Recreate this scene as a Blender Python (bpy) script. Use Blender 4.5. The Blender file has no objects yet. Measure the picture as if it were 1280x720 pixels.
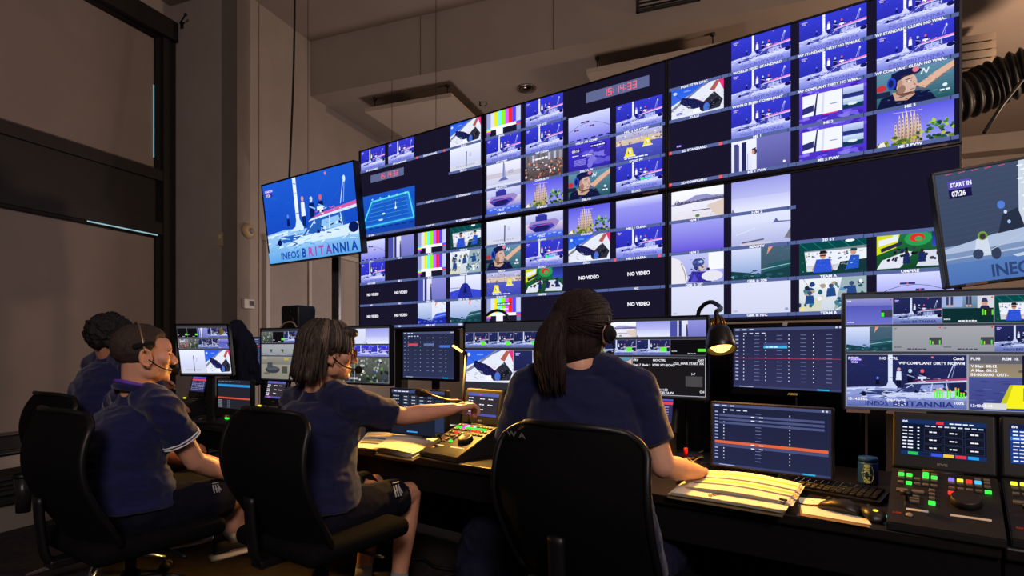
import bpy, bmesh, math, random
import numpy as np
from mathutils import Vector, Matrix, noise as mnoise

random.seed(7)
S = bpy.context.scene
COL = S.collection

# ------------------------------------------------------------------ camera
F_PX, HOR, CAMZ = 700.0, 435.0, 1.24
FLOOR = 0.05
cam_d = bpy.data.cameras.new('camera')
cam_d.sensor_width = 36.0
cam_d.lens = F_PX / 1280 * 36
cam_d.shift_y = (HOR - 360) / 1280
cam_d.clip_start = 0.02
cam = bpy.data.objects.new('camera', cam_d)
cam.location = (0, 0, CAMZ)
cam.rotation_euler = (math.pi / 2, 0, 0)
COL.objects.link(cam)
S.camera = cam

# ------------------------------------------------------------------ world, room light, added fill lights, exposure
w = bpy.data.worlds.new('room_ambient')
S.world = w
w.use_nodes = True
bg = w.node_tree.nodes['Background']
bg.inputs[0].default_value = (1.0, 0.84, 0.78, 1)
bg.inputs[1].default_value = 0.03

def lamp(name, kind, loc, power, color, size=0.3, look=None, spot=None):
    d = bpy.data.lights.new(name, kind)
    d.energy = power
    d.color = color
    if kind == 'AREA':
        d.shape = 'DISK'
        d.size = size
    else:
        d.shadow_soft_size = size
    if spot:
        d.spot_size = spot
        d.spot_blend = 0.6
    o = bpy.data.objects.new(name, d)
    o.location = loc
    if look is not None:
        o.rotation_euler = (Vector(look) - Vector(loc)).to_track_quat('-Z', 'Y').to_euler()
    COL.objects.link(o)
    return o

WARM = (1.0, 0.62, 0.36)
lamp('hall_uplight_right', 'POINT', (6.2, 4.2, 3.0), 540, (1.0, 0.68, 0.46), 0.25)
lamp('fill_light_rear', 'AREA', (0.5, -3.5, 4.3), 200, (1.0, 0.84, 0.79), 1.6, look=(-0.5, 3.0, 1.8))  # unseen area fill added behind the camera for general ambient light
lamp('fill_light_behind_wall', 'POINT', (-0.6, 7.6, 1.6), 95, (1.0, 0.84, 0.80), 0.4)  # hidden light added behind the video wall to brighten the soffit
lamp('fill_light_high', 'POINT', (2.2, 0.6, 4.0), 45, (1.0, 0.76, 0.62), 0.3)  # added high point fill for walls and ceiling, no fixture modelled

vs = S.view_settings
S.display_settings.display_device = 'sRGB'
vs.view_transform = 'Standard'
vs.look = 'None'
vs.gamma = 1.0
vs.exposure = 0.0
vs.use_curve_mapping = False

# ------------------------------------------------------------------ helpers
def at(px, py, Y):
    return Vector(((px - 640) / F_PX * Y, Y, CAMZ - (py - HOR) / F_PX * Y))

def on_z(px, py, z):
    return at(px, py, (CAMZ - z) * F_PX / (py - HOR))

def lin(c):
    out = []
    for v in c[:3]:
        v = v / 255.0
        out.append(v / 12.92 if v <= 0.04045 else ((v + 0.055) / 1.055) ** 2.4)
    return tuple(out)

MATS = {}
def mat(name, rgb, rough=0.6, metal=0.0, var=0.0, vscale=8.0, bump=0.0, bscale=200.0, stretch=None, spec=0.35, emit=None, estr=0.0, sheen=0.0):
    if name in MATS:
        return MATS[name]
    m = bpy.data.materials.new(name)
    m.use_nodes = True
    nt = m.node_tree
    b = nt.nodes['Principled BSDF']
    col = lin(rgb)
    b.inputs['Base Color'].default_value = (*col, 1)
    b.inputs['Roughness'].default_value = rough
    b.inputs['Metallic'].default_value = metal
    b.inputs['Specular IOR Level'].default_value = spec
    if sheen:
        b.inputs['Sheen Weight'].default_value = sheen
    tc = nt.nodes.new('ShaderNodeTexCoord')
    src = tc.outputs['Object']
    if stretch:
        mp = nt.nodes.new('ShaderNodeMapping')
        mp.inputs['Scale'].default_value = stretch
        nt.links.new(src, mp.inputs['Vector'])
        src = mp.outputs['Vector']
    if var:
        n = nt.nodes.new('ShaderNodeTexNoise')
        n.inputs['Scale'].default_value = vscale
        n.inputs['Detail'].default_value = 4
        nt.links.new(src, n.inputs['Vector'])
        r = nt.nodes.new('ShaderNodeValToRGB')
        r.color_ramp.elements[0].position = 0.3
        r.color_ramp.elements[1].position = 0.7
        r.color_ramp.elements[0].color = (*[x * (1 - var) for x in col], 1)
        r.color_ramp.elements[1].color = (*[min(1, x * (1 + var)) for x in col], 1)
        nt.links.new(n.outputs['Fac'], r.inputs['Fac'])
        nt.links.new(r.outputs['Color'], b.inputs['Base Color'])
    if bump:
        n2 = nt.nodes.new('ShaderNodeTexNoise')
        n2.inputs['Scale'].default_value = bscale
        n2.inputs['Detail'].default_value = 3
        nt.links.new(src, n2.inputs['Vector'])
        bp = nt.nodes.new('ShaderNodeBump')
        bp.inputs['Strength'].default_value = bump
        bp.inputs['Distance'].default_value = 0.01
        nt.links.new(n2.outputs['Fac'], bp.inputs['Height'])
        nt.links.new(bp.outputs['Normal'], b.inputs['Normal'])
    if emit:
        b.inputs['Emission Color'].default_value = (*lin(emit), 1)
        b.inputs['Emission Strength'].default_value = estr
    MATS[name] = m
    return m

def glow(name, rgb, strength=1.0):
    if name in MATS:
        return MATS[name]
    m = bpy.data.materials.new(name)
    m.use_nodes = True
    nt = m.node_tree
    nt.nodes.clear()
    e = nt.nodes.new('ShaderNodeEmission')
    e.inputs['Color'].default_value = (*lin(rgb), 1)
    e.inputs['Strength'].default_value = strength
    o = nt.nodes.new('ShaderNodeOutputMaterial')
    nt.links.new(e.outputs[0], o.inputs['Surface'])
    MATS[name] = m
    return m

def screen_material(name='lit_screen_picture', strength=1.12):
    m = bpy.data.materials.new(name)
    m.use_nodes = True
    nt = m.node_tree
    nt.nodes.clear()
    a = nt.nodes.new('ShaderNodeAttribute')
    a.attribute_name = 'Col'
    e = nt.nodes.new('ShaderNodeEmission')
    e.inputs['Strength'].default_value = strength
    o = nt.nodes.new('ShaderNodeOutputMaterial')
    nt.links.new(a.outputs['Color'], e.inputs['Color'])
    nt.links.new(e.outputs[0], o.inputs['Surface'])
    return m
M_SCREEN = screen_material()

def tag(o, label=None, cat=None, group=None, kind=None):
    if label: o['label'] = label
    if cat: o['category'] = cat
    if group: o['group'] = group
    if kind: o['kind'] = kind
    return o

def empty(name, loc=(0, 0, 0), rz=0.0, label=None, cat=None, group=None, rot=None):
    o = bpy.data.objects.new(name, None)
    o.empty_display_size = 0.1
    o.location = loc
    o.rotation_euler = rot if rot is not None else (0, 0, rz)
    COL.objects.link(o)
    return tag(o, label, cat, group)

def link_mesh(name, me, m, parent=None, loc=None, rot=None, scale=None):
    o = bpy.data.objects.new(name, me)
    if m is not None and len(me.materials) == 0:
        me.materials.append(m)
    COL.objects.link(o)
    if parent: o.parent = parent
    if loc is not None: o.location = loc
    if rot is not None: o.rotation_euler = rot
    if scale is not None: o.scale = scale
    return o

def obj(name, bm, m, parent=None, smooth=False, loc=None, rot=None):
    me = bpy.data.meshes.new(name)
    bmesh.ops.recalc_face_normals(bm, faces=bm.faces[:])
    if smooth:
        for f in bm.faces: f.smooth = True
    bm.to_mesh(me)
    bm.free()
    if smooth == 'auto':
        me.set_sharp_from_angle(angle=math.radians(40))
    return link_mesh(name, me, m, parent, loc, rot)

def B(): return bmesh.new()

def _merge(bm, t, M=None):
    if M is not None:
        bmesh.ops.transform(t, matrix=M, verts=t.verts[:])
    me = bpy.data.meshes.new('tmp')
    t.to_mesh(me); t.free()
    bm.from_mesh(me)
    bpy.data.meshes.remove(me)

def box(bm, c, s, bev=0.0, M=None, seg=2):
    t = bmesh.new()
    bmesh.ops.create_cube(t, size=1)
    bmesh.ops.scale(t, vec=s, verts=t.verts[:])
    if bev:
        bmesh.ops.bevel(t, geom=t.edges[:], offset=bev, segments=seg, affect='EDGES', profile=0.5)
    bmesh.ops.translate(t, vec=c, verts=t.verts[:])
    _merge(bm, t, M)
    return bm

def frame_of(d):
    d = Vector(d).normalized()
    a = Vector((0, 0, 1)) if abs(d.z) < 0.9 else Vector((1, 0, 0))
    x = d.cross(a).normalized()
    return x, d.cross(x).normalized(), d

def tube(bm, pts, r, n=8, cap=True, flat=1.0):
    pts = [Vector(p) for p in pts]
    rs = r if isinstance(r, (list, tuple)) else [r] * len(pts)
    x, y, _ = frame_of(pts[1] - pts[0])
    rings = []
    for i, p in enumerate(pts):
        d = (pts[min(i + 1, len(pts) - 1)] - pts[max(i - 1, 0)]).normalized()
        x = (x - d * x.dot(d)).normalized()
        y = d.cross(x)
        rings.append([bm.verts.new(p + (x * math.cos(2 * math.pi * k / n) + y * math.sin(2 * math.pi * k / n) * flat) * rs[i]) for k in range(n)])
    for a, b in zip(rings, rings[1:]):
        for k in range(n):
            bm.faces.new((a[k], a[(k + 1) % n], b[(k + 1) % n], b[k]))
    if cap:
        bm.faces.new(rings[0][::-1]); bm.faces.new(rings[-1])
    return bm

def cyl(bm, p0, p1, r0, r1=None, n=16):
    return tube(bm, [p0, p1], [r0, r0 if r1 is None else r1], n)

def ball(bm, c, r, n=12, M=None):
    t = bmesh.new()
    bmesh.ops.create_uvsphere(t, u_segments=n, v_segments=max(6, n * 2 // 3), radius=1)
    rr = r if isinstance(r, (tuple, list)) else (r, r, r)
    bmesh.ops.scale(t, vec=rr, verts=t.verts[:])
    if M is not None:
        bmesh.ops.transform(t, matrix=M, verts=t.verts[:])
    bmesh.ops.translate(t, vec=c, verts=t.verts[:])
    _merge(bm, t)
    return bm

def lathe(bm, prof, c=(0, 0, 0), n=24, M=None):
    t = bmesh.new()
    rings = []
    for (r, z) in prof:
        if r < 1e-6:
            rings.append([t.verts.new((0, 0, z))])
        else:
            rings.append([t.verts.new((r * math.cos(2 * math.pi * k / n), r * math.sin(2 * math.pi * k / n), z)) for k in range(n)])
    for a, b in zip(rings, rings[1:]):
        for k in range(n):
            k2 = (k + 1) % n
            if len(a) == 1 and len(b) == 1: continue
            if len(a) == 1: t.faces.new((a[0], b[k2], b[k]))
            elif len(b) == 1: t.faces.new((a[k], a[k2], b[0]))
            else: t.faces.new((a[k], a[k2], b[k2], b[k]))
    if M is not None: bmesh.ops.transform(t, matrix=M, verts=t.verts[:])
    bmesh.ops.translate(t, vec=c, verts=t.verts[:])
    _merge(bm, t)
    return bm

def prism(bm, pts, depth, M=None):
    """pts in the local xz plane, extruded along +y by depth"""
    t = bmesh.new()
    a = [t.verts.new((p[0], 0, p[1])) for p in pts]
    b = [t.verts.new((p[0], depth, p[1])) for p in pts]
    n = len(pts)
    t.faces.new(a); t.faces.new(b[::-1])
    for i in range(n):
        t.faces.new((a[i], b[i], b[(i + 1) % n], a[(i + 1) % n]))
    _merge(bm, t, M)
    return bm

def bez(p0, p1, p2, p3, n=12):
    p0, p1, p2, p3 = map(Vector, (p0, p1, p2, p3))
    return [p0 * (1 - t) ** 3 + p1 * 3 * t * (1 - t) ** 2 + p2 * 3 * t * t * (1 - t) + p3 * t ** 3 for t in [i / n for i in range(n + 1)]]

def spline(pts, k=6):
    pts = [Vector(p) for p in pts]
    out = []
    for i in range(len(pts) - 1):
        a, b = pts[i], pts[i + 1]
        m0 = (pts[i + 1] - pts[max(i - 1, 0)]) * 0.5
        m1 = (pts[min(i + 2, len(pts) - 1)] - pts[i]) * 0.5
        for j in range(k):
            t = j / k
            out.append(a * (2 * t ** 3 - 3 * t ** 2 + 1) + m0 * (t ** 3 - 2 * t ** 2 + t) + b * (-2 * t ** 3 + 3 * t ** 2) + m1 * (t ** 3 - t ** 2))
    out.append(pts[-1])
    return out

# ------------------------------------------------------------------ pictures on screens: flat coloured polygons
_TXT = {}
def text_shape(s, bold):
    key = (s, bold)
    if key not in _TXT:
        cu = bpy.data.curves.new('lettering', 'FONT')
        cu.body = s
        cu.size = 1.0
        cu.resolution_u = 2
        cu.offset = bold
        ob = bpy.data.objects.new('lettering', cu)
        me = bpy.data.meshes.new_from_object(ob)
        v = np.array([(q.co.x, q.co.y) for q in me.vertices]) if len(me.vertices) else np.zeros((0, 2))
        f = [tuple(p.vertices) for p in me.polygons]
        bpy.data.objects.remove(ob); bpy.data.curves.remove(cu); bpy.data.meshes.remove(me)
        if len(v):
            v = v - np.array([v[:, 0].min(), 0])
            v = v / 0.72
        _TXT[key] = (v, f)
    return _TXT[key]

def clip_poly(pts, x0, y0, x1, y1):
    def cut(ps, f, g):
        out = []
        for i in range(len(ps)):
            a, b = ps[i - 1], ps[i]
            fa, fb = f(a), f(b)
            if fa >= 0 and fb >= 0: out.append(b)
            elif fa >= 0 or fb >= 0:
                t = fa / (fa - fb)
                p = (a[0] + (b[0] - a[0]) * t, a[1] + (b[1] - a[1]) * t)
                out.append(p)
                if fb >= 0: out.append(b)
        return out
    for f in (lambda p: p[0] - x0, lambda p: x1 - p[0], lambda p: p[1] - y0, lambda p: y1 - p[1]):
        pts = cut(pts, f, None)
        if len(pts) < 3: return []
    return pts

class Canvas:
    def __init__(s, w, h, eps):
        s.w, s.h, s.eps = w, h, eps
        s.v, s.f, s.c, s.n = [], [], [], 0
    def poly(s, pts, col, top=None):
        ys = [p[1] for p in pts]
        lo, hi = min(ys), max(ys)
        pts = clip_poly([tuple(map(float, p)) for p in pts], 0, 0, s.w, s.h)
        if len(pts) < 3: return
        s.n += 1
        i = len(s.v)
        c0 = lin(col); c1 = lin(top) if top else c0
        for (x, y) in pts:
            s.v.append((x, -s.n * s.eps, y))
            t = (y - lo) / (hi - lo + 1e-9)
            s.c.append(tuple(c0[k] * (1 - t) + c1[k] * t for k in range(3)) + (1,))
        s.f.append(tuple(range(i, i + len(pts))))
    def rect(s, x0, y0, x1, y1, col, top=None):
        s.poly([(x0, y0), (x1, y0), (x1, y1), (x0, y1)], col, top)
    def ell(s, cx, cy, rx, ry, col, n=12, rot=0.0, top=None):
        ca, sa = math.cos(rot), math.sin(rot)
        s.poly([(cx + rx * math.cos(a) * ca - ry * math.sin(a) * sa, cy + rx * math.cos(a) * sa + ry * math.sin(a) * ca) for a in [2 * math.pi * k / n for k in range(n)]], col, top)
    def line(s, pts, wd, col):
        for a, b in zip(pts, pts[1:]):
            dx, dy = b[0] - a[0], b[1] - a[1]
            L = math.hypot(dx, dy) or 1
            nx, ny = -dy / L * wd / 2, dx / L * wd / 2
            s.poly([(a[0] + nx, a[1] + ny), (a[0] - nx, a[1] - ny), (b[0] - nx, b[1] - ny), (b[0] + nx, b[1] + ny)], col)
    def blob(s, cx, cy, rx, ry, col, rnd, n=9):
        s.poly([(cx + rx * rnd.uniform(.7, 1.15) * math.cos(2 * math.pi * k / n), cy + ry * rnd.uniform(.7, 1.15) * math.sin(2 * math.pi * k / n)) for k in range(n)], col)
    def text(s, t, x, y, h, col, align='l', bold=0.02, maxw=None, sx=1.0):
        v, f = text_shape(t, bold)
        if not len(v): return
        wd = v[:, 0].max() * h * sx
        k = sx
        if maxw and wd > maxw:
            k = sx * maxw / wd; wd = maxw
        x0 = x - (wd if align == 'r' else wd / 2 if align == 'c' else 0)
        s.n += 1
        i = len(s.v)
        c0 = lin(col) + (1,)
        for q in v:
            s.v.append((x0 + q[0] * h * k, -s.n * s.eps, y + q[1] * h))
            s.c.append(c0)
        for q in f:
            s.f.append(tuple(i + a for a in q))
    def speck(s, n, x0, y0, x1, y1, cols, seed, rx=.35, ry=.12):
        rnd = random.Random(seed)
        for _ in range(n):
            a, b = rnd.uniform(.3, 1) * rx, rnd.uniform(.3, 1) * ry
            x, y = rnd.uniform(x0, x1), rnd.uniform(y0, y1)
            k = rnd.uniform(-.3, .3)
            s.poly([(x - a, y - b - k * a), (x + a, y - b + k * a), (x + a * .8, y + b + k * a), (x - a * .7, y + b - k * a)], rnd.choice(cols))
    def words(s, x, y, wd, ht, n, col=(236, 238, 250)):
        rnd = random.Random(int(x * 97 + y * 31 + n))
        k = [rnd.uniform(.5, 1.3) for _ in range(n)]
        u = wd / (sum(k) + .25 * n)
        for q in k:
            s.rect(x, y, x + q * u, y + ht * rnd.uniform(.75, 1), col)
            x += (q + .25) * u
    def mesh(s, name):
        me = bpy.data.meshes.new(name)
        me.from_pydata(s.v, [], s.f)
        a = me.color_attributes.new('Col', 'FLOAT_COLOR', 'POINT')
        a.data.foreach_set('color', [x for c in s.c for x in c])
        me.materials.append(M_SCREEN)
        return me

W_ = (240, 240, 250)
# ------------------------------------------------------------------ the broadcast pictures, each on a 16 x 9 canvas
def T(): return Canvas(16, 9, 0.0009)

BOAT_WALL = dict(bg=(34, 34, 150), bg2=(52, 58, 205), water=(112, 122, 215), hull=(205, 210, 250), hull2=(165, 172, 238), mast=(238, 240, 255), pink=(225, 120, 190), win=(62, 66, 165), fig=(24, 22, 90), txt=(98, 96, 195), seam=(66, 72, 215))
BOAT_BLUE = dict(bg=(16, 62, 178), bg2=(28, 88, 205), water=(88, 158, 222), hull=(205, 228, 250), hull2=(140, 190, 235), mast=(225, 236, 252), pink=(205, 90, 160), win=(36, 92, 180), fig=(10, 24, 84), txt=(22, 60, 150), seam=(36, 92, 205))
BOAT_DIM = dict(bg=(24, 28, 66), bg2=(34, 40, 88), water=(84, 98, 165), hull=(195, 205, 235), hull2=(135, 148, 205), mast=(210, 220, 245), pink=(165, 70, 110), win=(45, 55, 105), fig=(14, 16, 42), txt=(40, 50, 118), seam=(42, 48, 100))

def pic_boat(p, detail=False, extra=None):
    c = T()
    c.rect(0, 0, 16, 9, p['bg'], p['bg2'])
    for (a, b) in (((2.5, 9), (0, 5.5)), ((16, 8.2), (10, 4.5)), ((12, 9), (8, 5))):
        c.line([a, b], 0.06, p['seam'])
    c.rect(0, 0, 16, 2.6, p['water'], p['hull2'])
    c.poly([(0, 1.8), (0, 3.3), (3.5, 3.6), (7.8, 3.3), (7.8, 2.0)], p['hull2'])
    c.poly([(0, 2.9), (0, 3.15), (4, 3.45), (4, 3.2)], p['hull'])
    c.poly([(1.5, 2.0), (2.4, 2.8), (6.5, 2.9), (5.8, 2.3)], p['win'])
    c.speck(26, 0, 1.6, 8, 3.3, [p['hull'], p['win'], p['hull2'], p['water'], p['mast']], 3, .7, .1)
    c.rect(5.75, 3.6, 6.35, 9, p['mast'])
    c.line([(7.0, 9), (7.0, 4)], 0.05, p['seam'])
    c.poly([(4.4, 3.3), (5.5, 3.7), (5.8, 4.5), (6.35, 4.5), (7.0, 3.5), (6.9, 3.2)], p['hull'])
    # crew on deck
    c.rect(6.9, 3.6, 7.15, 4.7, p['fig']); c.rect(7.2, 3.6, 7.45, 4.7, p['fig'])
    c.poly([(6.8, 4.7), (7.55, 4.7), (7.5, 6.2), (6.9, 6.2)], p['mast']); c.ell(7.2, 6.55, .24, .3, (200, 150, 170))
    for x, hc in ((8.7, (190, 215, 235)), (10.3, (215, 95, 100))):
        c.poly([(x - .35, 4.2), (x + .35, 4.2), (x + .42, 5.9), (x - .42, 5.9)], p['fig']); c.ell(x, 6.3, .25, .32, hc)
        c.line([(x - .4, 5.6), (x + .6, 5.2)], .15, p['hull2'])
    c.ell(4.3, 5.0, .18, .22, (90, 130, 230)); c.poly([(4.0, 3.9), (4.6, 3.9), (4.5, 4.7), (4.1, 4.7)], p['fig'])
    # cabin boat
    c.poly([(3.2, 1.7), (6.3, 2.5), (14.2, 3.0), (16, 3.1), (16, 1.6), (4.2, 1.25)], p['hull'])
    c.poly([(3.2, 1.7), (4.2, 1.25), (16, 1.6), (16, 1.9)], p['hull2'])
    c.poly([(6.6, 2.55), (8.5, 4.0), (13.7, 4.3), (14.1, 3.0)], p['win'])
    c.poly([(9.9, 2.8), (10.2, 3.9), (13.0, 4.1), (13.4, 2.95)], p['hull2'])
    c.line([(7.2, 2.6), (9.0, 4.0)], .12, p['hull'])
    c.speck(34, 3.6, 1.4, 15.8, 2.9, [p['hull2'], p['water'], p['mast'], p['win'], p['hull']], 5, .8, .07)
    c.speck(16, 7.4, 2.7, 14, 4.0, [p['hull2'], p['fig'], p['win'], p['hull']], 6, .3, .16)
    c.line([(11.4, 2.9), (11.6, 4.2)], .12, p['hull']); c.line([(13.6, 3.0), (13.4, 4.3)], .12, p['hull'])
    c.poly([(7.9, 4.0), (16, 4.55), (16, 4.85), (8.6, 4.25)], p['hull'])
    c.poly([(8.6, 4.3), (10.0, 4.65), (16, 5.25), (16, 4.85)], p['pink'])
    c.speck(14, 9, 4.5, 16, 5.2, [p['mast'], p['pink'], p['hull2']], 7, .3, .06)
    c.speck(18, 0, 5, 16, 9, [p['seam'], p['bg']], 8, .7, .05)
    c.rect(9.7, 4.95, 10.8, 5.35, p['mast']); c.rect(10.1, 4.7, 10.4, 4.95, p['mast'])
    c.ell(15.3, 2.6, .8, .55, p['fig']); c.ell(2.4, 2.2, .4, .35, p['fig'])
    c.line([(13.6, 5.2), (14.3, 7.4)], .1, p['hull']); c.line([(14.1, 5.3), (14.6, 7.8)], .08, p['hull2'])
    c.ell(14.5, 7.6, .2, .35, p['hull']); c.ell(11.6, 8.6, .17, .17, (225, 110, 120))
    c.rect(.5, 7.5, 1.9, 7.95, (52, 30, 140)); c.rect(.5, 7.95, 1.9, 8.35, (110, 80, 220))
    c.text('START IN', 0.6, 8.05, .24, W_); c.text('07:26', .65, 7.58, .3, W_)
    # hull lettering
    if detail:
        c.rect(0, 0, 16, 1.25, p['water'], (120, 178, 232))
        c.text('INEOS', 2.4, .3, .78, (18, 70, 170), sx=1.15); c.line([(6.0, .2), (6.0, 1.2)], .07, (60, 100, 190))
        x = 6.35
        for ch, col in zip('BRITANNIA', ((25, 70, 170), (175, 70, 170), (150, 70, 175), (165, 75, 180), (120, 60, 170), (20, 60, 160), (20, 62, 160), (20, 62, 165), (20, 62, 165))):
            c.text(ch, x, .25, .98, col, bold=.035)
            x += .62 if ch == 'I' else 1.18
    else:
        c.text('INEOS', 2.6, .3, .75, p['txt'], sx=1.1); c.line([(6.0, .3), (6.0, 1.1)], .08, p['txt'])
        c.text('BRITANNIA', 6.4, .3, .85, p['txt'], maxw=9.2, bold=.03, sx=1.3)
    if extra == 'green':
        c.ell(9.3, 3.1, .7, .5, (70, 235, 140)); c.rect(10, 2.7, 12.2, 3.3, (60, 190, 235))
    return c

def pic_zulu():
    c = T()
    c.rect(0, 0, 16, 9, (70, 120, 215), (40, 90, 225))
    c.poly([(0, 0), (0, 4.2), (12.2, 9), (14.4, 9), (16, 6.5), (16, 0)], (222, 226, 240))
    c.poly([(0, 2.2), (0, 3.2), (10.2, 9), (11.2, 9)], (120, 126, 150))
    c.poly([(8.2, 2.0), (13.2, 5.8), (15.8, 2.8), (14.8, 0.6), (9.6, .4)], (44, 44, 58))
    c.poly([(10.5, 1.2), (14.2, 3.8), (14.9, 2.9), (12, .7)], (22, 22, 34))
    c.poly([(11.8, 6.5), (13.2, 5.9), (14.9, 8.6), (13.8, 9)], (170, 90, 80))
    c.poly([(14.4, 9), (16, 9), (16, 5.6)], (225, 50, 120))
    c.poly([(2.6, 4.6), (3.4, 6.1), (7.2, 5.0), (11.2, 2.6), (9.6, 1.3), (5.6, 2.2)], (24, 26, 76))
    for i in range(7):
        c.line([(3.6 + i * .95, 5.4 - i * .38), (4.2 + i * .9, 3.3 - i * .25)], .05, (60, 66, 130))
    c.line([(.6, 8.2), (3.2, 5.6)], .12, (20, 24, 60))
    c.line([(6.8, 5.2), (11.2, 2.8)], .09, (190, 70, 110))
    c.ell(10.9, 1.6, .95, 1.3, (70, 110, 205)); c.poly([(6.8, .5), (9.0, .6), (8.8, 1.9), (7.0, 1.8)], (240, 244, 255))
    c.speck(40, 3.5, 2.2, 10.5, 5.2, [(60, 66, 130), (14, 14, 50), (90, 96, 150)], 2, .12, .08)
    c.speck(24, 11, 1, 16, 6, [(70, 70, 86), (150, 150, 165), (20, 20, 30)], 4, .3, .1)
    c.speck(18, 0, 0, 8, 3.5, [(170, 174, 196), (240, 242, 250), (110, 120, 160)], 6, .6, .1)
    c.ell(1.2, 7.8, .6, .5, (200, 210, 240)); c.rect(4, 7.6, 6.2, 8.0, (120, 150, 235))
    return c

def pic_helmet():
    c = T()
    c.rect(0, 0, 16, 9, (30, 82, 92), (96, 140, 166))
    for i in range(12):
        c.line([(0, .6 + i * .8), (16, 1.6 + i * .85)], .04, (48, 104, 124))
    c.poly([(0, 0), (1.0, 2.6), (4.5, 3.4), (11.0, 2.6), (12.5, 0)], (18, 22, 60))
    c.rect(0, 2.8, 3.0, 4.2, (28, 40, 66)); c.ell(1.0, 5.2, 1.1, .9, (190, 50, 60))
    c.poly([(3.4, 3.6), (7.6, 3.0), (8.2, 2.2), (6.5, 1.0), (4.0, 1.4)], (196, 158, 140))
    c.ell(6.3, 5.2, 2.3, 2.9, (206, 172, 158), 16, .15)
    c.poly([(7.9, 5.4), (9.2, 4.5), (8.1, 4.1)], (206, 168, 150))
    c.poly([(4.2, 4.4), (5.4, 2.8), (8.2, 3.0), (8.0, 2.4), (5.6, 2.1), (4.2, 3.0)], (120, 84, 70))
    c.poly([(3.0, 6.0), (3.2, 8.4), (5.2, 9), (8.2, 9), (9.6, 8.0), (8.8, 7.3), (6.2, 7.2), (4.6, 6.2), (4.2, 4.2), (3.4, 4.4)], (20, 26, 72))
    c.ell(3.2, 6.0, 1.0, 1.6, (40, 66, 190)); c.ell(3.1, 6.0, .55, 1.0, (20, 30, 90))
    c.line([(6.2, 6.2), (7.6, 6.4)], .22, (70, 46, 44)); c.line([(6.4, 5.75), (7.5, 5.8)], .2, (40, 30, 34))
    c.line([(7.1, 3.5), (8.1, 3.7)], .22, (150, 84, 84))
    c.line([(4.0, 4.6), (5.2, 2.8), (7.5, 2.9)], .2, (16, 16, 24))
    c.ell(9.4, 3.7, 1.15, .95, (88, 92, 112)); c.ell(9.6, 3.9, .7, .55, (120, 124, 142))
    c.poly([(8.5, 4.3), (12.0, 6.6), (16, 8.6), (16, 6.8), (12.6, 4.9), (10.2, 3.2)], (214, 172, 150))
    c.line([(10.4, 3.4), (16, 7.0)], .25, (150, 104, 90))
    c.line([(9.4, 6.8), (9.9, 8.2), (10.5, 6.9), (11.0, 8.2)], .28, (225, 232, 240))
    c.ell(14.2, 3.0, .5, .4, (220, 230, 236)); c.words(13.2, 1.6, 2.2, .45, 2)
    c.ell(8.3, 8.4, .7, .7, (220, 120, 140))
    c.ell(5.3, 4.0, .9, 1.2, (150, 112, 98)); c.ell(5.0, 5.6, .6, .9, (176, 138, 122)); c.line([(5.2, 7.2), (8.2, 7.4)], .35, (60, 40, 40)); c.ell(7.0, 5.75, .35, .18, (236, 226, 222)); c.ell(7.15, 5.75, .13, .15, (30, 22, 24)); c.poly([(7.7, 5.5), (8.0, 4.4), (8.4, 4.5)], (160, 118, 104))
    c.speck(30, 9.5, 1, 16, 6.5, [(60, 110, 130), (110, 150, 170), (40, 90, 106)], 9, .5, .07)
    c.speck(16, 1, .3, 10, 2.4, [(30, 36, 84), (12, 14, 40), (90, 96, 130)], 12, .5, .15)
    return c

def pic_sagrada(seed=3):
    rnd = random.Random(seed)
    c = T()
    c.rect(0, 0, 16, 9, (150, 150, 240), (88, 86, 222))
    for x, w_, h in ((4.1, .55, 5.8), (4.9, .5, 7.4), (5.6, .55, 8.0), (6.4, .7, 8.3), (7.3, .6, 7.9), (8.0, .6, 8.1), (8.7, .6, 7.0), (9.2, .5, 5.0)):
        c.poly([(x - w_, 0), (x + w_, 0), (x + w_ * .35, h * .86), (x + .05, h), (x - .05, h), (x - w_ * .35, h * .86)], (188, 160, 140), (226, 204, 190))
        for k in range(6):
            c.rect(x - .12, 1.6 + k * .9, x + .1, 2.1 + k * .9, (136, 104, 96))
        c.poly([(x - w_ * .9, 0), (x - w_ * .4, 0), (x - w_ * .2, h * .8)], (150, 118, 110))
    c.line([(3.4, 8.2), (9.6, 7.9)], .12, (215, 190, 185)); c.line([(6.2, 8.2), (6.2, 9)], .08, (200, 180, 180))
    for i in range(70):
        x = rnd.uniform(0, 16)
        hi = 1.5 + 1.2 * (x > 8) + 2.4 * max(0, (x - 10) / 6) + .5 * math.sin(x * 2)
        if x > 8.6 and rnd.random() < .45: col = rnd.choice(((24, 62, 42), (34, 84, 60), (20, 48, 60)))
        else: col = rnd.choice(((108, 128, 36), (158, 160, 50), (78, 112, 40), (190, 176, 70), (60, 100, 36)))
        if x < 3.2 and hi > 1.4: hi = 1.0
        c.blob(x, rnd.uniform(0, hi), rnd.uniform(.35, .8), rnd.uniform(.3, .6), col, rnd, 7)
    for i in range(26):
        c.blob(rnd.uniform(9.5, 16), rnd.uniform(2, 5), rnd.uniform(.25, .6), rnd.uniform(.2, .45), rnd.choice(((60, 132, 44), (130, 176, 46), (34, 84, 60), (170, 200, 60))), rnd, 7)
    c.poly([(0.2, 0), (.7, 1.0), (1.6, 1.2), (2.0, 0)], (236, 226, 220))
    return c

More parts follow.
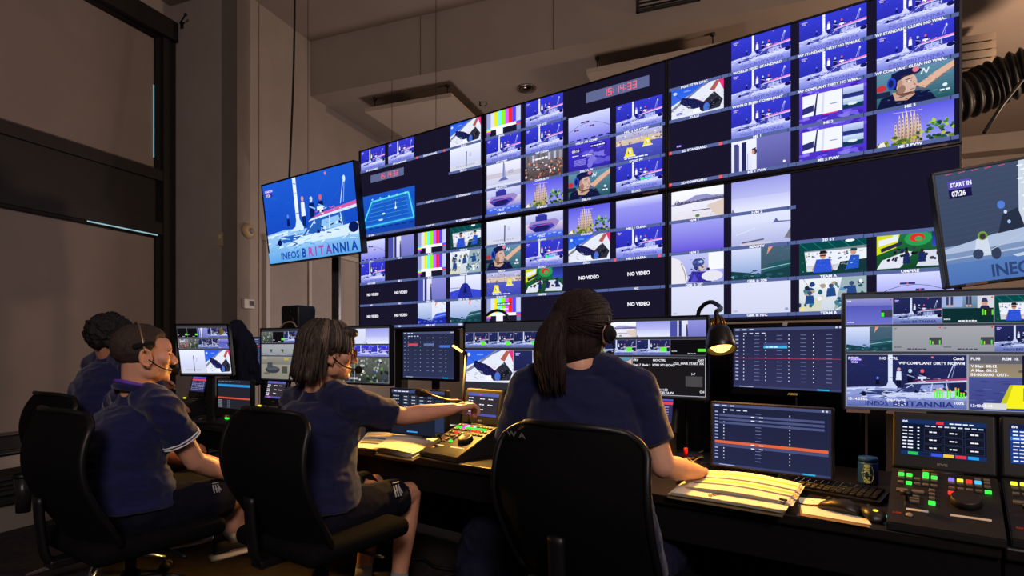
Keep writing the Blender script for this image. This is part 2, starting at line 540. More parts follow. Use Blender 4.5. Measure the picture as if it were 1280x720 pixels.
def pic_bars(txt=False):
    c = T()
    c.rect(0, 0, 16, 9, (26, 24, 48))
    cols = ((150, 158, 205), (214, 220, 245), (236, 228, 20), (110, 245, 235), (140, 240, 20), (200, 100, 245), (240, 40, 30), (80, 72, 240), (190, 198, 235))
    xs = (0, 2, 3.7, 5.4, 7.1, 8.8, 10.5, 12.2, 13.9, 16)
    for i, k in enumerate(cols):
        c.rect(xs[i], 3.4, xs[i + 1], 9, k)
    c.rect(0, 2.7, 2, 3.4, (70, 210, 240)); c.rect(0, 2.0, 2, 2.7, (235, 225, 30)); c.rect(0, 1.2, 2, 2.0, (200, 80, 235))
    c.rect(2, 2.3, 13.9, 3.4, (245, 246, 255)); c.rect(13.9, 2.7, 16, 3.4, (90, 84, 235)); c.rect(13.9, 2.1, 16, 2.7, (235, 60, 40))
    c.rect(4.6, 0, 7.8, 2.3, (240, 242, 255)); c.rect(0, 0, 1.4, 1.2, (90, 96, 150)); c.rect(14.2, 0, 16, 2.1, (110, 120, 175))
    if txt:
        c.rect(5.0, 6.2, 11.5, 7.2, (30, 30, 40)); c.words(5.2, 6.45, 6.1, .5, 5)
        c.words(6.6, 4.6, 4, .5, 3)
    return c

def pic_course():
    c = T()
    c.rect(0, 0, 16, 9, (20, 66, 168), (28, 84, 196))
    c.poly([(0, 2.0), (3.2, 7.6), (14.4, 8.2), (16, 4.6), (16, 1.8), (0, 1.2)], (30, 108, 205))
    c.poly([(1.2, 2.2), (4.2, 6.8), (13.2, 7.3), (14.6, 2.6)], (22, 88, 190))
    c.line([(.4, 1.7), (3.4, 7.4), (14.2, 7.9), (15.8, 2.2)], .35, (84, 215, 225))
    c.line([(.4, 1.7), (15.8, 2.2)], .3, (74, 195, 220))
    for k in range(5):
        c.line([(1.6 + k * .55, 3 + k * .9), (14.4 - k * .2, 3.3 + k * .95)], .07, (80, 160, 230))
    c.ell(7.0, 4.2, .5, .2, (220, 240, 250)); c.ell(10.6, 5.0, .3, .25, (240, 245, 250)); c.rect(10.5, 5.0, 10.65, 6.4, (230, 240, 250))
    for x in (3.6, 6, 8.6, 11, 13.4): c.ell(x, 7.9, .25, .2, (150, 220, 240))
    c.rect(0, .0, 16, .35, (24, 70, 165))
    for x in range(8): c.rect(.4 + x * 2, 1.1, 1.7 + x * 2, 1.4, (16, 46, 120)); 
    c.ell(6.2, 2.9, .7, .2, (190, 225, 245))
    return c

def pic_sky_track(icons=True):
    c = T()
    c.rect(0, 0, 16, 9, (112, 112, 225), (205, 210, 248))
    pts = [(0, 3.6), (2.5, 4.9), (5, 5.7), (8, 6.0), (11, 5.6), (13.5, 4.7), (16, 3.4)]
    c.line(pts, .12, (40, 40, 96))
    if icons:
        for x, y, wd in ((6.6, 6.3, 3.2), (3.2, 4.0, 1.8), (9.2, 4.6, 1.8)):
            c.rect(x - wd / 2, y - .2, x + wd / 2, y + .3, (52, 44, 120)); c.ell(x, y, .2, .25, (210, 90, 110))
    for i in range(6):
        c.rect(.5 + i * 2.8, .3, 2.2 + i * 2.8, .75, (28, 26, 90))
    return c

def pic_lilac(lo=(120, 116, 226), hi=(172, 170, 242), glow_top=True):
    c = T()
    c.rect(0, 0, 16, 9, lo, (156, 156, 236))
    if glow_top: c.rect(0, 6.4, 16, 9, (150, 150, 235), (205, 208, 250))
    return c

def pic_white_mast():
    c = T()
    c.rect(0, 0, 16, 9, (188, 194, 232), (228, 232, 248))
    c.rect(0, 0, 16, 2.2, (205, 208, 226))
    c.line([(8.6, .6), (8.7, 6.8)], .5, (48, 52, 90)); c.line([(8.2, 5.5), (8.8, 5.9)], .12, (120, 120, 150))
    for k in range(4): c.rect(10.0, 4.6 + k * .4, 11.2, 4.75 + k * .4, (150, 156, 200))
    for k in range(9): c.rect(3.2 + k * 1.1, 1.0, 3.9 + k * 1.1, 1.5, (166, 170, 205))
    return c

def pic_white_yacht():
    c = T()
    c.rect(0, 0, 16, 9, (190, 194, 222), (232, 232, 248))
    c.rect(0, 3.4, 16, 5.2, (196, 190, 205))
    c.poly([(7.4, 2.6), (9.2, 2.6), (8.6, 8.6), (7.9, 8.6)], (150, 158, 208)); c.rect(7.9, 2.4, 8.3, 9, (112, 120, 184))
    c.poly([(5.4, 2.0), (10.4, 2.0), (9.0, 3.2), (7.0, 3.0)], (96, 102, 170))
    for k in range(3): c.rect(10.2, 4.4 + k * .5, 12.6, 4.6 + k * .5, (140, 146, 196))
    c.rect(0, 0, 16, 1.0, (210, 214, 240))
    return c

def pic_bow(p=(62, 64, 176)):
    c = T()
    c.rect(0, 0, 16, 9, (70, 92, 215), (205, 208, 240))
    c.rect(0, 2.4, 16, 5.6, (160, 150, 205), (214, 206, 226))
    c.poly([(1.0, 4.6), (2.4, 6.4), (12.8, 6.6), (14.6, 5.4), (12.4, 3.0), (5.0, 2.6)], (150, 130, 190))
    c.poly([(1.4, 4.4), (3.4, 5.4), (11.4, 5.2), (12.6, 4.0), (9.4, 2.3), (4.2, 2.4)], p)
    c.poly([(3.0, 3.4), (5.0, 4.6), (9.5, 4.6), (10.8, 3.8), (8.6, 2.6), (4.5, 2.5)], (30, 30, 96))
    c.rect(4.4, 6.3, 9.4, 8.3, (50, 52, 150)); c.rect(5.2, 8.3, 8.6, 8.8, (70, 74, 190))
    c.line([(1.0, 4.6), (12.8, 5.0)], .12, (225, 90, 120))
    c.rect(0, 0, 16, 1.6, (60, 96, 225)); 
    for k in range(7): c.ell(2 + k * 2.1, 1.2 + .3 * (k % 2), .8, .25, (150, 175, 245))
    c.text('+ 05:22', 5.0, .5, .8, W_)
    return c

def pic_timer():
    c = T()
    rnd = random.Random(5)
    c.rect(0, 0, 16, 9, (48, 36, 160), (66, 52, 200))
    for i in range(14): c.blob(rnd.uniform(6, 16), rnd.uniform(1, 8), rnd.uniform(1, 2.6), rnd.uniform(.8, 1.6), rnd.choice(((92, 84, 205), (120, 112, 215), (60, 46, 170))), rnd)
    c.rect(1.2, 6.2, 4.8, 7.6, (36, 22, 110)); c.text('00:10', 1.4, 6.4, .95, W_)
    c.rect(1.4, 4.9, 4.4, 5.5, (46, 30, 140)); c.words(1.6, 5.0, 2.6, .35, 3)
    c.rect(8.4, 7.0, 14.6, 8.2, (36, 22, 120)); c.words(8.8, 7.3, 5.4, .45, 5)
    c.rect(5.4, 4.4, 9.8, 5.1, (60, 46, 160)); c.words(5.6, 4.55, 4, .4, 4)
    for k in range(5): c.rect(2.2, 1.6 + k * .45, 6.8, 1.85 + k * .45, (140, 130, 225))
    return c

def pic_buoys():
    c = T()
    rnd = random.Random(9)
    c.rect(0, 0, 16, 9, (64, 70, 150), (200, 180, 168))
    c.rect(0, 0, 16, 5.2, (58, 66, 168), (82, 88, 190))
    c.rect(0, 5.2, 16, 7.4, (208, 186, 170)); c.rect(0, 7.0, 16, 9, (158, 158, 196), (190, 190, 230))
    for k in range(40): c.blob(rnd.uniform(0, 16), rnd.uniform(5.4, 8.6), rnd.uniform(.15, .5), rnd.uniform(.1, .4), rnd.choice(((236, 222, 205), (120, 110, 130), (170, 140, 130), (90, 90, 120))), rnd, 6)
    for k in range(30): c.ell(rnd.uniform(0, 16), rnd.uniform(.2, 4.8), .5, .08, rnd.choice(((92, 100, 205), (48, 54, 140))), 6)
    for x, y, s in ((4.6, 1.4, 1.0), (10.8, 3.9, .85)):
        c.poly([(x - 1.5 * s, y), (x + 1.7 * s, y), (x + 1.1 * s, y + 2.6 * s), (x - .6 * s, y + 2.8 * s)], (236, 222, 30))
        c.poly([(x - 1.9 * s, y - .5 * s), (x + 2.4 * s, y - .4 * s), (x + 2.2 * s, y + .1 * s), (x - 1.7 * s, y + .1 * s)], (226, 220, 190))
        c.rect(x - .3 * s, y + .7 * s, x + .7 * s, y + 1.9 * s, (230, 230, 240)); c.poly([(x - .3 * s, y + .7 * s), (x + .2 * s, y + .7 * s), (x - .3 * s, y + 1.9 * s)], (60, 70, 190))
        c.line([(x + .2 * s, y + 2.7 * s), (x + .3 * s, y + 3.8 * s)], .12, (60, 60, 80))
    c.words(3, .4, 8.5, .4, 5)
    return c

def pic_crowd():
    c = T()
    rnd = random.Random(11)
    c.rect(0, 0, 16, 9, (70, 56, 58), (122, 118, 130))
    for k in range(7): c.rect(.6 + k * 2.3, 6.2, 1.6 + k * 2.3, 8.8, rnd.choice(((150, 150, 170), (96, 92, 100), (186, 186, 205))))
    for k in range(120):
        y = rnd.uniform(0, 6.2)
        c.blob(rnd.uniform(0, 16), y, rnd.uniform(.2, .5), rnd.uniform(.2, .5), rnd.choice(((206, 108, 66), (226, 216, 214), (56, 40, 40), (150, 70, 50), (90, 74, 66), (225, 140, 90), (44, 60, 44))), rnd, 6)
    c.words(3.4, 6.8, 6.5, .8, 5)
    return c

def pic_umpire():
    c = T()
    rnd = random.Random(15)
    c.rect(0, 0, 16, 9, (18, 62, 36), (30, 110, 60))
    c.poly([(0, 4), (0, 9), (5, 9), (4.2, 5.6)], (206, 214, 30)); c.poly([(.4, 6.2), (4.6, 7.4), (4.6, 8.6), (.4, 7.8)], (225, 228, 236))
    c.poly([(1.0, 4.6), (5.6, 6.4), (5.4, 7.2), (.8, 5.6)], (40, 40, 70))
    c.ell(8.8, 7.6, 2.9, 1.9, (40, 150, 80)); c.ell(8.6, 7.8, 1.6, 1.1, (205, 50, 40)); c.ell(8.9, 7.5, .8, .6, (50, 170, 90))
    c.poly([(11.6, 9), (11.6, 5.4), (16, 5.0), (16, 9)], (52, 74, 190), (30, 40, 110))
    c.poly([(0, .4), (1.2, 2.6), (6.6, 4.6), (8.0, 4.2), (5.0, 0.4)], (216, 220, 232)); c.poly([(8.4, .6), (10.0, 4.4), (13.6, 4.4), (16, 2.2), (15.4, .4)], (208, 212, 226))
    for k in range(34): c.blob(rnd.uniform(1, 15), rnd.uniform(2.0, 5.2), rnd.uniform(.25, .6), rnd.uniform(.25, .5), rnd.choice(((20, 24, 40), (28, 36, 70), (36, 44, 90), (60, 60, 70), (14, 18, 24))), rnd, 7)
    for x, y in ((6.4, 3.2), (9.6, 3.4), (13.6, 3.6)):
        c.poly([(x - .8, y - 1.8), (x + .8, y - 1.8), (x + .6, y + .7), (x - .6, y + .7)], (26, 40, 92)); c.ell(x, y + 1.1, .38, .42, (46, 30, 26))
    c.ell(4.0, 8.6, .6, .3, (200, 235, 240))
    return c

def pic_team_a():
    c = T()
    rnd = random.Random(21)
    c.rect(0, 0, 16, 9, (222, 226, 234), (10, 74, 76))
    c.rect(0, 2.6, 16, 6.4, (226, 230, 240)); c.poly([(0, 9), (0, 6.6), (16, 7.2), (16, 9)], (8, 70, 72)); c.poly([(0, 0), (0, 8), (1.2, 7.4), (2.0, 0)], (12, 66, 60))
    for k in range(5): c.line([(k * 3.4, 9), (k * 3.4 + 2.2, 6.9)], .15, (30, 120, 120))
    for k in range(20): c.blob(rnd.uniform(1, 15), rnd.uniform(3, 6), .3, .3, rnd.choice(((190, 150, 130), (140, 150, 180), (90, 100, 130))), rnd, 6)
    c.rect(0, 0, 16, 1.0, (16, 60, 62)); c.poly([(9, 0.6), (10, 3.2), (16, 3.6), (16, .4)], (20, 52, 58))
    c.poly([(3.4, .6), (8.0, .6), (7.6, 4.2), (4.2, 4.2)], (48, 86, 214)); c.ell(5.8, 5.2, .75, .95, (196, 140, 116)); c.poly([(4.9, 5.7), (6.7, 5.7), (6.4, 6.5), (5.2, 6.5)], (24, 24, 34)); c.rect(5.1, 5.0, 6.5, 5.35, (30, 40, 90))
    c.line([(3.4, 1.2), (4.4, 3.6)], .6, (186, 130, 106)); c.line([(8.0, 1.0), (7.4, 3.4)], .6, (186, 130, 106))
    c.poly([(11.2, 1.0), (14.2, 1.2), (14.4, 4.6), (12.4, 4.8)], (36, 84, 196)); c.ell(13.0, 5.6, .7, .8, (200, 150, 126)); c.poly([(12.0, 5.9), (13.9, 5.8), (13.8, 6.5), (12.6, 6.6)], (26, 62, 56))
    c.ell(12.2, 8.7, 1.1, .35, (250, 252, 255))
    c.speck(44, .5, .6, 15.5, 6.2, [(30, 60, 66), (200, 205, 215), (60, 90, 150), (150, 120, 106), (20, 30, 36), (90, 130, 140)], 6, .3, .16)
    c.poly([(3.4, .6), (8.0, .6), (7.6, 4.0), (4.2, 4.0)], (44, 80, 205)); c.speck(10, 3.8, 1, 7.8, 3.8, [(60, 104, 232), (34, 62, 170)], 7, .3, .15)
    return c

def pic_team_b():
    c = T()
    rnd = random.Random(23)
    c.rect(0, 0, 16, 9, (196, 206, 214), (226, 232, 238))
    c.poly([(0, 0), (0, 2.4), (6, 4.4), (5, 0)], (206, 206, 190)); c.poly([(8.4, 0), (10.4, 9), (16, 9), (16, 0)], (150, 172, 178))
    for k in range(46): c.blob(rnd.uniform(0, 16), rnd.uniform(.4, 7.6), rnd.uniform(.3, .9), rnd.uniform(.3, .9), rnd.choice(((36, 60, 120), (24, 90, 110), (66, 120, 140), (230, 236, 244), (30, 40, 60), (90, 140, 190), (170, 150, 130))), rnd, 7)
    for x, y in ((2.6, 4.4), (7.8, 6.2), (12.6, 6.6)):
        c.poly([(x - 1.2, y - 2.4), (x + 1.2, y - 2.2), (x + .9, y), (x - .9, y)], (34, 70, 132)); c.ell(x, y + .6, .6, .6, (60, 74, 110))
    c.line([(1.0, 9), (3.0, 5.8)], .1, (60, 60, 70)); c.line([(8.6, 0), (16, 4.5)], .2, (240, 244, 248)); c.ell(.8, .9, .5, .3, (240, 225, 60))
    return c

def pic_pvw():
    c = T()
    c.rect(0, 0, 16, 9, (214, 218, 244), (232, 234, 250))
    c.rect(7.0, 0, 16, 9, (82, 82, 150), (112, 112, 186))
    for k in range(16): c.line([(7.0, k * .6), (16, k * .6 + .9)], .05, (96, 94, 166))
    c.rect(.8, 0, 2.2, 7.8, (70, 72, 130)); c.rect(2.9, 0, 4.2, 8.4, (36, 38, 92)); c.line([(4.6, 0), (4.6, 5)], .1, (60, 60, 120))
    c.poly([(5.6, 0), (6.9, 0), (6.9, 3.8), (6.0, 4.2)], (225, 226, 245)); c.ell(6.4, 5.2, .7, .9, (60, 50, 66)); c.ell(6.1, 5.0, .4, .7, (210, 150, 140)); c.line([(5.7, 5.9), (6.9, 6.2)], .25, (30, 30, 60))
    c.ell(14.4, .9, .35, .35, (236, 238, 250)); c.rect(.8, 7.6, 1.8, 8.2, (60, 40, 150))
    return c

def pic_split():
    c = T()
    rnd = random.Random(31)
    c.rect(0, 0, 16, 9, (72, 46, 190), (92, 70, 214))
    for k in range(26): c.blob(rnd.uniform(0, 16), rnd.choice((rnd.uniform(0, 1.8), rnd.uniform(7.4, 9))), rnd.uniform(.5, 1.4), rnd.uniform(.3, .7), rnd.choice(((110, 92, 222), (130, 116, 228), (66, 36, 170))), rnd)
    c.rect(.8, 2.0, 10.4, 7.8, (232, 236, 250))
    c.poly([(.8, 2.6), (.8, 4.4), (3.6, 5.0), (3.6, 3.2)], (44, 46, 110)); c.poly([(3.5, 2.0), (4.1, 2.0), (4.6, 7.8), (4.3, 7.8)], (40, 44, 96)); c.poly([(5.4, 2.4), (5.8, 7.6), (6.2, 7.8), (6.0, 2.2)], (205, 210, 240))
    c.ell(8.4, 4.3, 1.1, .12, (120, 124, 180))
    c.rect(10.6, 5.0, 15.3, 7.8, (120, 140, 210), (200, 210, 240)); c.rect(10.6, 5.0, 15.3, 6.0, (34, 52, 110)); c.rect(10.6, 2.0, 15.3, 4.8, (90, 150, 190), (205, 220, 240)); c.rect(10.6, 2.0, 15.3, 3.2, (18, 52, 84)); c.ell(12.8, 3.2, 1.2, .4, (220, 230, 240), 8)
    c.rect(5.8, 1.7, 9.4, 2.0, (230, 60, 130))
    return c

def pic_bay():
    c = T()
    c.rect(0, 0, 16, 9, (214, 214, 236), (240, 242, 252))
    c.poly([(0, 5.0), (1.4, 5.4), (5.0, 5.9), (7.4, 7.0), (11, 7.0), (12.6, 6.4), (16, 6.2), (16, 5.2), (0, 4.6)], (140, 142, 196))
    c.poly([(0, 4.4), (3, 5.2), (9, 5.6), (16, 5.8), (16, 4.9), (8, 4.9), (3, 4.6)], (92, 84, 118))
    c.speck(40, 0, 4.8, 16, 6.0, [(120, 110, 140), (70, 64, 96), (170, 160, 180)], 3, .4, .12)
    c.rect(0, 0, 16, 4.4, (222, 216, 226), (228, 230, 246)); c.speck(26, 10.5, .3, 16, 4.2, [(196, 176, 168), (150, 130, 126), (225, 214, 210)], 4, .4, .08); c.rect(6.6, 2.2, 12, 2.5, (110, 96, 116)); c.poly([(11, 3.6), (16, 4.8), (16, 0), (14, 0)], (214, 196, 186))
    c.speck(20, 0, .5, 12, 4.2, [(206, 206, 222), (236, 238, 250)], 5, .9, .05)
    for k in range(8): c.rect(1.2 + k * .6, 4.9, 1.45 + k * .6, 5.5, (70, 60, 96))
    c.ell(8.2, .7, .7, .5, (90, 130, 70)); c.ell(2.2, 5.6, .2, .5, (80, 66, 100))
    return c

def pic_haze(kind):
    c = T()
    c.rect(0, 0, 16, 9, (200, 204, 240), (150, 152, 226) if kind == 'sky' else (216, 222, 244))
    if kind == 'sky':
        c.rect(0, 0, 16, 4, (222, 226, 248), (190, 194, 238)); c.line([(.8, .8), (2.0, 1.8)], .1, (240, 240, 250)); c.poly([(0, 0), (1, 0), (.3, 1.2)], (120, 120, 180))
    else:
        c.rect(0, 0, 16, 6.2, (170, 176, 220), (206, 212, 240)); c.poly([(11.6, 6.0), (12.2, 7.2), (12.9, 6.2), (16, 6.0), (16, 5.8), (11, 5.8)], (92, 96, 160)); c.poly([(3, 1.0), (9, 1.6), (9, 1.2), (3, .6)], (90, 86, 110)); c.poly([(14.4, 1.2), (16, 4.0), (16, 1.0)], (120, 116, 130)); c.line([(1.2, 3.2), (6.8, 4.8)], .14, (226, 230, 248)); c.rect(2.4, 0, 11, .6, (200, 196, 206))
    return c

def pic_blank(col=(205, 208, 232)):
    c = T()
    c.rect(0, 0, 16, 9, col, tuple(min(255, x + 10) for x in col))
    c.text('GBR', .5, .5, .5, (150, 154, 190)); c.ell(15, 1.0, .5, .4, (150, 156, 196))
    return c

def pic_sailor():
    c = T()
    c.rect(0, 0, 16, 9, (150, 156, 222), (186, 190, 236))
    c.rect(11.5, 3.8, 16, 9, (236, 238, 248)); c.poly([(0, 0), (0, 8.6), (2.6, 7.4), (4.2, 5.0), (5.2, 1.4), (4.6, 0)], (226, 224, 230)); c.line([(3.0, 6.4), (4.2, 3.4), (4.6, .6)], .25, (150, 130, 130))
    c.poly([(5.2, .4), (12.4, 0), (12.0, 3.2), (6.4, 3.6)], (52, 42, 150)); c.ell(8.6, 5.4, 1.7, 1.9, (50, 56, 110)); c.ell(9.6, 4.7, 1.1, 1.2, (206, 180, 176)); c.ell(8.4, 6.2, 1.9, 1.3, (64, 76, 140)); c.ell(9.2, 6.4, .7, .4, (150, 190, 230))
    c.speck(30, 6, 3.5, 11, 7.4, [(40, 44, 90), (90, 110, 170), (30, 32, 60), (150, 170, 215)], 7, .35, .2); c.speck(14, 5.4, .4, 12, 3.2, [(70, 60, 180), (36, 30, 110)], 8, .5, .2)
    c.ell(12.6, 1.9, 3.2, 1.6, (222, 220, 232)); c.ell(11.4, 4.0, .55, .45, (40, 40, 60)); c.poly([(6, .2), (7.2, 3.0), (8.4, .6)], (80, 70, 190))
    return c

def pic_cockpit(teal=True, left=True):
    c = T()
    c.rect(0, 0, 16, 9, (120, 150, 205), (205, 214, 240))
    a, b = ((24, 60, 70), (34, 84, 96)) if teal else ((30, 40, 150), (60, 84, 220))
    if left: c.rect(8.2, 0, 16, 9, (52, 74, 90) if teal else (206, 212, 240), (70, 96, 116) if teal else (226, 230, 246))
    c.poly([(0, 0), (0, 2.6), (4, 2.0), (8, 1.4), (12, 2.8), (16, 3.2), (16, 0)], a); c.poly([(8, 1.6), (10.5, 4.2), (16, 4.8), (16, 3.0)], b)
    c.poly([(9.8, 6.8), (11.4, 9), (10.2, 9)], (226, 150, 120)); c.line([(8.2, 2.6), (16, 3.8)], .2, (150, 190, 196))
    for k in range(5): c.ell(1 + k * 3.1, 1.0, .9, .4, b)
    c.speck(26, 0, 0, 16, 2.8, [a, b, (150, 190, 205), (12, 30, 40)], 3, .6, .12); c.speck(14, 8.4, 3.5, 16, 8.8, [(60, 84, 104), (84, 110, 130)], 4, .6, .1)
    return c

def pic_vbow():
    c = T()
    c.rect(0, 0, 16, 9, (190, 196, 236), (226, 230, 250))
    c.poly([(2, 0), (6.6, 5.6), (8, 6.2), (9.4, 5.6), (14, 0)], (36, 44, 150)); c.poly([(0, 0), (0, 2.8), (5.4, 3.6), (4, 0)], (56, 70, 205)); c.poly([(16, 0), (16, 2.8), (10.6, 3.6), (12, 0)], (56, 70, 205))
    c.line([(8, 6), (8, 9)], .5, (120, 126, 190)); c.poly([(7, 2), (8, 5.4), (9, 2)], (20, 24, 84)); c.rect(0, 4.0, 5.0, 4.4, (150, 156, 210))
    return c

def pic_mast_wall():
    c = T()
    c.rect(0, 0, 16, 9, (196, 200, 236), (222, 226, 246))
    c.rect(0, 0, 3.2, 9, (70, 76, 160)); c.rect(3.9, 0, 5.2, 9, (44, 46, 110)); c.rect(8.0, 0, 16, 9, (110, 112, 190), (140, 142, 214)); c.poly([(7.2, 0), (8.2, 0), (7.9, 6), (7.2, 5.6)], (60, 60, 110)); c.ell(7.6, 6.4, .45, .6, (150, 110, 110))
    return c

def pic_sea(night=False):
    c = T()
    c.rect(0, 0, 16, 9, (104, 108, 196), (70, 74, 170)); c.rect(0, 6.6, 16, 9, (112, 112, 190), (140, 142, 205))
    c.rect(12.2, 2.4, 16, 5.0, (60, 60, 80)); c.rect(12.3, 2.6, 13.2, 4.0, (70, 235, 60)); c.text('PGM', .4, 8.1, .5, W_); c.text('00:00:00', .4, .5, .5, W_); c.ell(15.5, 8.5, .3, .3, (230, 40, 40))
    return c

def pic_deck_crew():
    c = T()
    c.rect(0, 0, 16, 9, (16, 50, 56), (120, 150, 180)); c.rect(0, 5.4, 6.4, 9, (150, 170, 214)); c.rect(11, 5, 16, 9, (206, 206, 214)); c.rect(0, 0, 16, 5.0, (12, 44, 46))
    for x in (1.2, 2.6, 7.4, 8.4): c.rect(x, 5.6, x + .8, 9, (60, 56, 86)); c.ell(x + .4, 5.8, .4, .4, (206, 160, 140))
    c.ell(13.2, 6.6, 1.0, 1.2, (200, 150, 130)); c.poly([(12.2, 7.0), (14.3, 7.0), (13.8, 8.4), (12.6, 8.4)], (52, 56, 100)); c.poly([(11.6, 4.6), (15, 4.6), (14.4, 5.8), (12.2, 5.8)], (30, 36, 80))
    c.rect(12.2, 2.4, 16, 5.0, (34, 40, 44)); c.rect(12.4, 2.6, 12.9, 4.6, (80, 230, 50)); c.rect(13.2, 2.6, 13.7, 4.2, (150, 230, 50)); c.rect(15.4, 2.6, 15.9, 4.4, (90, 230, 60)); c.ell(15.5, 8.5, .3, .3, (230, 40, 40))
    c.words(5, .5, 6, .45, 6); c.text('00:00:00', .4, 1.1, .45, W_)
    return c

def pic_meter_grey():
    c = T()
    c.rect(0, 0, 16, 9, (140, 142, 150), (158, 160, 166)); c.rect(12.0, 2.4, 16, 5.0, (66, 66, 72)); c.rect(12.1, 2.5, 12.6, 4.0, (80, 225, 50)); c.rect(13.0, 2.5, 13.3, 3.6, (180, 225, 60)); c.rect(15.2, 2.5, 15.6, 4.0, (90, 230, 60))
    c.text('00:00:00', .4, 1.3, .5, (40, 40, 46)); c.words(4.8, .6, 6.5, .45, 5, (60, 60, 66)); c.ell(15.5, 8.5, .3, .3, (230, 40, 40)); c.text('LP1', .4, 8.1, .5, (50, 50, 56))
    return c

def pic_dark_meter():
    c = T()
    c.rect(0, 0, 16, 9, (14, 12, 16)); c.rect(12.4, 2.0, 16, 3.6, (90, 230, 60)); c.text('DELTA PV', 8, .6, .6, W_); c.text('00:00:00', .6, 2.0, .5, W_)
    return c

def pic_grey_rib():
    c = T()
    c.rect(0, 0, 16, 9, (128, 124, 112), (150, 146, 132)); c.rect(0, 5.8, 16, 9, (112, 110, 104), (140, 138, 128))
    c.ell(6.4, 3.6, 4.2, 1.5, (52, 56, 66)); c.ell(6.4, 4.2, 3.4, .9, (76, 80, 90)); c.rect(3.4, 4.4, 6.4, 6.6, (66, 70, 76)); c.rect(11.8, 2.2, 14.8, 5.0, (70, 72, 66)); c.ell(3.0, 2.0, 2.0, .5, (96, 96, 84)); c.text('XT 2', 1, 8, .6, (200, 200, 150)); c.rect(13, 7.6, 15.4, 8.4, (180, 160, 70))
    return c

def pic_yellow_mark():
    c = T()
    c.rect(0, 0, 16, 9, (50, 56, 110), (90, 92, 120)); c.rect(0, 5.4, 16, 9, (150, 134, 104), (120, 112, 110)); c.rect(0, 7.6, 16, 9, (92, 92, 104)); c.rect(0, 0, 16, 5.4, (56, 64, 128), (70, 78, 142))
    rnd = random.Random(4)
    for k in range(36): c.ell(rnd.uniform(0, 16), rnd.uniform(.2, 5), .7, .07, rnd.choice(((84, 92, 160), (44, 50, 106))), 6)
    for k in range(20): c.blob(rnd.uniform(0, 16), rnd.uniform(5.6, 7.6), .5, .25, rnd.choice(((206, 186, 150), (100, 90, 84), (176, 156, 120))), rnd, 6)
    c.line([(6.6, 4), (6.6, 9)], .25, (20, 22, 40))
    c.poly([(3.6, .4), (5.0, 4.2), (15.4, 4.2), (16, .4)], (236, 230, 30)); c.poly([(3.6, .4), (5.0, 4.2), (5.4, 4.2), (4.4, .4)], (190, 190, 30)); c.rect(1.8, .2, 4.6, 1.2, (206, 208, 206))
    c.rect(6.6, 1.6, 9.6, 3.8, (236, 238, 246)); c.poly([(6.6, 1.6), (8.0, 1.6), (6.6, 3.8)], (50, 70, 180)); c.poly([(8.6, 1.6), (9.6, 1.6), (9.6, 3.4)], (230, 80, 50)); c.line([(8.0, 1.8), (8.0, 3.6)], .15, (40, 50, 120))
    return c

def pic_fresco():
    c = T()
    rnd = random.Random(41)
    c.rect(0, 0, 16, 9, (40, 46, 40), (96, 100, 96))
    for k in range(60): c.blob(rnd.uniform(0, 16), rnd.uniform(0, 9), rnd.uniform(.3, .9), rnd.uniform(.3, .8), rnd.choice(((70, 84, 60), (140, 150, 130), (30, 34, 30), (200, 205, 196), (90, 130, 70), (60, 70, 100))), rnd, 7)
    return c

PIC = {}
def pic(key):
    if key not in PIC:
        c = {
            'boat': lambda: pic_boat(BOAT_WALL), 'boat_live': lambda: pic_boat(BOAT_WALL, extra='green'), 'boat_blue': lambda: pic_boat(BOAT_BLUE),
            'boat_big': lambda: pic_boat(BOAT_BLUE, True), 'boat_dim': lambda: pic_boat(BOAT_DIM), 'zulu': pic_zulu, 'helmet': pic_helmet, 'sagrada': pic_sagrada,
            'bars': pic_bars, 'bars_text': lambda: pic_bars(True), 'course': pic_course, 'track': pic_sky_track, 'lilac': pic_lilac,
            'purple': lambda: pic_lilac((98, 82, 212), (108, 92, 220), False), 'white_mast': pic_white_mast, 'white_yacht': pic_white_yacht, 'bow': pic_bow, 'timer': pic_timer,
            'buoys': pic_buoys, 'crowd': pic_crowd, 'umpire': pic_umpire, 'team_a': pic_team_a, 'team_b': pic_team_b, 'pvw': pic_pvw, 'split': pic_split, 'bay': pic_bay,
            'hazesky': lambda: pic_haze('sky'), 'beauty': lambda: pic_haze('sea'), 'blank': pic_blank, 'sailor': pic_sailor, 'cockpit': pic_cockpit,
            'cockpit_blue': lambda: pic_cockpit(False), 'cockpit_teal': lambda: pic_cockpit(True, False), 'vbow': pic_vbow, 'mast_wall': pic_mast_wall, 'sea': pic_sea, 'deck': pic_deck_crew,
            'grey': pic_meter_grey, 'dark': pic_dark_meter, 'rib': pic_grey_rib, 'mark': pic_yellow_mark, 'fresco': pic_fresco,
        }[key]()
        PIC[key] = c.mesh('picture_' + key)
    return PIC[key]

def tile(parent, key, x, z, wd, ht, y=-0.0004, name='picture_tile'):
    return link_mesh(name, pic(key), None, parent, (x, y, z), None, (wd / 16, min(wd / 16, ht / 9), ht / 9))
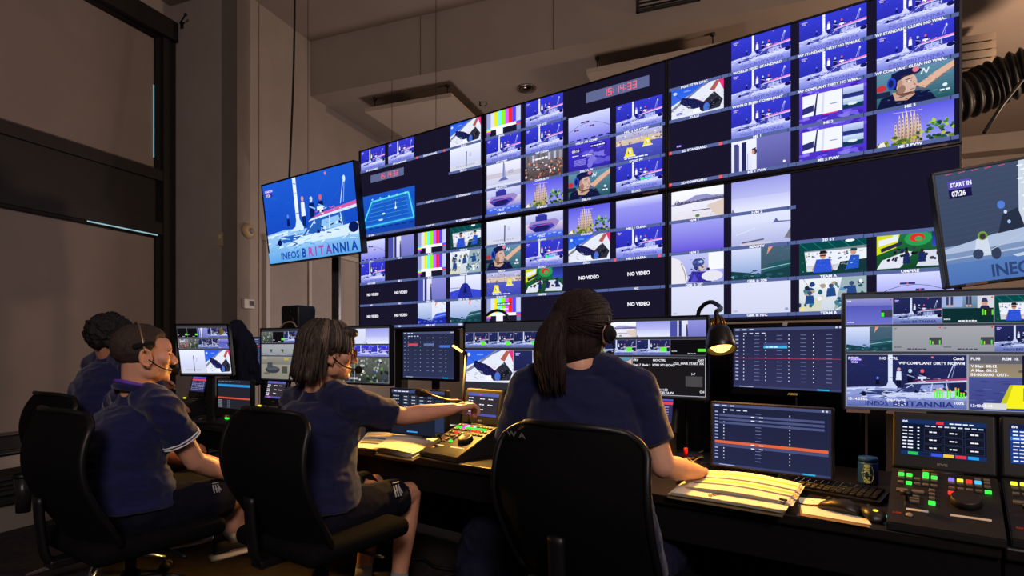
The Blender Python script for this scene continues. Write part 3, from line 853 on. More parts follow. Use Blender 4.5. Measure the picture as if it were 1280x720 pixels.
# ------------------------------------------------------------------ the room
M_WALL = mat('painted_wall', (150, 138, 130), 0.85, var=0.05, vscale=2.5, bump=0.05, bscale=260)
M_CEIL = mat('painted_ceiling', (150, 136, 126), 0.9, var=0.05, vscale=2.0)
M_FLOORM = mat('dark_carpet', (44, 39, 36), 0.95, spec=.1, var=0.25, vscale=30, bump=0.5, bscale=350)
M_FRAME = mat('dark_bronze_window_frame', (30, 26, 25), 0.55, var=0.08)
M_BLIND = mat('roller_blind_fabric', (132, 118, 110), 0.95, var=0.05, vscale=3, bump=0.15, bscale=500)
M_PLASTIC = mat('black_plastic', (13, 13, 15), 0.45, var=0.1, vscale=40)
M_MATTE = mat('matt_black', (9, 9, 10), 0.8)
M_STEEL = mat('black_powder_coated_steel', (20, 20, 22), 0.5, var=0.1)
M_CHROME = mat('chrome', (200, 200, 205), 0.18, 1.0)
M_GREYP = mat('grey_plastic', (120, 118, 116), 0.6)
M_WHITEP = mat('off_white_plastic', (190, 184, 176), 0.6)
M_RUB = mat('black_cable', (10, 10, 11), 0.6)
M_GLASS = mat('dark_window_glass', (18, 20, 24), 0.05, spec=0.8)

RW = Vector((0.348, 0.937, 0)).normalized()        # along the left wall, away from the camera
RB = Vector((RW.y, -RW.x, 0))                      # along the back wall, to the right
P0 = Vector((-5.01, 5.48, 0))                      # a point on the window plane
CEIL, SOFFIT, REVEAL = 5.62, 4.84, 1.115
def rw(t, d=0.0, z=0.0):
    return P0 + RW * t + RB * d + Vector((0, 0, z))

def quad(bm, *ps):
    return bm.faces.new([bm.verts.new(p) for p in ps])

def slab_between(bm, a, b, z0, z1, nrm, th):
    """vertical slab from a to b, thickness th along nrm"""
    n = Vector(nrm) * th
    v = [Vector((p.x, p.y, z)) for z in (z0, z1) for p in (a, b, b + n, a + n)]
    vs_ = [bm.verts.new(q) for q in v]
    for f in ((0, 1, 2, 3), (4, 5, 6, 7), (0, 1, 5, 4), (1, 2, 6, 5), (2, 3, 7, 6), (3, 0, 4, 7)):
        bm.faces.new([vs_[i] for i in f])
    return bm

bm = B(); box(bm, (0.5, 5.5, FLOOR - 0.05), (22, 22, 0.1))
floor = tag(obj('floor', bm, M_FLOORM), kind='structure')
T_WIN = 1.158 * 1.565          # where the window ends on the left wall
T_END = 8.6                    # back corner
# window wall: strip above and below the window, then the reveal and the main left wall
bm = B()
slab_between(bm, rw(-7), rw(T_WIN), 5.2, 6.2, -RB, 0.2)
slab_between(bm, rw(-7), rw(T_WIN), FLOOR, FLOOR + 0.22, -RB, 0.2)
tag(obj('wall_left', bm, M_WALL), kind='structure')
bm = B()
slab_between(bm, rw(T_WIN), rw(T_WIN, REVEAL), FLOOR, 6.2, RW, 0.2)
tag(obj('wall_left_reveal', bm, M_WALL), kind='structure')
bm = B()
slab_between(bm, rw(T_WIN, REVEAL), rw(T_WIN + 0.335, REVEAL), FLOOR, 6.2, -RB, 0.25)
slab_between(bm, rw(T_WIN + 0.35, REVEAL), rw(T_END, REVEAL), FLOOR, 6.2, -RB, 0.25)
slab_between(bm, rw(T_WIN + 0.3, REVEAL - 0.03), rw(T_WIN + 0.4, REVEAL - 0.03), FLOOR, 6.2, -RB, 0.05)
tag(obj('wall_left_main', bm, M_WALL), kind='structure')
# back wall
bm = B(); slab_between(bm, rw(T_END, REVEAL), rw(T_END, REVEAL + 16), FLOOR, 6.2, RW, 0.2)
tag(obj('wall_back', bm, M_WALL), kind='structure')
bm = B(); slab_between(bm, rw(T_END - 0.35, REVEAL), rw(T_END - 0.35, REVEAL + 16), SOFFIT - 0.28, SOFFIT, RW, 0.35)
tag(obj('trim_1', bm, M_WALL), kind='structure')
# high ceiling and the dropped soffit with its beam face
T_BEAM = 2.83 * 1.565 - 0.42
def flat(bm, pts, z, th):
    v0 = [bm.verts.new((p.x, p.y, z)) for p in pts]; v1 = [bm.verts.new((p.x, p.y, z + th)) for p in pts]
    bm.faces.new(v0); bm.faces.new(v1[::-1])
    n = len(pts)
    for i in range(n): bm.faces.new((v0[i], v0[(i + 1) % n], v1[(i + 1) % n], v1[i]))
corner_t = 0.0
# beam corner sits where the camera ray at px 388 meets the main left wall
k_ = (388 - 640) / F_PX
base = rw(0, REVEAL)
T_BEAM = (k_ * base.y - base.x) / (RW.x - k_ * RW.y)
bm = B(); flat(bm, [rw(-8), rw(T_BEAM + 0.1, 0), rw(T_BEAM + 0.1, REVEAL + 18), rw(-8, REVEAL + 18)], CEIL, 0.2)
tag(obj('ceiling', bm, M_CEIL), kind='structure')
bm = B(); flat(bm, [rw(T_BEAM, REVEAL), rw(T_END, REVEAL), rw(T_END, REVEAL + 16), rw(T_BEAM, REVEAL + 16)], SOFFIT, CEIL - SOFFIT + 0.1)
tag(obj('ceiling_soffit', bm, M_CEIL), kind='structure')
# thin joint lines on the beam face
for d in (1.78, 3.6):
    bm = B(); p = rw(T_BEAM - 0.002, REVEAL + d); slab_between(bm, p, p + RB * 0.012, SOFFIT, CEIL, RW, 0.01)
    tag(obj('trim_joint', bm, mat('joint_bead', (96, 86, 80), 0.9)), kind='structure')

# window with dark frame, transom and two roller blinds
win = empty('window_1', rw(T_WIN)); tag(win, kind='structure')
def local(o, f):
    """build in world space, parent to an empty that has only a location"""
    pass
def child_world(name, bm, m, parent, smooth=False):
    bmesh.ops.translate(bm, vec=-parent.location, verts=bm.verts[:])
    return obj(name, bm, m, parent, smooth)
Z_T0, Z_T1 = 2.68, 3.42        # transom panel
bm = B(); slab_between(bm, rw(T_WIN - 0.17), rw(T_WIN - 0.005), FLOOR + .2, 5.3, RB, 0.10); child_world('frame_post', bm, M_FRAME, win)
bm = B(); slab_between(bm, rw(T_WIN - 0.24), rw(T_WIN - 0.17), FLOOR + .2, 5.3, RB, 0.05); child_world('frame_stop', bm, M_MATTE, win)
bm = B(); slab_between(bm, rw(-7), rw(T_WIN - 0.02), 5.12, 5.36, RB, 0.16); child_world('frame_head', bm, M_FRAME, win)
bm = B(); slab_between(bm, rw(-7), rw(T_WIN - 0.17), Z_T0, Z_T1, RB, 0.05); child_world('transom_panel', bm, M_FRAME, win)
bm = B(); slab_between(bm, rw(-7), rw(T_WIN - 0.1), Z_T1 - 0.1, Z_T1 + 0.03, RB, 0.09); child_world('transom_rail', bm, M_FRAME, win)
bm = B(); slab_between(bm, rw(-7), rw(T_WIN - 0.1), Z_T0 - 0.03, Z_T0 + 0.12, RB, 0.08); child_world('transom_rail', bm, M_FRAME, win)
bm = B(); slab_between(bm, rw(-7), rw(T_WIN - 0.1), FLOOR + .2, FLOOR + .32, RB, 0.09); child_world('window_sill', bm, M_FRAME, win)
bm = B(); slab_between(bm, rw(-7), rw(T_WIN - 0.17), FLOOR + .2, 5.2, -RB, 0.02); child_world('pane', bm, M_GLASS, win)
M_GAP = glow('daylight_in_blind_gap', (150, 190, 200), 1.0)
bm = B(); slab_between(bm, rw(T_WIN - .254, .03), rw(T_WIN - .245, .03), 3.6, 4.5, RB, .004); child_world('daylight_gap', bm, M_GAP, win)
for t0_, t1_ in ((-.75, -.35), (.75, T_WIN - .24)):
    bm = B(); slab_between(bm, rw(t0_, .085), rw(t1_, .085), Z_T0 - .052, Z_T0 - .038, RB, .004); child_world('daylight_gap', bm, M_GAP, win)
def blind(z0, z1, label):
    e = empty('roller_blind', rw(T_WIN - 0.25, 0.03, z0), label=label, cat='blind', group='roller blinds on the tall window')
    bm = B(); slab_between(bm, rw(-6.5, 0.015), rw(T_WIN - 0.215, 0.015), z0, z1, RB, 0.004); child_world('blind_fabric', bm, M_BLIND, e)
    bm = B(); slab_between(bm, rw(-6.5, 0.008), rw(T_WIN - 0.22, 0.008), z0 - 0.012, z0 + 0.02, RB, 0.02); child_world('bottom_bar', bm, mat('blind_bar', (70, 62, 58), 0.6), e)
    bm = B(); tube(bm, [rw(-6.5, 0.03, z1 + .02), rw(T_WIN - 0.22, 0.03, z1 + .02)], 0.035, 12); child_world('roller', bm, M_FRAME, e, True)
blind(Z_T1 + 0.045, 5.09, 'drawn grey-brown roller blind above the dark transom of the window')
blind(FLOOR + 0.34, Z_T0 - 0.06, 'drawn grey-brown roller blind below the dark transom of the window')

# low platform with cables along the window wall
e = empty('cable_platform', rw(0, 1.9, FLOOR), label='low grey platform along the window wall, carrying black cables', cat='platform')
bm = B(); slab_between(bm, rw(-6, 1.5), rw(T_WIN - 0.1, 1.5), FLOOR, FLOOR + 0.18, RB, 0.76); child_world('platform_body', bm, mat('platform_grey', (120, 112, 104), 0.8, var=.1), e)
bm = B(); slab_between(bm, rw(-6, 1.47), rw(T_WIN - 0.08, 1.47), FLOOR + 0.18, FLOOR + 0.205, RB, 0.82); child_world('platform_top', bm, M_MATTE, e)
CABLE_LABELS = ['thickest black cable on the low platform, nearest its front edge', 'thin black cable looping along the low platform behind the thick one', 'black cable lying in the middle of the low platform', 'black cable at the rear edge of the low platform by the window']
for i in range(4):
    rnd = random.Random(50 + i)
    pts = [rw(-3.2 + t * 0.5, 2.15 - .17 * i + 0.10 * rnd.random(), FLOOR + 0.212 + [.016, .008, .011, .012][i]) for t in range(9)]
    bm = B(); tube(bm, spline(pts, 4), [.016, .008, .011, .012][i], 6)
    tag(obj('floor_cable', bm, M_RUB, None, True), CABLE_LABELS[i], 'cable', 'cables on the platform')
bm = B(); tube(bm, [rw(-5, 1.42, 0.42), rw(T_WIN - 0.35, 1.42, 0.42)], 0.02, 10)
for t in (-4, -2.5, -1, 0.5): cyl(bm, rw(t, 1.42, FLOOR), rw(t, 1.42, 0.42), 0.015, n=8)
tag(obj('guard_rail', bm, M_STEEL, None, True), 'low black rail behind the cable platform by the window', 'rail')
p = on_z(29, 640, FLOOR + 0.205)
e = empty('waste_bin', p, label='small dark cylindrical bin standing on the low platform', cat='bin')
bm = B(); lathe(bm, [(0.0, 0), (0.036, 0), (0.046, .22), (0.042, .22), (0.033, .01), (0, .01)], n=20); obj('bin_body', bm, mat('smoked_plastic', (34, 32, 34), 0.3), e, True)
bm = B(); lathe(bm, [(0.045, .205), (0.05, .21), (0.05, .225), (0.045, .23)], n=20); obj('rim', bm, M_PLASTIC, e, True)

# fittings on the left wall
def wall_item(px, py, face):
    """face 'reveal' or 'main': point where the pixel ray meets that wall face"""
    k = (px - 640) / F_PX
    if face == 'reveal':
        o, d = rw(T_WIN), RB
    else:
        o, d = rw(0, REVEAL), RW
    t = (k * o.y - o.x) / (d.x - k * d.y)
    q = o + d * t
    q.z = CAMZ - (py - HOR) / F_PX * q.y
    return q
rz_rev = math.atan2(RB.y, RB.x)
q = wall_item(276, 299, 'reveal')
e = empty('switch_plate', q, rz_rev, 'small beige switch plate on the left wall', 'switch')
bm = B(); box(bm, (0, -0.006, 0), (0.075, 0.012, 0.17), 0.004); obj('plate', bm, mat('beige_plastic', (168, 146, 112), 0.5), e)
bm = B(); box(bm, (0, -0.015, 0.03), (0.03, 0.01, 0.045), 0.003); obj('switch_rocker', bm, M_WHITEP, e)
rz_main = math.atan2(RW.y, RW.x)
q = wall_item(309, 289, 'main')
e = empty('wall_sounder', q, rz_main, 'round beige alarm sounder on the left wall', 'alarm')
RX = Matrix.Rotation(math.pi / 2, 4, 'X')
bm = B(); lathe(bm, [(0, .07), (.05, .065), (.075, .05), (.09, .02), (.09, 0), (0, 0)], n=24, M=RX); obj('sounder_body', bm, mat('beige_plastic', (168, 146, 112), 0.5), e, True)
bm = B(); lathe(bm, [(0, .085), (.03, .082), (.036, .066), (0, .06)], n=16, M=RX); obj('grille', bm, M_GREYP, e, True)
q = wall_item(309, 380, 'main')
e = empty('thermostat', q, rz_main, 'small white thermostat box on the left wall', 'thermostat')
bm = B(); box(bm, (0, -0.02, 0), (0.16, 0.04, 0.115), 0.006); obj('housing', bm, M_WHITEP, e)
bm = B(); box(bm, (0.03, -0.042, 0.01), (0.07, 0.004, 0.06), 0.001); obj('display', bm, M_PLASTIC, e)
q = wall_item(228, 32, 'reveal')
e = empty('wall_bracket', q, rz_rev, 'thin dark bracket arm high on the left wall', 'bracket')
bm = B(); tube(bm, [(0, 0, 0), (0.02, -.05, 0), (0.2, -.12, 0.03)], 0.009, 8); ball(bm, (0.2, -.12, 0.03), 0.02, 8); obj('arm', bm, M_STEEL, e, True)
bm = B(); box(bm, (0, -.006, 0), (0.05, 0.012, 0.08), 0.003); obj('foot_plate', bm, M_STEEL, e)
# door in the main left wall behind the hung display
q0, q1 = wall_item(333, 302, 'main'), wall_item(445, 302, 'main')
dz = q0.z
door = empty('door_1', (q0.x, q0.y, FLOOR), rz_main); tag(door, kind='structure')
dl = (q1 - q0).xy.length
M_DOOR = mat('painted_door', (140, 130, 124), 0.7, var=.04)
M_TRIM = mat('door_trim', (172, 162, 154), 0.6)
h = dz - FLOOR
bm = B(); box(bm, (dl * .2, -.012, h / 2 - .02), (dl * .385, .03, h - .06), .004); obj('door_leaf', bm, M_DOOR, door)
bm = B(); box(bm, (dl * .62, -.012, h / 2 - .02), (dl * .42, .03, h - .06), .004); obj('door_leaf', bm, M_DOOR, door)
for x, wd in ((-.02, .07), (dl * .405, .06), (dl + .02, .07)):
    bm = B(); box(bm, (x, -.025, h / 2), (wd, .06, h), .006); obj('door_jamb', bm, M_TRIM, door)
bm = B(); box(bm, (dl / 2, -.025, h + .035), (dl + .14, .06, .07), .006); obj('door_head', bm, M_TRIM, door)
# cable hanging from the ceiling
bm = B(); tube(bm, spline([at(369, -60, 6.3), at(368, 40, 6.2), at(366, 120, 6.1), at(361, 235, 5.95)], 6), 0.011, 6)
tag(obj('hanging_cable', bm, M_RUB, None, True), 'black cable hanging from the ceiling to the leftmost display', 'cable')
for px, y0, y1, Y, wl in ((385, 20, 235, 6.9, 'thin wire hanging in the corner behind the leftmost display'), (545, 18, 168, 6.6, 'thin wire hanging past the beam above the course graphic display'), (490, 100, 182, 7.2, 'short thin wire hanging behind the left end of the video wall')):
    bm = B(); tube(bm, [at(px, y0 - 40 if y0 < 50 else y0, Y), at(px, y1, Y)], 0.0035, 5)
    tag(obj('suspension_wire', bm, M_STEEL, None, True), wl, 'wire', 'thin wires hanging from the ceiling')

# acoustic panels hanging below the soffit
def hung_panel(p00, p10, p11, p01, th, label):
    c = (p00 + p10 + p11 + p01) / 4
    e = empty('acoustic_panel', c, label=label, cat='ceiling panel', group='panels hung below the soffit')
    bm = B(); flat(bm, [p00, p10, p11, p01], p00.z, th); child_world('panel', bm, mat('acoustic_panel_felt', (176, 160, 146), .9, bump=.1), e)
    for p in (p00, p10, p11, p01):
        q = p * .85 + c * .15
        bm = B(); cyl(bm, (q.x, q.y, p00.z + th), (q.x, q.y, SOFFIT), 0.008, n=6); ball(bm, (q.x, q.y, SOFFIT - .01), .03, 8); child_world('hanger', bm, M_STEEL, e)
zP = SOFFIT - 0.22
a = on_z(456, 140, zP); b = on_z(564, 121, zP)
hung_panel(a, b, b + RW * 1.3, a + RW * 1.3, .055, 'pale rectangular panel hung under the soffit above the left end of the video wall')
a = on_z(733, 92, zP); b = on_z(905, 58, zP)
hung_panel(a, b, b + RW * 1.2, a + RW * 1.2, .055, 'pale rectangular panel hung under the soffit above the middle of the video wall')
# recessed downlight and ceiling hook
q = on_z(658, 110, SOFFIT)
e = empty('downlight', q, label='round recessed metal downlight in the soffit', cat='light')
bm = B(); lathe(bm, [(.10, 0), (.135, -.004), (.135, -.016), (.115, -.02), (.095, .0)], n=28); obj('bezel_ring', bm, mat('brushed_metal', (150, 140, 130), .3, .9), e, True)
bm = B(); lathe(bm, [(0, .002), (.1, .002), (.1, -.004), (.07, -.03), (.04, -.04), (0, -.03)], n=24); obj('reflector', bm, mat('reflector', (120, 110, 100), .2, 1.0), e, True)
q = on_z(600, 127, SOFFIT)
e = empty('ceiling_hook', q, label='small wire ring hook on the soffit', cat='hook')
bm = B(); cyl(bm, (0, 0, 0), (0, 0, -.06), .012, n=8); obj('stem', bm, M_STEEL, e)
bm = B(); tube(bm, [(.05 + .05 * math.cos(a), 0, -.03 + .035 * math.sin(a)) for a in [i * math.pi / 10 for i in range(21)]], .005, 6); obj('ring', bm, M_STEEL, e, True)
# grille high on the beam face
q = on_z(835, 4, SOFFIT)
kk = (835 - 640) / F_PX
o_ = rw(T_BEAM, REVEAL)
tt = (kk * o_.y - o_.x) / (RB.x - kk * RB.y)
q = o_ + RB * tt; q.z = CAMZ - (8 - HOR) / F_PX * q.y
e = empty('air_grille', q, rz_rev, 'dark slatted air grille high on the beam', 'grille')
bm = B()
for s_ in (-1, 1): box(bm, (s_ * .33, -.02, .22), (.03, .04, .47), .004)
for s_ in (0, 1): box(bm, (0, -.02, s_ * .44), (.69, .04, .03), .004)
obj('grille_frame', bm, M_FRAME, e)
for i in range(9):
    bm = B(); box(bm, (0, -.012, .045 + i * .045), (.63, .03, .008), M=None); obj('slat', bm, M_STEEL, e)
# louvre and flexible duct on the right
q = at(1208, 98, 6.2)
e = empty('louvre_box', q, rz_rev, 'pale louvred air box high on the right behind the video wall', 'louvre')
bm = B(); box(bm, (.0, .15, .23), (.5, .3, .46), .01); obj('box_body', bm, mat('louvre_grey', (150, 134, 118), .7), e)
for i in range(5):
    bm = B(); box(bm, (0, -.03, .05 + i * .09), (.5, .03, .072), .004, Matrix.Translation((0, 0, 0))); obj('slat', bm, mat('louvre_grey', (150, 134, 118), .7), e)
pts = spline([at(1170, 134, 5.9), at(1215, 117, 5.8), at(1250, 101, 5.7), at(1300, 82, 5.5), at(1360, 52, 5.2)], 22)
rs = [0.222 + 0.022 * math.sin(i * 1.0) for i in range(len(pts))]
bm = B(); tube(bm, pts, rs, 20)
tag(obj('flexible_duct', bm, mat('black_ribbed_duct', (16, 15, 14), .55), None, True), 'thick black ribbed flexible air duct at the upper right', 'duct')
bm = B(); tube(bm, [at(1278, 100, 4.2), at(1252, 132, 4.15), at(1230, 166, 4.1)], .012, 8)
tag(obj('antenna_rod', bm, M_RUB, None, True), 'thin black slanting rod beside the duct at the upper right', 'rod')
# ------------------------------------------------------------------ displays
M_BEZEL = mat('display_bezel', (12, 11, 14), 0.4)
M_STICK = mat('maker_sticker', (120, 96, 92), 0.6)
BLACK_LIT = (24, 20, 40)
CAP = (84, 98, 150)

def display(name, org, yaw, W, H, label, cat, group=None, bez=0.012, depth=0.05, base=BLACK_LIT, pitch=0.0, roll=0.0, bezb=None, lit=True, base_top=None):
    """a flat display: the Empty sits at its lower left front corner; x to the right, z up, front towards -y"""
    R = Matrix.Rotation(yaw, 4, 'Z') @ Matrix.Rotation(roll, 4, 'Y') @ Matrix.Rotation(pitch, 4, 'X')
    e = empty(name, org, label=label, cat=cat, group=group, rot=R.to_euler())
    bb = bez if bezb is None else bezb
    bm = B()
    box(bm, (W / 2, depth / 2 + .003, H / 2), (W, depth, H), min(.008, depth * .2))
    obj('back_shell', bm, M_BEZEL, e)
    bm = B()
    t = .016
    box(bm, (W / 2, 0, H - bez / 2), (W, t, bez), .0015); box(bm, (W / 2, 0, bb / 2), (W, t, bb), .0015)
    box(bm, (bez / 2, 0, H / 2), (bez, t, H), .0015); box(bm, (W - bez / 2, 0, H / 2), (bez, t, H), .0015)
    obj('bezel', bm, M_BEZEL, e)
    c = Canvas(W - 2 * bez, H - bez - bb, 1e-5)
    c.rect(0, 0, c.w, c.h, base, base_top)
    s = link_mesh('screen_panel', c.mesh('screen_panel'), None, e, (bez, -.0012, bb))
    return e, s, c.w, c.h

def wchild(name, bm, m, e, smooth=False):
    MI = (Matrix.Translation(e.location) @ e.rotation_euler.to_matrix().to_4x4()).inverted()
    bmesh.ops.transform(bm, matrix=MI, verts=bm.verts[:])
    return obj(name, bm, m, e, smooth)

def wpoint(e, p):
    return (Matrix.Translation(e.location) @ e.rotation_euler.to_matrix().to_4x4()) @ Vector(p)

def caption(parent, x, z, wd, ht, txt, marks=False, size=.72):
    c = Canvas(wd, ht, 1.2e-5)
    c.rect(0, 0, wd, ht, CAP)
    c.rect(wd * .885, 0, wd * .895, ht, (40, 46, 84)); c.rect(0, 0, wd * .008, ht, (40, 46, 84))
    if marks:
        c.rect(0, -.1 * ht, wd * .05, 1.1 * ht, (245, 90, 90)); c.rect(wd * .85, 0, wd * .9, ht, (245, 90, 90))
    if txt: c.text(txt, wd * .44, ht * (.5 - size / 2), ht * size, W_, 'c', .035, maxw=wd * .82, sx=1.15)
    return link_mesh('caption_bar', c.mesh('caption_bar'), None, parent, (x, -.0006, z))

def no_video(parent, x, z, wd, ht):
    c = Canvas(wd, ht, 1.2e-5)
    c.text('NO VIDEO', wd / 2, ht * .42, ht * .13, W_, 'c', .04)
    return link_mesh('no_video_message', c.mesh('no_video'), None, parent, (x, -.0006, z))

def clock(parent, x, z, wd, ht):
    c = Canvas(wd, ht, 1.2e-5)
    c.rect(0, 0, wd, ht, (92, 100, 140))
    # seven segment digits
    SEG = {'1': 'bc', '5': 'afgcd', '4': 'fgbc', '3': 'abgcd'}
    dw, dh = ht * .40, ht * .66
    xx, yy = wd * .28, ht * .17
    t = ht * .085
    col = (255, 105, 118)
    for ch in '15:14:33':
        if ch == ':':
            c.rect(xx, yy + dh * .25, xx + t, yy + dh * .25 + t, col); c.rect(xx, yy + dh * .65, xx + t, yy + dh * .65 + t, col)
            xx += t * 2.6; continue
        pos = {'a': (0, dh - t, dw, dh), 'g': (0, dh / 2 - t / 2, dw, dh / 2 + t / 2), 'd': (0, 0, dw, t), 'b': (dw - t, dh / 2, dw, dh), 'c': (dw - t, 0, dw, dh / 2), 'f': (0, dh / 2, t, dh), 'e': (0, 0, t, dh / 2)}
        for sg in SEG[ch]:
            x0, y0, x1, y1 = pos[sg]
            c.rect(xx + x0, yy + y0, xx + x1, yy + y1, col)
        xx += dw + t * 1.3
    return link_mesh('clock_readout', c.mesh('clock_readout'), None, parent, (x, -.0006, z))

UW = Vector((.823, -.568, 0)).normalized(); NW = Vector((.568, .823, 0)).normalized()
YAW = math.atan2(UW.y, UW.x)
VW0 = Vector((-1.375, 5.04, 0))
TVW, TVH, VZ = 1.4138, 0.81, 1.39
gap = .003
def vw(s, z, d=0.0):
    p = VW0 + UW * s + NW * d
    return Vector((p.x, p.y, z))

GRID = {
 (0, 1): [('boat', 0, 0, 'WF STANDARD'), ('boat', 1, 0, 'WF COMPLIANT'), (None, 2, 0, '3D STANDARD', 1), ('zulu', 3, 0, 'ZULU'), ('white_mast', 3, 1, 'ALPHA'), (None, 2, 2, 'POINT ST'), (None, 3, 2, '3D STANDARD'),
          (None, 0, 3, '3D LINE'), (None, 1, 3, ''), (None, 2, 3, 'POINT PT'), (None, 3, 3, '3D COMPLIANT')],
 (0, 0): [('track', 0, 0, 'HELI 1'), ('mast_wall', 1, 0, 'ME 1'), ('bars', 2, 0, 'BARS'), ('team_a', 3, 0, 'TEAM A'), ('boat', 0, 1, 'WF COMP'), (None, 1, 1, 'ME 1'), ('bars', 2, 1, 'BARS'), ('team_b', 3, 1, 'TEAM B'),
          ('NV', 0, 2, 'NC'), ('NV', 1, 2, 'NC'), ('mast_wall', 2, 2, 'GBR 1: 201'), ('vbow', 3, 2, 'GBR 2: 202'), ('NV', 0, 3, 'NC'), ('NV', 1, 3, 'NC'), ('cockpit_blue', 2, 3, 'GBR 3: 203'), ('cockpit_teal', 3, 3, 'GBR 4: 204')],
 (1, 1): [('bars', 0, 0, 'BARS'), ('boat', 1, 0, 'WF STD'), ('boat', 0, 1, 'WF COMP'), ('boat', 1, 1, 'WF CLEAN'), ('white_yacht', 0, 2, 'BRAVO PV'), ('crowd', 1, 2, 'CHARLIE PV'), ('bow', 0, 3, 'BRAVO'), ('sagrada', 1, 3, 'CHARLIE'),
          ('track', 2, 1, 'HELI 1 AR COMP'), ('boat', 3, 1, 'HELI 2 AR COMP'), ('timer', 2, 2, 'DELTA PV'), ('buoys', 3, 2, 'ECHO PV'), ('helmet', 2, 3, 'DELTA'), ('boat_live', 3, 3, 'ECHO')],
 (1, 0): [('white_mast', 0, 0, 'ALPHA'), ('bow', 1, 0, 'BRAVO'), ('sagrada', 2, 0, 'CHARLIE'), ('lilac', 3, 0, 'HELI 1 CLEAN'), ('helmet', 0, 1, 'DELTA'), ('boat_live', 1, 1, 'ECHO'), ('zulu', 2, 1, 'ZULU'), ('boat', 3, 1, 'HELI 2 CLEAN', 1),
          ('buoys', 0, 2, 'ECHO PV'), ('umpire', 1, 2, 'UMPIRE'), ('NV', 2, 2, 'NC'), ('NV', 3, 2, 'NC'), ('bars_text', 0, 3, ''), ('NV', 3, 3, 'NC'), (None, 1, 3, ''), (None, 2, 3, '')],
 (2, 1): [(None, 0, 0, 'PGM ST W DNC'), ('zulu', 0, 1, 'ZULU'), (None, 0, 2, '2D STANDARD', 1), (None, 0, 3, '2D COMPLIANT', 1), ('boat', 1, 0, 'WORLD FEED STANDARD'), ('boat', 1, 1, 'WORLD FEED COMPLIANT'), ('boat', 1, 2, 'ME 1'), ('pvw', 1, 3, 'ME 1 PVW'),
          ('boat', 2, 0, 'WF STANDARD DIRTY NO WMARK'), ('boat', 2, 1, 'WF COMPLIANT DIRTY NO WMA...'), ('split', 2, 2, 'ME 2'), ('split', 2, 3, 'ME 2 PVW'), ('boat', 3, 0, 'WF STANDARD CLEAN NO WMA...'), ('boat', 3, 1, 'WF COMPLIANT CLEAN NO WMA...'), ('helmet', 3, 2, 'ME 3'), ('sagrada', 3, 3, 'ME 3 PVW')],
 (2, 0): [('bay', 0, 0, 'H/M 1'), ('purple', 0, 1, 'H/M 3'), ('sailor', 0, 2, 'GBR 5: 207'), ('blank', 0, 3, 'GBR 7: N/C'), ('hazesky', 1, 0, 'H/M 2'), ('beauty', 1, 1, 'BEAUTY'), ('cockpit', 1, 2, 'GBR 6: 208'), ('blank', 1, 3, 'GBR 8: N/C'),
          (None, 2, 1, '3D ST'), (None, 3, 1, ''), ('team_a', 2, 2, 'TEAM A'), ('umpire', 3, 2, 'UMPIRE'), ('team_b', 2, 3, 'TEAM B'), ('track', 3, 3, '')],
}
TVLABEL = {
 (0, 1): 'upper left display of the video wall, with blue course graphic and small red clock',
 (0, 0): 'lower left display of the video wall, with two colour bar cells',
 (1, 1): 'upper middle display of the video wall, with large red clock',
 (1, 0): 'lower middle display of the video wall, behind the ponytailed person',
 (2, 1): 'upper right display of the video wall, with WORLD FEED captions',
 (2, 0): 'lower right display of the video wall, with TEAM A caption',
}
for (ci, ri), cells in GRID.items():
    e, s, cw, ch = display('wall_display', vw(ci * TVW + gap / 2, VZ + ri * TVH + gap / 2), YAW, TVW - gap, TVH - gap, TVLABEL[(ci, ri)], 'display', 'displays of the video wall', bez=.011, depth=.07)
    for cell in cells:
        key, i, r, txt = cell[:4]
        x = (.018 + .2475 * i) * TVW - .011
        z = (.768 - .238 * r) * TVH - .011
        wd, ht = .217 * TVW, .2145 * TVH
        if key == 'NV': no_video(s, x, z, wd, ht)
        elif key: tile(s, key, x, z, wd, ht)
        if key == 'boat' and (ci, ri) == (0, 0): pass
        if not ((ci, ri) == (1, 0) and r == 3):
            caption(s, x - .012 * TVW, z - .024 * TVH, .2475 * TVW, .0235 * TVH, txt, len(cell) > 4)
    if (ci, ri) == (0, 1):
        wd = .47 * TVW
        tile(s, 'course', .018 * TVW - .011, .054 * TVH - .011, wd, wd * 9 / 16 * .92)
        clock(s, .10 * TVW, .60 * TVH, .29 * TVW, .082 * TVH)
    if (ci, ri) == (1, 1):
        clock(s, .60 * TVW, .82 * TVH, .31 * TVW, .085 * TVH)
    if (ci, ri) == (2, 1):
        for zz in (.50, .262):
            c = Canvas(.03, .014, 1e-5); c.rect(0, 0, .03, .014, (74, 56, 190)); c.text('07:26', .003, .002, .008, W_)
            link_mesh('corner_badge', c.mesh('corner_badge'), None, s, (.045, -.0005, zz * TVH + .03))
    if ri == 1 or ci == 1:
        bm = B(); box(bm, (TVW * .925, -.0085, .0055), (TVW * .07, .002, .009)); obj('maker_sticker', bm, M_STICK, e)

# steel stand that carries the video wall
st = empty('video_wall_stand', vw(0, FLOOR), label='black steel stand carrying the six displays of the video wall', cat='stand')
def stand_part(name, bm):
    child_world(name, bm, M_STEEL, st)
for s_ in (.35, 1.6, 2.65, 3.9):
    bm = B(); p = vw(s_, FLOOR, .14); slab_between(bm, p - UW * .04, p + UW * .04, FLOOR, VZ + 2 * TVH - .08, NW, .08); stand_part('post', bm)
    bm = B(); a = vw(s_, FLOOR, -.12); slab_between(bm, a - UW * .04, a + UW * .04, FLOOR, FLOOR + .05, NW, .62); stand_part('foot', bm)
for z_ in (VZ + .2, VZ + .6, VZ + 1.0, VZ + 1.42):
    bm = B(); a = vw(.05, 0, .078); b = vw(3 * TVW - .05, 0, .078); slab_between(bm, a, b, z_ - .03, z_ + .03, NW, .06); stand_part('rail', bm)

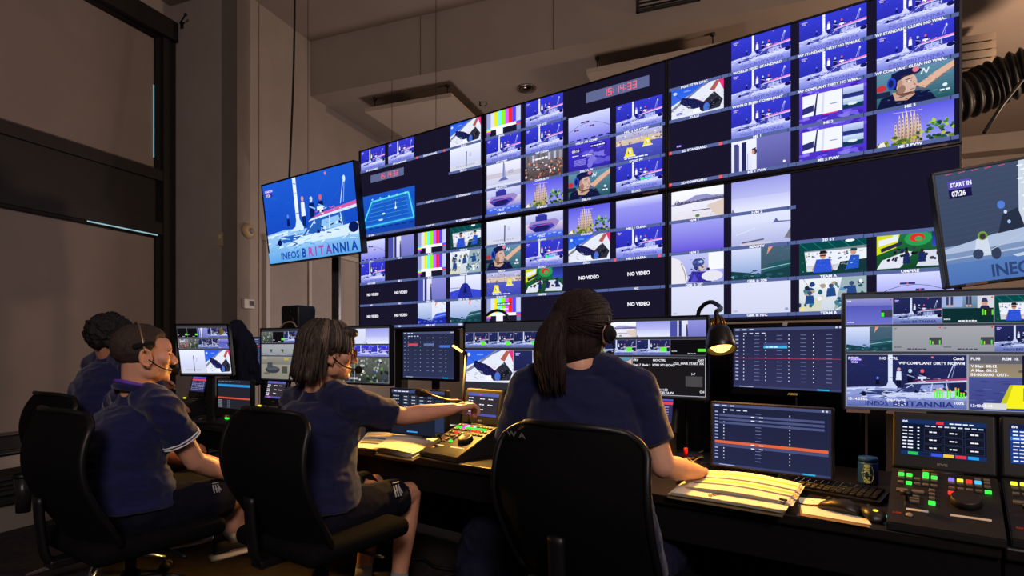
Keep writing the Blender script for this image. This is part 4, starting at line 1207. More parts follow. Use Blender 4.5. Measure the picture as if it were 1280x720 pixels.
# black cloth panels closing the space below the right part of the wall
for i, (s0, s1, lb) in enumerate(((1.62, 2.60, 'black cloth panel below the lower middle wall display'), (2.72, 3.85, 'black cloth panel below the lower right wall display'), (3.97, 5.6, 'black cloth panel right of the video wall stand'))):
    e = empty('cloth_panel', vw(s0, FLOOR, .1), label=lb, cat='panel', group='black cloth panels below the video wall')
    ht = VZ - .02 if i < 2 else 1.32
    bm = B()
    n_ = 60
    for side in (0, 1):
        pass
    prev = None
    for k in range(n_ + 1):
        s_ = s0 + (s1 - s0) * k / n_
        d_ = .10 + .012 * math.sin(k * .9) + .006 * math.sin(k * 2.3)
        col_ = [bm.verts.new(vw(s_, z_, d_ + o_)) for o_ in (0, .006) for z_ in (FLOOR + .02, ht)]
        if prev:
            a0, a1, b0, b1 = prev; c0, c1, d0, d1 = col_
            bm.faces.new((a0, c0, c1, a1)); bm.faces.new((b0, b1, d1, d0)); bm.faces.new((a1, c1, d1, b1)); bm.faces.new((a0, b0, d0, c0))
        prev = col_
    child_world('cloth', bm, mat('black_stage_cloth', (10, 9, 9), .95, spec=.05), e, True)
    bm = B(); tube(bm, [vw(s0, ht, .105), vw(s1, ht, .105)], .012, 8); child_world('top_rod', bm, M_STEEL, e, True)
    for s_ in (s0 + .02, s1 - .02):
        bm = B(); cyl(bm, vw(s_, FLOOR, .108), vw(s_, ht, .108), .009, n=8); child_world('upright', bm, M_STEEL, e, True)

# the display hanging left of the wall, tilted a little forwards
o_ = at(338, 332, 5.62)
e, s, cw, ch = display('hung_display', o_, YAW + .02, 1.35, .79, 'tilted hung display left of the video wall, showing a boat and large hull lettering', 'display', bez=.014, depth=.06, pitch=math.radians(7))
tile(s, 'boat_big', 0, 0, cw, ch)
bm = B(); box(bm, (1.25, -.0095, .007), (.08, .002, .008)); obj('maker_sticker', bm, M_STICK, e)
bm = B(); cyl(bm, (.67, .06, .4), (.67, .32, .4), .03, n=10); box(bm, (.67, .075, .4), (.4, .03, .4), .005); obj('mount', bm, M_STEEL, e)
q_ = wpoint(e, (.67, .32, .4)); bm = B(); box(bm, (q_.x, q_.y, (q_.z + .06 + FLOOR) / 2), (.07, .07, q_.z + .06 - FLOOR), .005); box(bm, (q_.x, q_.y, FLOOR + .015), (.5, .5, .03), .005); wchild('mount_pole', bm, M_STEEL, e)

# the rolled display at the right edge
def pic_right():
    c = Canvas(24.6, 9, .0009)
    c.rect(0, 0, 24.6, 9, (54, 66, 92), (62, 74, 100))
    c.rect(15.9, 0, 24.6, 9, (40, 50, 72))
    for k in range(20): c.line([(0, k * .45), (16, k * .45 + .6)], .03, (66, 78, 106))
    c.rect(0, 0, 16, 3.1, (86, 116, 165), (112, 138, 180)); c.rect(0, 0, 16, 1.7, (72, 108, 172), (84, 120, 180))
    c.poly([(6.9, 3.9), (7.6, 9), (9.0, 9), (8.6, 4.0)], (196, 206, 220)); 
    for k in range(14): c.ell(7.6 + .8 * ((k * 37) % 10) / 10, 4.2 + k * .34, .3, .08, (225, 232, 240), 6)
    c.poly([(9.0, 9), (16, 9), (16, 4.0), (9.2, 4.6)], (32, 40, 60)); c.text('C', 9.25, 7.0, .6, (150, 165, 195)); c.ell(10.4, 6.0, .5, .4, (130, 60, 110))
    c.poly([(0, 2.9), (4.6, 3.6), (7.0, 3.9), (7.8, 4.7), (9.4, 4.9), (9.6, 3.6), (16, 3.4), (16, 2.4), (0, 2.0)], (168, 184, 212))
    c.poly([(0, 2.5), (16, 3.0), (16, 2.6), (0, 2.1)], (120, 142, 180)); c.ell(8.6, 4.2, .9, .7, (196, 200, 205)); c.ell(8.6, 4.2, .55, .45, (140, 146, 156))
    c.poly([(5.0, 3.6), (7.4, 3.8), (7.0, 5.4), (5.6, 5.0)], (38, 46, 66)); c.ell(5.6, 5.8, .35, .32, (80, 120, 205)); c.ell(5.9, 5.2, .15, .15, (190, 210, 235)); c.ell(6.1, 4.4, .15, .15, (160, 190, 230))
    c.poly([(2.6, 2.0), (4.2, 2.0), (4.0, 3.4), (3.0, 3.4)], (200, 210, 226)); c.ell(3.6, 3.6, .45, .36, (110, 150, 60)); c.ell(3.6, 3.55, .28, .25, (60, 50, 52)); c.ell(3.0, 2.2, .5, .4, (52, 64, 92)); c.ell(4.6, 2.1, .45, .5, (48, 60, 84))
    c.line([(4.2, 2.4), (8, 3.6)], .06, (180, 190, 206)); c.poly([(6.0, 1.8), (16, 2.6), (16, 2.2), (6.4, 1.6)], (188, 202, 222))
    c.text('INEOS', 4.0, .3, .95, (44, 66, 110), bold=.03, sx=1.15); c.line([(8.6, .3), (8.6, 1.3)], .08, (60, 80, 124)); c.text('BRITANNIA', 9.0, .3, 1.0, (40, 60, 108), bold=.03)
    c.rect(1.1, 7.6, 3.2, 8.3, (84, 72, 170)); c.rect(1.1, 6.9, 3.2, 7.6, (24, 22, 66)); c.text('START IN', 1.3, 7.8, .34, W_, bold=.03); c.text('07:26', 1.35, 7.05, .42, W_, bold=.03)
    for k in range(5): c.line([(1.0 + k * 1.2, 8.85), (1.6 + k * 1.2, 8.9)], .06, (196, 80, 110))
    return c
PIC['right_tv'] = pic_right().mesh('picture_right')
o_ = at(1183, 361, 2.32)
e, s, cw, ch = display('side_display', o_, math.radians(-20), .93, .485, 'tilted display at the right edge, showing a sailor with green ear defenders', 'display', bez=.011, depth=.05, roll=math.radians(-6.5))
link_mesh('picture_tile', PIC['right_tv'], None, s, (0, -.0004, 0), None, (cw / 24.6, cw / 24.6, ch / 9))
bm = B(); box(bm, (.10, -.0095, .0055), (.075, .002, .009)); obj('maker_sticker', bm, M_STICK, e)
bm = B(); box(bm, (.46, .065, .24), (.3, .03, .3), .005); cyl(bm, (.46, .07, .24), (.46, .3, .24), .025, n=10); obj('mount', bm, M_STEEL, e)
q_ = wpoint(e, (.46, .3, .24)); bm = B(); box(bm, (q_.x, q_.y, (q_.z + .05 + FLOOR) / 2), (.06, .06, q_.z + .05 - FLOOR), .005); box(bm, (q_.x, q_.y, FLOOR + .015), (.4, .4, .03), .005); wchild('mount_pole', bm, M_STEEL, e)
# ------------------------------------------------------------------ desks
DESK = 0.74
D0 = Vector((-.78, 2.80, 0))
def dp(t, d, z):
    p = D0 + UW * t + NW * d
    return Vector((p.x, p.y, z))
M_DESK = mat('black_desk_laminate', (18, 16, 15), 0.4, var=.15, vscale=25)
M_APRON = mat('black_desk_apron', (10, 10, 11), 0.8, bump=.05, spec=.12)
def desk_unit(t0, t1, label):
    L = t1 - t0
    e = empty('console_desk', dp(t0, 0, FLOOR), YAW, label, 'desk', 'console desks in one row')
    h = DESK - FLOOR
    bm = B(); box(bm, (L / 2, .44, h - .0175), (L - .004, .88, .035), .006); obj('desk_top', bm, M_DESK, e)
    bm = B(); box(bm, (L / 2, .03, h - .035 - .06), (L - .006, .025, .12), .003); obj('apron', bm, M_APRON, e)
    bm = B(); box(bm, (L / 2, .84, h - .035 - .31), (L - .02, .02, .62), .003); obj('back_panel', bm, M_APRON, e)
    for x in (.07, L - .07):
        bm = B(); box(bm, (x, .42, (h - .035) / 2), (.07, .09, h - .035), .004); obj('leg', bm, M_STEEL, e)
        bm = B(); box(bm, (x, .42, .02), (.07, .74, .04), .006); obj('foot', bm, M_STEEL, e)
    return e
desk_unit(-2.45, -.75, 'black console desk at the far left end of the row')
desk_unit(-.75, .847, 'black console desk in front of the grey-haired person with glasses')
desk_unit(.847, 2.45, 'black console desk with the open notebook on it')
desk_unit(2.45, 3.5, 'black console desk at the near right end of the row')

# ------------------------------------------------------------------ desk monitors
def monitor(name, L, R, label, group=None, bez=.009, bezb=None, base=(40, 40, 48), base_top=None, pitch=0.0, depth=.03, stand=True, foot_z=None, H=None):
    a, b = at(L[0], L[2], L[3]), at(R[0], R[2], R[3])
    z = (a.z + b.z) / 2
    W = (b - a).xy.length
    Hh = H or ((L[2] - L[1]) / F_PX * L[3] + (R[2] - R[1]) / F_PX * R[3]) / 2
    yaw = math.atan2(b.y - a.y, b.x - a.x)
    e, s, cw, ch = display(name, (a.x, a.y, z), yaw, W, Hh, label, 'monitor', group, bez, depth, base, pitch, 0, bezb, True, base_top)
    if stand:
        dz = (DESK if foot_z is None else foot_z) - z
        MI = (Matrix.Translation(e.location) @ e.rotation_euler.to_matrix().to_4x4()).inverted() @ Matrix.Translation(e.location) @ Matrix.Rotation(yaw, 4, 'Z')
        off = math.sin(pitch) * Hh * .5
        bm = B(); box(bm, (W / 2, depth + .04 - off, (dz + Hh * .55) / 2), (.05, .025, Hh * .55 - dz), .004, MI); box(bm, (W / 2, depth + .015, Hh * .5), (.12, .035, .12), .004); obj('stand_neck', bm, M_PLASTIC, e)
        bm = B(); box(bm, (W / 2, depth + .02 - off, dz + .0085), (min(.26, W * .6), .16, .015), .004, MI); obj('stand_foot', bm, M_PLASTIC, e)
    return e, s, cw, ch

def overlay(parent, w, h, fn, y=-.0032, name='screen_lettering'):
    c = Canvas(w, h, 1e-5)
    fn(c)
    return link_mesh(name, c.mesh(name), None, parent, (0, y, 0))

def meter(s, x, z, w, h, tip=False):
    c = Canvas(w, h, 1e-5); c.rect(0, 0, w, h, (90, 238, 50))
    if tip: c.rect(0, h * .85, w, h, (250, 170, 40))
    return link_mesh('level_bar', c.mesh('level_bar'), None, s, (x, -.004, z))

def thumbs(s, keys, x, z, w, h):
    for k in keys:
        c = Canvas(w, h, 1e-5); c.rect(0, 0, w, h, (150, 152, 165))
        link_mesh('tile_border', c.mesh('tile_border'), None, s, (x, -.0002, z))
        tile(s, k, x + w * .008, z + h * .01, w * .984, h * .98)
        x += w

# centre ultrawide
e, s, cw, ch = monitor('ultrawide_monitor', (580, 403, 487, 2.95), (886, 393, 501, 2.30), 'very wide monitor in front of the ponytailed person', 'ultrawide monitors on the desks', base=(44, 44, 52))
tw = cw * .105
thumbs(s, ['boat_dim', 'boat_dim', 'boat_dim', 'boat_dim'], 0, ch * .63, cw * .122, ch * .23)
thumbs(s, ['zulu', 'boat_dim'], 0, ch * .1, cw * .243, ch * .49)
thumbs(s, ['grey', 'bay', 'hazesky', 'mast_wall'], cw * .515, ch * .765, cw * .121, ch * .2)
thumbs(s, ['dark', 'boat_dim', 'boat_dim', 'dark'], cw * .515, ch * .53, cw * .121, ch * .2)
thumbs(s, ['helmet'], cw * .515, ch * .02, cw * .225, ch * .48)
def f(c):
    x0, x1, y0, y1 = cw * .742, cw * .998, ch * .02, ch * .5
    c.rect(x0, y0, x1, y1, (190, 192, 205)); c.rect(x0 + .002, y0 + .002, x1 - .002, y1 - .002, (26, 23, 26))
    W = x1 - x0; h = ch * .028
    def t(s_, fx, fy, al='l'): c.text(s_, x0 + W * fx, y0 + (y1 - y0) * fy, h, W_, al, .02)
    t('PRV', .02, .9); t('NO CTRL', .3, .9); t('0297', .98, .9, 'r'); t('CLR_HWR START XX', .98, .82, 'r'); t('Page 7  Bank 1  XT05 XT1 ECHO', .02, .77); t('1-P', .82, .55); t('00:00:00:00', .02, .14); t('00:11:00', .36, .12); t('DELTA PV', .4, .04); t('CH', .98, .1, 'r')
    c.rect(x0 + W * .74, y0 + ch * .12, x1 - W * .04, y0 + ch * .25, (72, 70, 72))
    for k in range(14): c.line([(x0 + W * (.75 + k * .016), y0 + ch * .12), (x0 + W * (.75 + k * .016), y0 + ch * .25)], .0008, (54, 52, 54))
overlay(s, cw, ch, f)
for fx in (.085, .207, .329, .451): meter(s, cw * fx, ch * .665, .02 * cw, ch * .055)
for fx in (.72, .845): meter(s, cw * fx, ch * .58, .022 * cw, ch * .05)
bm = B(); box(bm, (.06, -.0095, .006), (.05, .002, .008)); obj('maker_sticker', bm, M_STICK, e)

# left ultrawide, beyond the person with glasses
e, s, cw, ch = monitor('ultrawide_monitor', (326, 411, 476, 3.80), (489, 405, 482, 3.22), 'very wide monitor behind the head of the person with glasses', 'ultrawide monitors on the desks', base=(44, 44, 50))
thumbs(s, ['fresco', 'dark', 'boat_dim', 'mast_wall', 'boat_dim'], .0, ch * .73, cw * .1, ch * .22)
thumbs(s, ['hazesky', 'blank', 'hazesky'], cw * .52, ch * .70, cw * .158, ch * .27)
thumbs(s, ['grey', 'grey', 'grey', 'boat_dim', 'boat_dim'], .0, ch * .48, cw * .1, ch * .22)
thumbs(s, ['boat_dim', 'boat', 'boat', 'boat'], cw * .52, ch * .48, cw * .118, ch * .2)
thumbs(s, ['rib', 'rib'], 0, ch * .02, cw * .25, ch * .44)
thumbs(s, ['fresco', 'fresco'], cw * .52, ch * .02, cw * .237, ch * .44)
def f(c):
    for k, (tx, fx, fy) in enumerate((('XT 2', .8, .38), ('12:54', .8, .30), ('REM 00:12', .6, .4), ('15:14:33:02', .72, .07), ('PGM', .53, .4))):
        c.text(tx, cw * fx, ch * fy, ch * .035, W_)
overlay(s, cw, ch, f)

# far left monitor
e, s, cw, ch = monitor('far_monitor', (226, 406, 470, 3.72), (292, 403, 470, 3.70), 'small squarish monitor at the far left with yellow tape on its corner', base=(60, 60, 66), pitch=math.radians(10))
thumbs(s, ['dark', 'dark', 'mast_wall', 'boat_dim', 'boat_dim'], 0, ch * .76, cw / 5, ch * .19)
thumbs(s, ['crowd', 'fresco', 'boat_dim', 'boat_dim', 'sea'], 0, ch * .54, cw / 5, ch * .19)
thumbs(s, ['white_mast', 'zulu'], 0, ch * .03, cw / 2, ch * .48)
bm = B(); box(bm, (cw - .03, -.0095, ch - .03), (.022, .002, .04)); obj('yellow_tape', bm, mat('yellow_tape', (190, 170, 30), .6), e)

# table style user interface pictures
def ui_table(c, w, h, rows, cols, hi=None, red=None, orange=None, bgc=(42, 46, 74), seed=1):
    rnd = random.Random(seed)
    c.rect(0, 0, w, h, bgc, tuple(int(x * .85) for x in bgc))
    c.rect(0, h * .955, w, h, (70, 78, 120)); c.rect(0, 0, w, h * .03, (58, 64, 104))
    for k in range(3): c.rect(w * (.02 + k * .07), h * .965, w * (.06 + k * .07), h * .985, (190, 200, 230))
    for k in range(2): c.rect(w * (.93 + k * .03), h * .965, w * (.945 + k * .03), h * .988, (210, 215, 235))
    for k in range(4): c.rect(w * (.1 + k * .06), h * .9, w * (.135 + k * .06), h * .918, (200, 206, 232))
    for r in range(rows):
        y = h * (.86 - r * .80 / rows)
        c.rect(w * .02, y, w * .05, y + h * .02, (150, 160, 205))
        for q in range(cols):
            x = w * (.1 + q * .86 / cols)
            if q % 2 == 0: c.rect(x, y, x + w * .008, y + h * .02, (205, 210, 235))
            else: c.rect(x, y + h * .005, x + w * .05, y + h * .013, (112, 120, 165))
    c.rect(w * .78, h * .008, w * .88, h * .028, (40, 175, 215)); c.rect(w * .06, h * .01, w * .2, h * .022, (170, 178, 215))
    if hi: c.rect(w * hi[0], h * hi[1], w * hi[2], h * hi[3], (60, 170, 225)); c.rect(w * hi[0], h * hi[3], w * hi[2], h * (hi[3] + .05), (60, 68, 120)); c.words(w * (hi[0] + .02), h * (hi[1] + .012), w * .12, h * .018, 3)
    if red: c.rect(0, h * red, w, h * red + h * .008, (180, 50, 76))
    if orange:
        c.rect(w * .02, h * orange, w * .98, h * (orange + .045), (214, 98, 62)); c.rect(w * .02, h * (orange - .05), w * .98, h * (orange - .005), (70, 76, 116))

e, s, cw, ch = monitor('flat_monitor', (502, 414, 474, 3.62), (571, 409, 478, 3.36), 'black monitor with dark blue table screen, hung just below the lower left wall display', base=(20, 20, 26), bez=.016)
def f(c):
    ui_table(c, cw, ch, 9, 7, seed=3, bgc=(44, 50, 80))
    for fx, fy, col in ((.1, .7, (200, 70, 80)), (.42, .7, (90, 110, 160)), (.72, .66, (70, 110, 200))): c.rect(cw * fx, ch * fy, cw * (fx + .2), ch * (fy + .05), col)
overlay(s, cw, ch, f, -.0005)

e, s, cw, ch = monitor('flat_monitor', (914, 410, 493, 2.90), (1060, 400, 499, 2.50), 'black monitor with blue table screen beside the lit gooseneck lamp', base=(20, 20, 26), bez=.014, bezb=.035)
overlay(s, cw, ch, lambda c: ui_table(c, cw, ch, 13, 8, hi=(.3, .66, .52, .70), red=.49, bgc=(46, 48, 84)), -.0005)
c = Canvas(.08, .014, 1e-5); c.text('ASUS', .04, .002, .010, (150, 120, 60), 'c', .03, sx=1.4)
link_mesh('maker_lettering', c.mesh('maker_lettering'), None, e, (cw * .52, -.0095, .008))
bm = B(); box(bm, (cw * .53, -.006, ch + .05), (.02, .012, .02), .002); obj('camera_clip', bm, M_WHITEP, e)

e, s, cw, ch = monitor('low_monitor', (889, 504, 582, 2.19), (1042, 508, 601, 1.93), 'low monitor with an orange table row, standing behind the keyboards', base=(20, 20, 26), bez=.007, foot_z=DESK)
def f(c):
    ui_table(c, cw, ch, 15, 3, orange=.36, bgc=(36, 40, 70))
    for y in (.80, .74, .68): c.rect(cw * .06, ch * y, cw * .95, ch * (y + .035), (74, 82, 124))
    for y in (.81, .75, .37, .31): c.rect(cw * .35, ch * y, cw * .38, ch * (y + .012), W_); c.rect(cw * .42, ch * y, cw * .455, ch * (y + .012), W_)
overlay(s, cw, ch, f, -.0005)

# big right monitor
e, s, cw, ch = monitor('tall_monitor', (1053, 367, 512, 2.10), (1392, 355, 524, 1.82), 'large multi-picture monitor at the right, with yellow buoy and audio level bars', base=(58, 60, 70), bez=.007)
WN = cw
w4 = ch * .47 * 16 / 9 * 1.05 * .4
thumbs(s, ['sea', 'boat_dim', 'deck', 'team_a', 'boat_dim'], .004, ch * .735, w4, ch * .225)
thumbs(s, ['cockpit', 'grey', 'grey', 'boat_dim', 'grey'], .004, ch * .50, w4, ch * .215)
wb = ch * .47 * 16 / 9 * 1.05
thumbs(s, ['boat_dim', 'mark'], .004, ch * .015, wb, ch * .46)
def f(c):
    b = wb
    h = ch * .023
    def t(s_, x, y, al='l', k=1.0): c.text(s_, x, y * ch, h * k, W_, al, .025)
    t('PGM5', .012, .43); t('NO CTRL', b * .3, .43); t('Cam3', b * .98, .43, 'r'); t('WF COMPLIANT DIRTY NO WM', b * .985, .39, 'r'); t('15:14:33:02.', .012, .075); t('09h22m25', b * .36, .07); t('ECHO', b * .42, .035); t('100%', b * .98, .06, 'r')
    t('PL98', b + .012, .43); t('REM 10.', b * 1.27, .43); t('V Max  00:12', b + .012, .37); t('A Max  00:12', b + .012, .335); t('IN-00:00:00  OUT-', b + .012, .30); t('13:40:55:14', b + .012, .045)
overlay(s, cw, ch, f)
for k in range(12):
    hh = (.06, .08, .08, .07, .0, .08, .07, .0, .09, .085, .05, .05)[k]
    if hh: meter(s, wb * (.74 + k * .021), ch * .11, wb * .013, ch * hh, True)
for x in (.05, .2):
    bm = B(); box(bm, (x, -.009, -.002), (.06 + x * .3, .003, .012)); obj('maker_sticker', bm, M_STICK, e)

# ------------------------------------------------------------------ swivel chairs
M_MESH = mat('black_chair_mesh', (7, 7, 8), 0.9, bump=.4, bscale=500, spec=.1)
M_SEAT = mat('black_seat_fabric', (9, 9, 10), 0.9, bump=.3, bscale=400, spec=.1)
def chair_back_bm():
    bm = B()
    nu, nv = 18, 24
    rows = [[], []]
    for side in (0, 1):
        grid = []
        for j in range(nv + 1):
            v = j / nv
            wv = .262 * (1 - max(0, (.12 - v) / .12) ** 2.2 * .45) * (1 - max(0, (v - .86) / .14) ** 2.6 * .26) * (.93 + .07 * math.sin(math.pi * min(1, v * 1.05)))
            z = .44 + .53 * v
            lean = -.19 - .07 * v - .03 * math.sin(v * math.pi) + .035 * math.cos(v * math.pi * 1.6)
            r = []
            for i in range(nu + 1):
                u = -1 + 2 * i / nu
                x = u * wv
                y = lean + .055 * abs(u) ** 2.2 - (.014 if side else 0) - (.012 * (1 - u ** 2) if side else 0)
                top = -.018 * abs(u) ** 4 * (v > .8) * ((v - .8) / .2)
                r.append(bm.verts.new((x, y, z + top)))
            grid.append(r)
        rows[side] = grid
        for j in range(nv):
            for i in range(nu):
                bm.faces.new((grid[j][i], grid[j][i + 1], grid[j + 1][i + 1], grid[j + 1][i]))
    f, b = rows
    def strip(p, q):
        for k in range(len(p) - 1): bm.faces.new((p[k], p[k + 1], q[k + 1], q[k]))
    strip(f[0], b[0]); strip(f[-1], b[-1]); strip([r[0] for r in f], [r[0] for r in b]); strip([r[-1] for r in f], [r[-1] for r in b])
    rim = [r[0].co.copy() for r in b] + [v.co.copy() for v in b[-1][1:]] + [r[-1].co.copy() for r in b[::-1]][1:] + [v.co.copy() for v in b[0][::-1]][1:]
    return bm, rim

def make_chair(loc, rz, label, ring=False, sz=.46):
    e = empty('swivel_chair', (loc[0], loc[1], FLOOR), rz, label, 'chair', 'black mesh-back swivel chairs')
    bm, rim = chair_back_bm()
    obj('backrest', bm, M_MESH, e, True)
    bm = B(); tube(bm, rim, .011, 8, cap=False); obj('back_frame', bm, M_PLASTIC, e, True)
    bm = B(); box(bm, (0, .02, sz), (.50, .48, .075), .034, seg=4); obj('seat', bm, M_SEAT, e, True)
    bm = B(); box(bm, (0, .0, sz - .055), (.2, .26, .05), .01); box(bm, (0, -.16, sz - .045), (.07, .22, .03), .006); obj('tilt_mechanism', bm, M_PLASTIC, e)
    bm = B(); tube(bm, spline([(0, -.2, sz - .045), (0, -.265, sz - .03), (0, -.285, .52), (0, -.295, .66)], 5), [.03] * 16, 8, flat=.5); obj('back_spine', bm, M_PLASTIC, e, True)
    bm = B(); tube(bm, [(.12, .04, sz - .05), (.27, .06, sz - .06), (.3, .06, sz - .06)], .007, 6); obj('height_lever', bm, M_PLASTIC, e, True)
    bm = B(); cyl(bm, (0, 0, .10), (0, 0, .30), .033, n=16); cyl(bm, (0, 0, .3), (0, 0, sz - .07), .02, n=16); obj('gas_lift', bm, M_PLASTIC, e, True)
    bm = B(); cyl(bm, (0, 0, .075), (0, 0, .14), .045, .038, n=16); obj('base_hub', bm, M_PLASTIC, e, True)
    for k in range(5):
        a = math.radians(90 + 72 * k + 20)
        d = Vector((math.cos(a), math.sin(a), 0))
        bm = B(); tube(bm, [d * .03 + Vector((0, 0, .115)), d * .17 + Vector((0, 0, .10)), d * .31 + Vector((0, 0, .075))], [.026, .022, .017], 8, flat=.7); obj('base_arm', bm, M_CHROME, e, True)
        c = d * .31
        side = Vector((-d.y, d.x, 0))
        bm = B()
        for s_ in (-1, 1): cyl(bm, c + side * (.008 * s_) + Vector((0, 0, .028)), c + side * (.026 * s_) + Vector((0, 0, .028)), .028, n=14)
        box(bm, (c.x, c.y, .045), (.03, .03, .03), .004); obj('caster', bm, M_PLASTIC, e, True)
    if ring:
        bm = B(); tube(bm, [(.21 * math.cos(t), .21 * math.sin(t), .2) for t in [i * math.pi / 16 for i in range(33)]], .011, 8); obj('foot_ring', bm, M_CHROME, e, True)
        bm = B()
        for k in range(3): t = 2.1 * k; tube(bm, [(.03 * math.cos(t), .03 * math.sin(t), .21), (.21 * math.cos(t), .21 * math.sin(t), .2)], .008, 6)
        obj('ring_spoke', bm, M_CHROME, e, True)
    return e
def facing(deg): return math.radians(deg - 90)
def chair_at(backx, backy, deg, label, ring=False, sz=.46):
    d = Vector((math.cos(math.radians(deg)), math.sin(math.radians(deg)), 0))
    p = Vector((backx, backy, 0)) + d * .24
    return make_chair(p, facing(deg), label, ring, sz)
CH4 = chair_at(.157, 1.62, 52, 'black mesh-back chair of the ponytailed person, nearest the camera', sz=.40)
CH3 = chair_at(-.90, 2.03, 55, 'black mesh-back chair of the person with glasses and outstretched arm')
CH2 = chair_at(-1.65, 2.03, 57, 'black mesh-back chair with chrome foot ring, under the person in the polo shirt', True)
CH1 = chair_at(-2.27, 2.74, 60, 'black mesh-back chair farthest left, under the person with curly hair')
# ------------------------------------------------------------------ people
M_SKIN = [mat('skin_a', (196, 142, 116), .5, var=.08, vscale=18), mat('skin_b', (190, 136, 110), .5, var=.08, vscale=18), mat('skin_c', (198, 148, 122), .5, var=.08, vscale=18), mat('skin_d', (170, 118, 92), .5, var=.08, vscale=18)]
M_NAVY = mat('navy_polo_cloth', (22, 25, 66), .85, spec=.12, var=.12, vscale=60, bump=.15, bscale=600, sheen=.2)
M_NAVY2 = mat('navy_tee_cloth', (21, 24, 58), .85, spec=.12, var=.12, vscale=60, bump=.15, bscale=600, sheen=.2)
M_SHORT = mat('dark_shorts_cloth', (15, 16, 28), .9, spec=.1, var=.1, vscale=40, bump=.1, bscale=500)
M_JEAN = mat('dark_denim', (28, 28, 50), .9, spec=.1, var=.15, vscale=80, bump=.2, bscale=500)
M_HAIRS = {'brown_crop': mat('hair_cropped_brown', (52, 40, 34), .75, var=.35, vscale=120, bump=.5, bscale=300),
           'grey_streak': mat('hair_dark_with_grey_streaks', (50, 40, 34), .55, var=.75, vscale=16, bump=.5, bscale=40, stretch=(6, 6, .6)),
           'dark': mat('hair_dark_brown', (36, 25, 24), .6, spec=.15, var=.5, vscale=20, bump=.5, bscale=60, stretch=(6, 6, .5)),
           'curly': mat('hair_black_curly', (18, 15, 15), .7, var=.3, vscale=50, bump=.8, bscale=90)}
M_FOAM = mat('black_foam', (14, 13, 13), .95, bump=.6, bscale=500)
M_WHITE = mat('white_trim', (205, 205, 210), .7)
M_EYE = mat('eye', (30, 22, 20), .15)

def remesh(bm, voxel, smooth, name):
    me = bpy.data.meshes.new('tmp'); bm.to_mesh(me); bm.free()
    o = bpy.data.objects.new('tmp', me); COL.objects.link(o)
    r = o.modifiers.new('r', 'REMESH'); r.mode = 'VOXEL'; r.voxel_size = voxel; r.use_smooth_shade = True
    if smooth:
        s = o.modifiers.new('s', 'SMOOTH'); s.factor = .5; s.iterations = smooth
    dg = bpy.context.evaluated_depsgraph_get()
    out = bpy.data.meshes.new_from_object(o.evaluated_get(dg))
    bpy.data.objects.remove(o); bpy.data.meshes.remove(me)
    out.name = name
    out.shade_smooth()
    return out

def caps(bm, pts, rs, n=14):
    """chain of tapered capsules, closed pieces that overlap"""
    for i, p in enumerate(pts):
        ball(bm, p, rs[i], n)
    for i in range(len(pts) - 1):
        cyl(bm, pts[i], pts[i + 1], rs[i], rs[i + 1], n)

def loft(bm, secs, n=24):
    """secs: (centre, ax vector, ay vector) ellipses, closed"""
    rings = []
    for c, ax, ay in secs:
        rings.append([bm.verts.new(Vector(c) + ax * math.cos(t) + ay * math.sin(t)) for t in [2 * math.pi * k / n for k in range(n)]])
    for a, b in zip(rings, rings[1:]):
        for k in range(n): bm.faces.new((a[k], a[(k + 1) % n], b[(k + 1) % n], b[k]))
    bm.faces.new(rings[0][::-1]); bm.faces.new(rings[-1])

def displace(me, fn):
    n = len(me.vertices)
    co = np.zeros(n * 3); me.vertices.foreach_get('co', co)
    no = np.zeros(n * 3); me.vertices.foreach_get('normal', no)
    co = co.reshape(-1, 3); no = no.reshape(-1, 3)
    d = np.array([fn(Vector(p), Vector(q)) for p, q in zip(co, no)])
    co = co + no * d[:, None]
    me.vertices.foreach_set('co', co.ravel()); me.update()

def hand(bm, wrist, d, palm_n, thumb, curl, s=1.0, spread=.12):
    """palm and five separate fingers: d along the hand, palm_n out of the palm, thumb = side of the thumb"""
    d = d.normalized(); palm_n = (palm_n - d * palm_n.dot(d)).normalized(); lat = (thumb - d * thumb.dot(d) - palm_n * thumb.dot(palm_n)).normalized()
    for k in range(4):
        o = lat * ((1.5 - k) * .0195 * s)
        caps(bm, [wrist + o * .6 + d * .012 * s, wrist + o + d * .09 * s], [.0155 * s, .0135 * s], 10)
    ball(bm, wrist + d * .05 * s - palm_n * .0 + palm_n * .006, (.03 * s,) * 3, 10)
    L = (.072, .080, .075, .058)
    for k in range(4):
        o = lat * ((1.5 - k) * .0205 * s)
        p = wrist + o + d * .09 * s
        dirv = (d + lat * (1.5 - k) * spread * .5).normalized()
        pts = [p]
        ang = 0
        for j, f in enumerate((.45, .3, .25)):
            ang += curl * (.8, 1.0, .7)[j]
            v = dirv * math.cos(ang) + palm_n * math.sin(ang)
            pts.append(pts[-1] + v * L[k] * f * s)
        caps(bm, pts, [.0108 * s, .0102 * s, .0094 * s, .0084 * s], 8)
    p = wrist + lat * .026 * s + d * .025 * s + palm_n * .008 * s
    v1 = (lat * .75 + d * .8 + palm_n * .35).normalized(); v2 = (lat * .25 + d * .9 + palm_n * .45).normalized()
    caps(bm, [p, p + v1 * .042 * s, p + v1 * .042 * s + v2 * .034 * s, p + v1 * .042 * s + v2 * .058 * s], [.017 * s, .0125 * s, .011 * s, .0092 * s], 8)

def head_frame(c, yaw, pitch=0.0, roll=0.0):
    return Matrix.Translation(c) @ Matrix.Rotation(math.radians(yaw - 90), 4, 'Z') @ Matrix.Rotation(math.radians(pitch), 4, 'X') @ Matrix.Rotation(math.radians(roll), 4, 'Y')

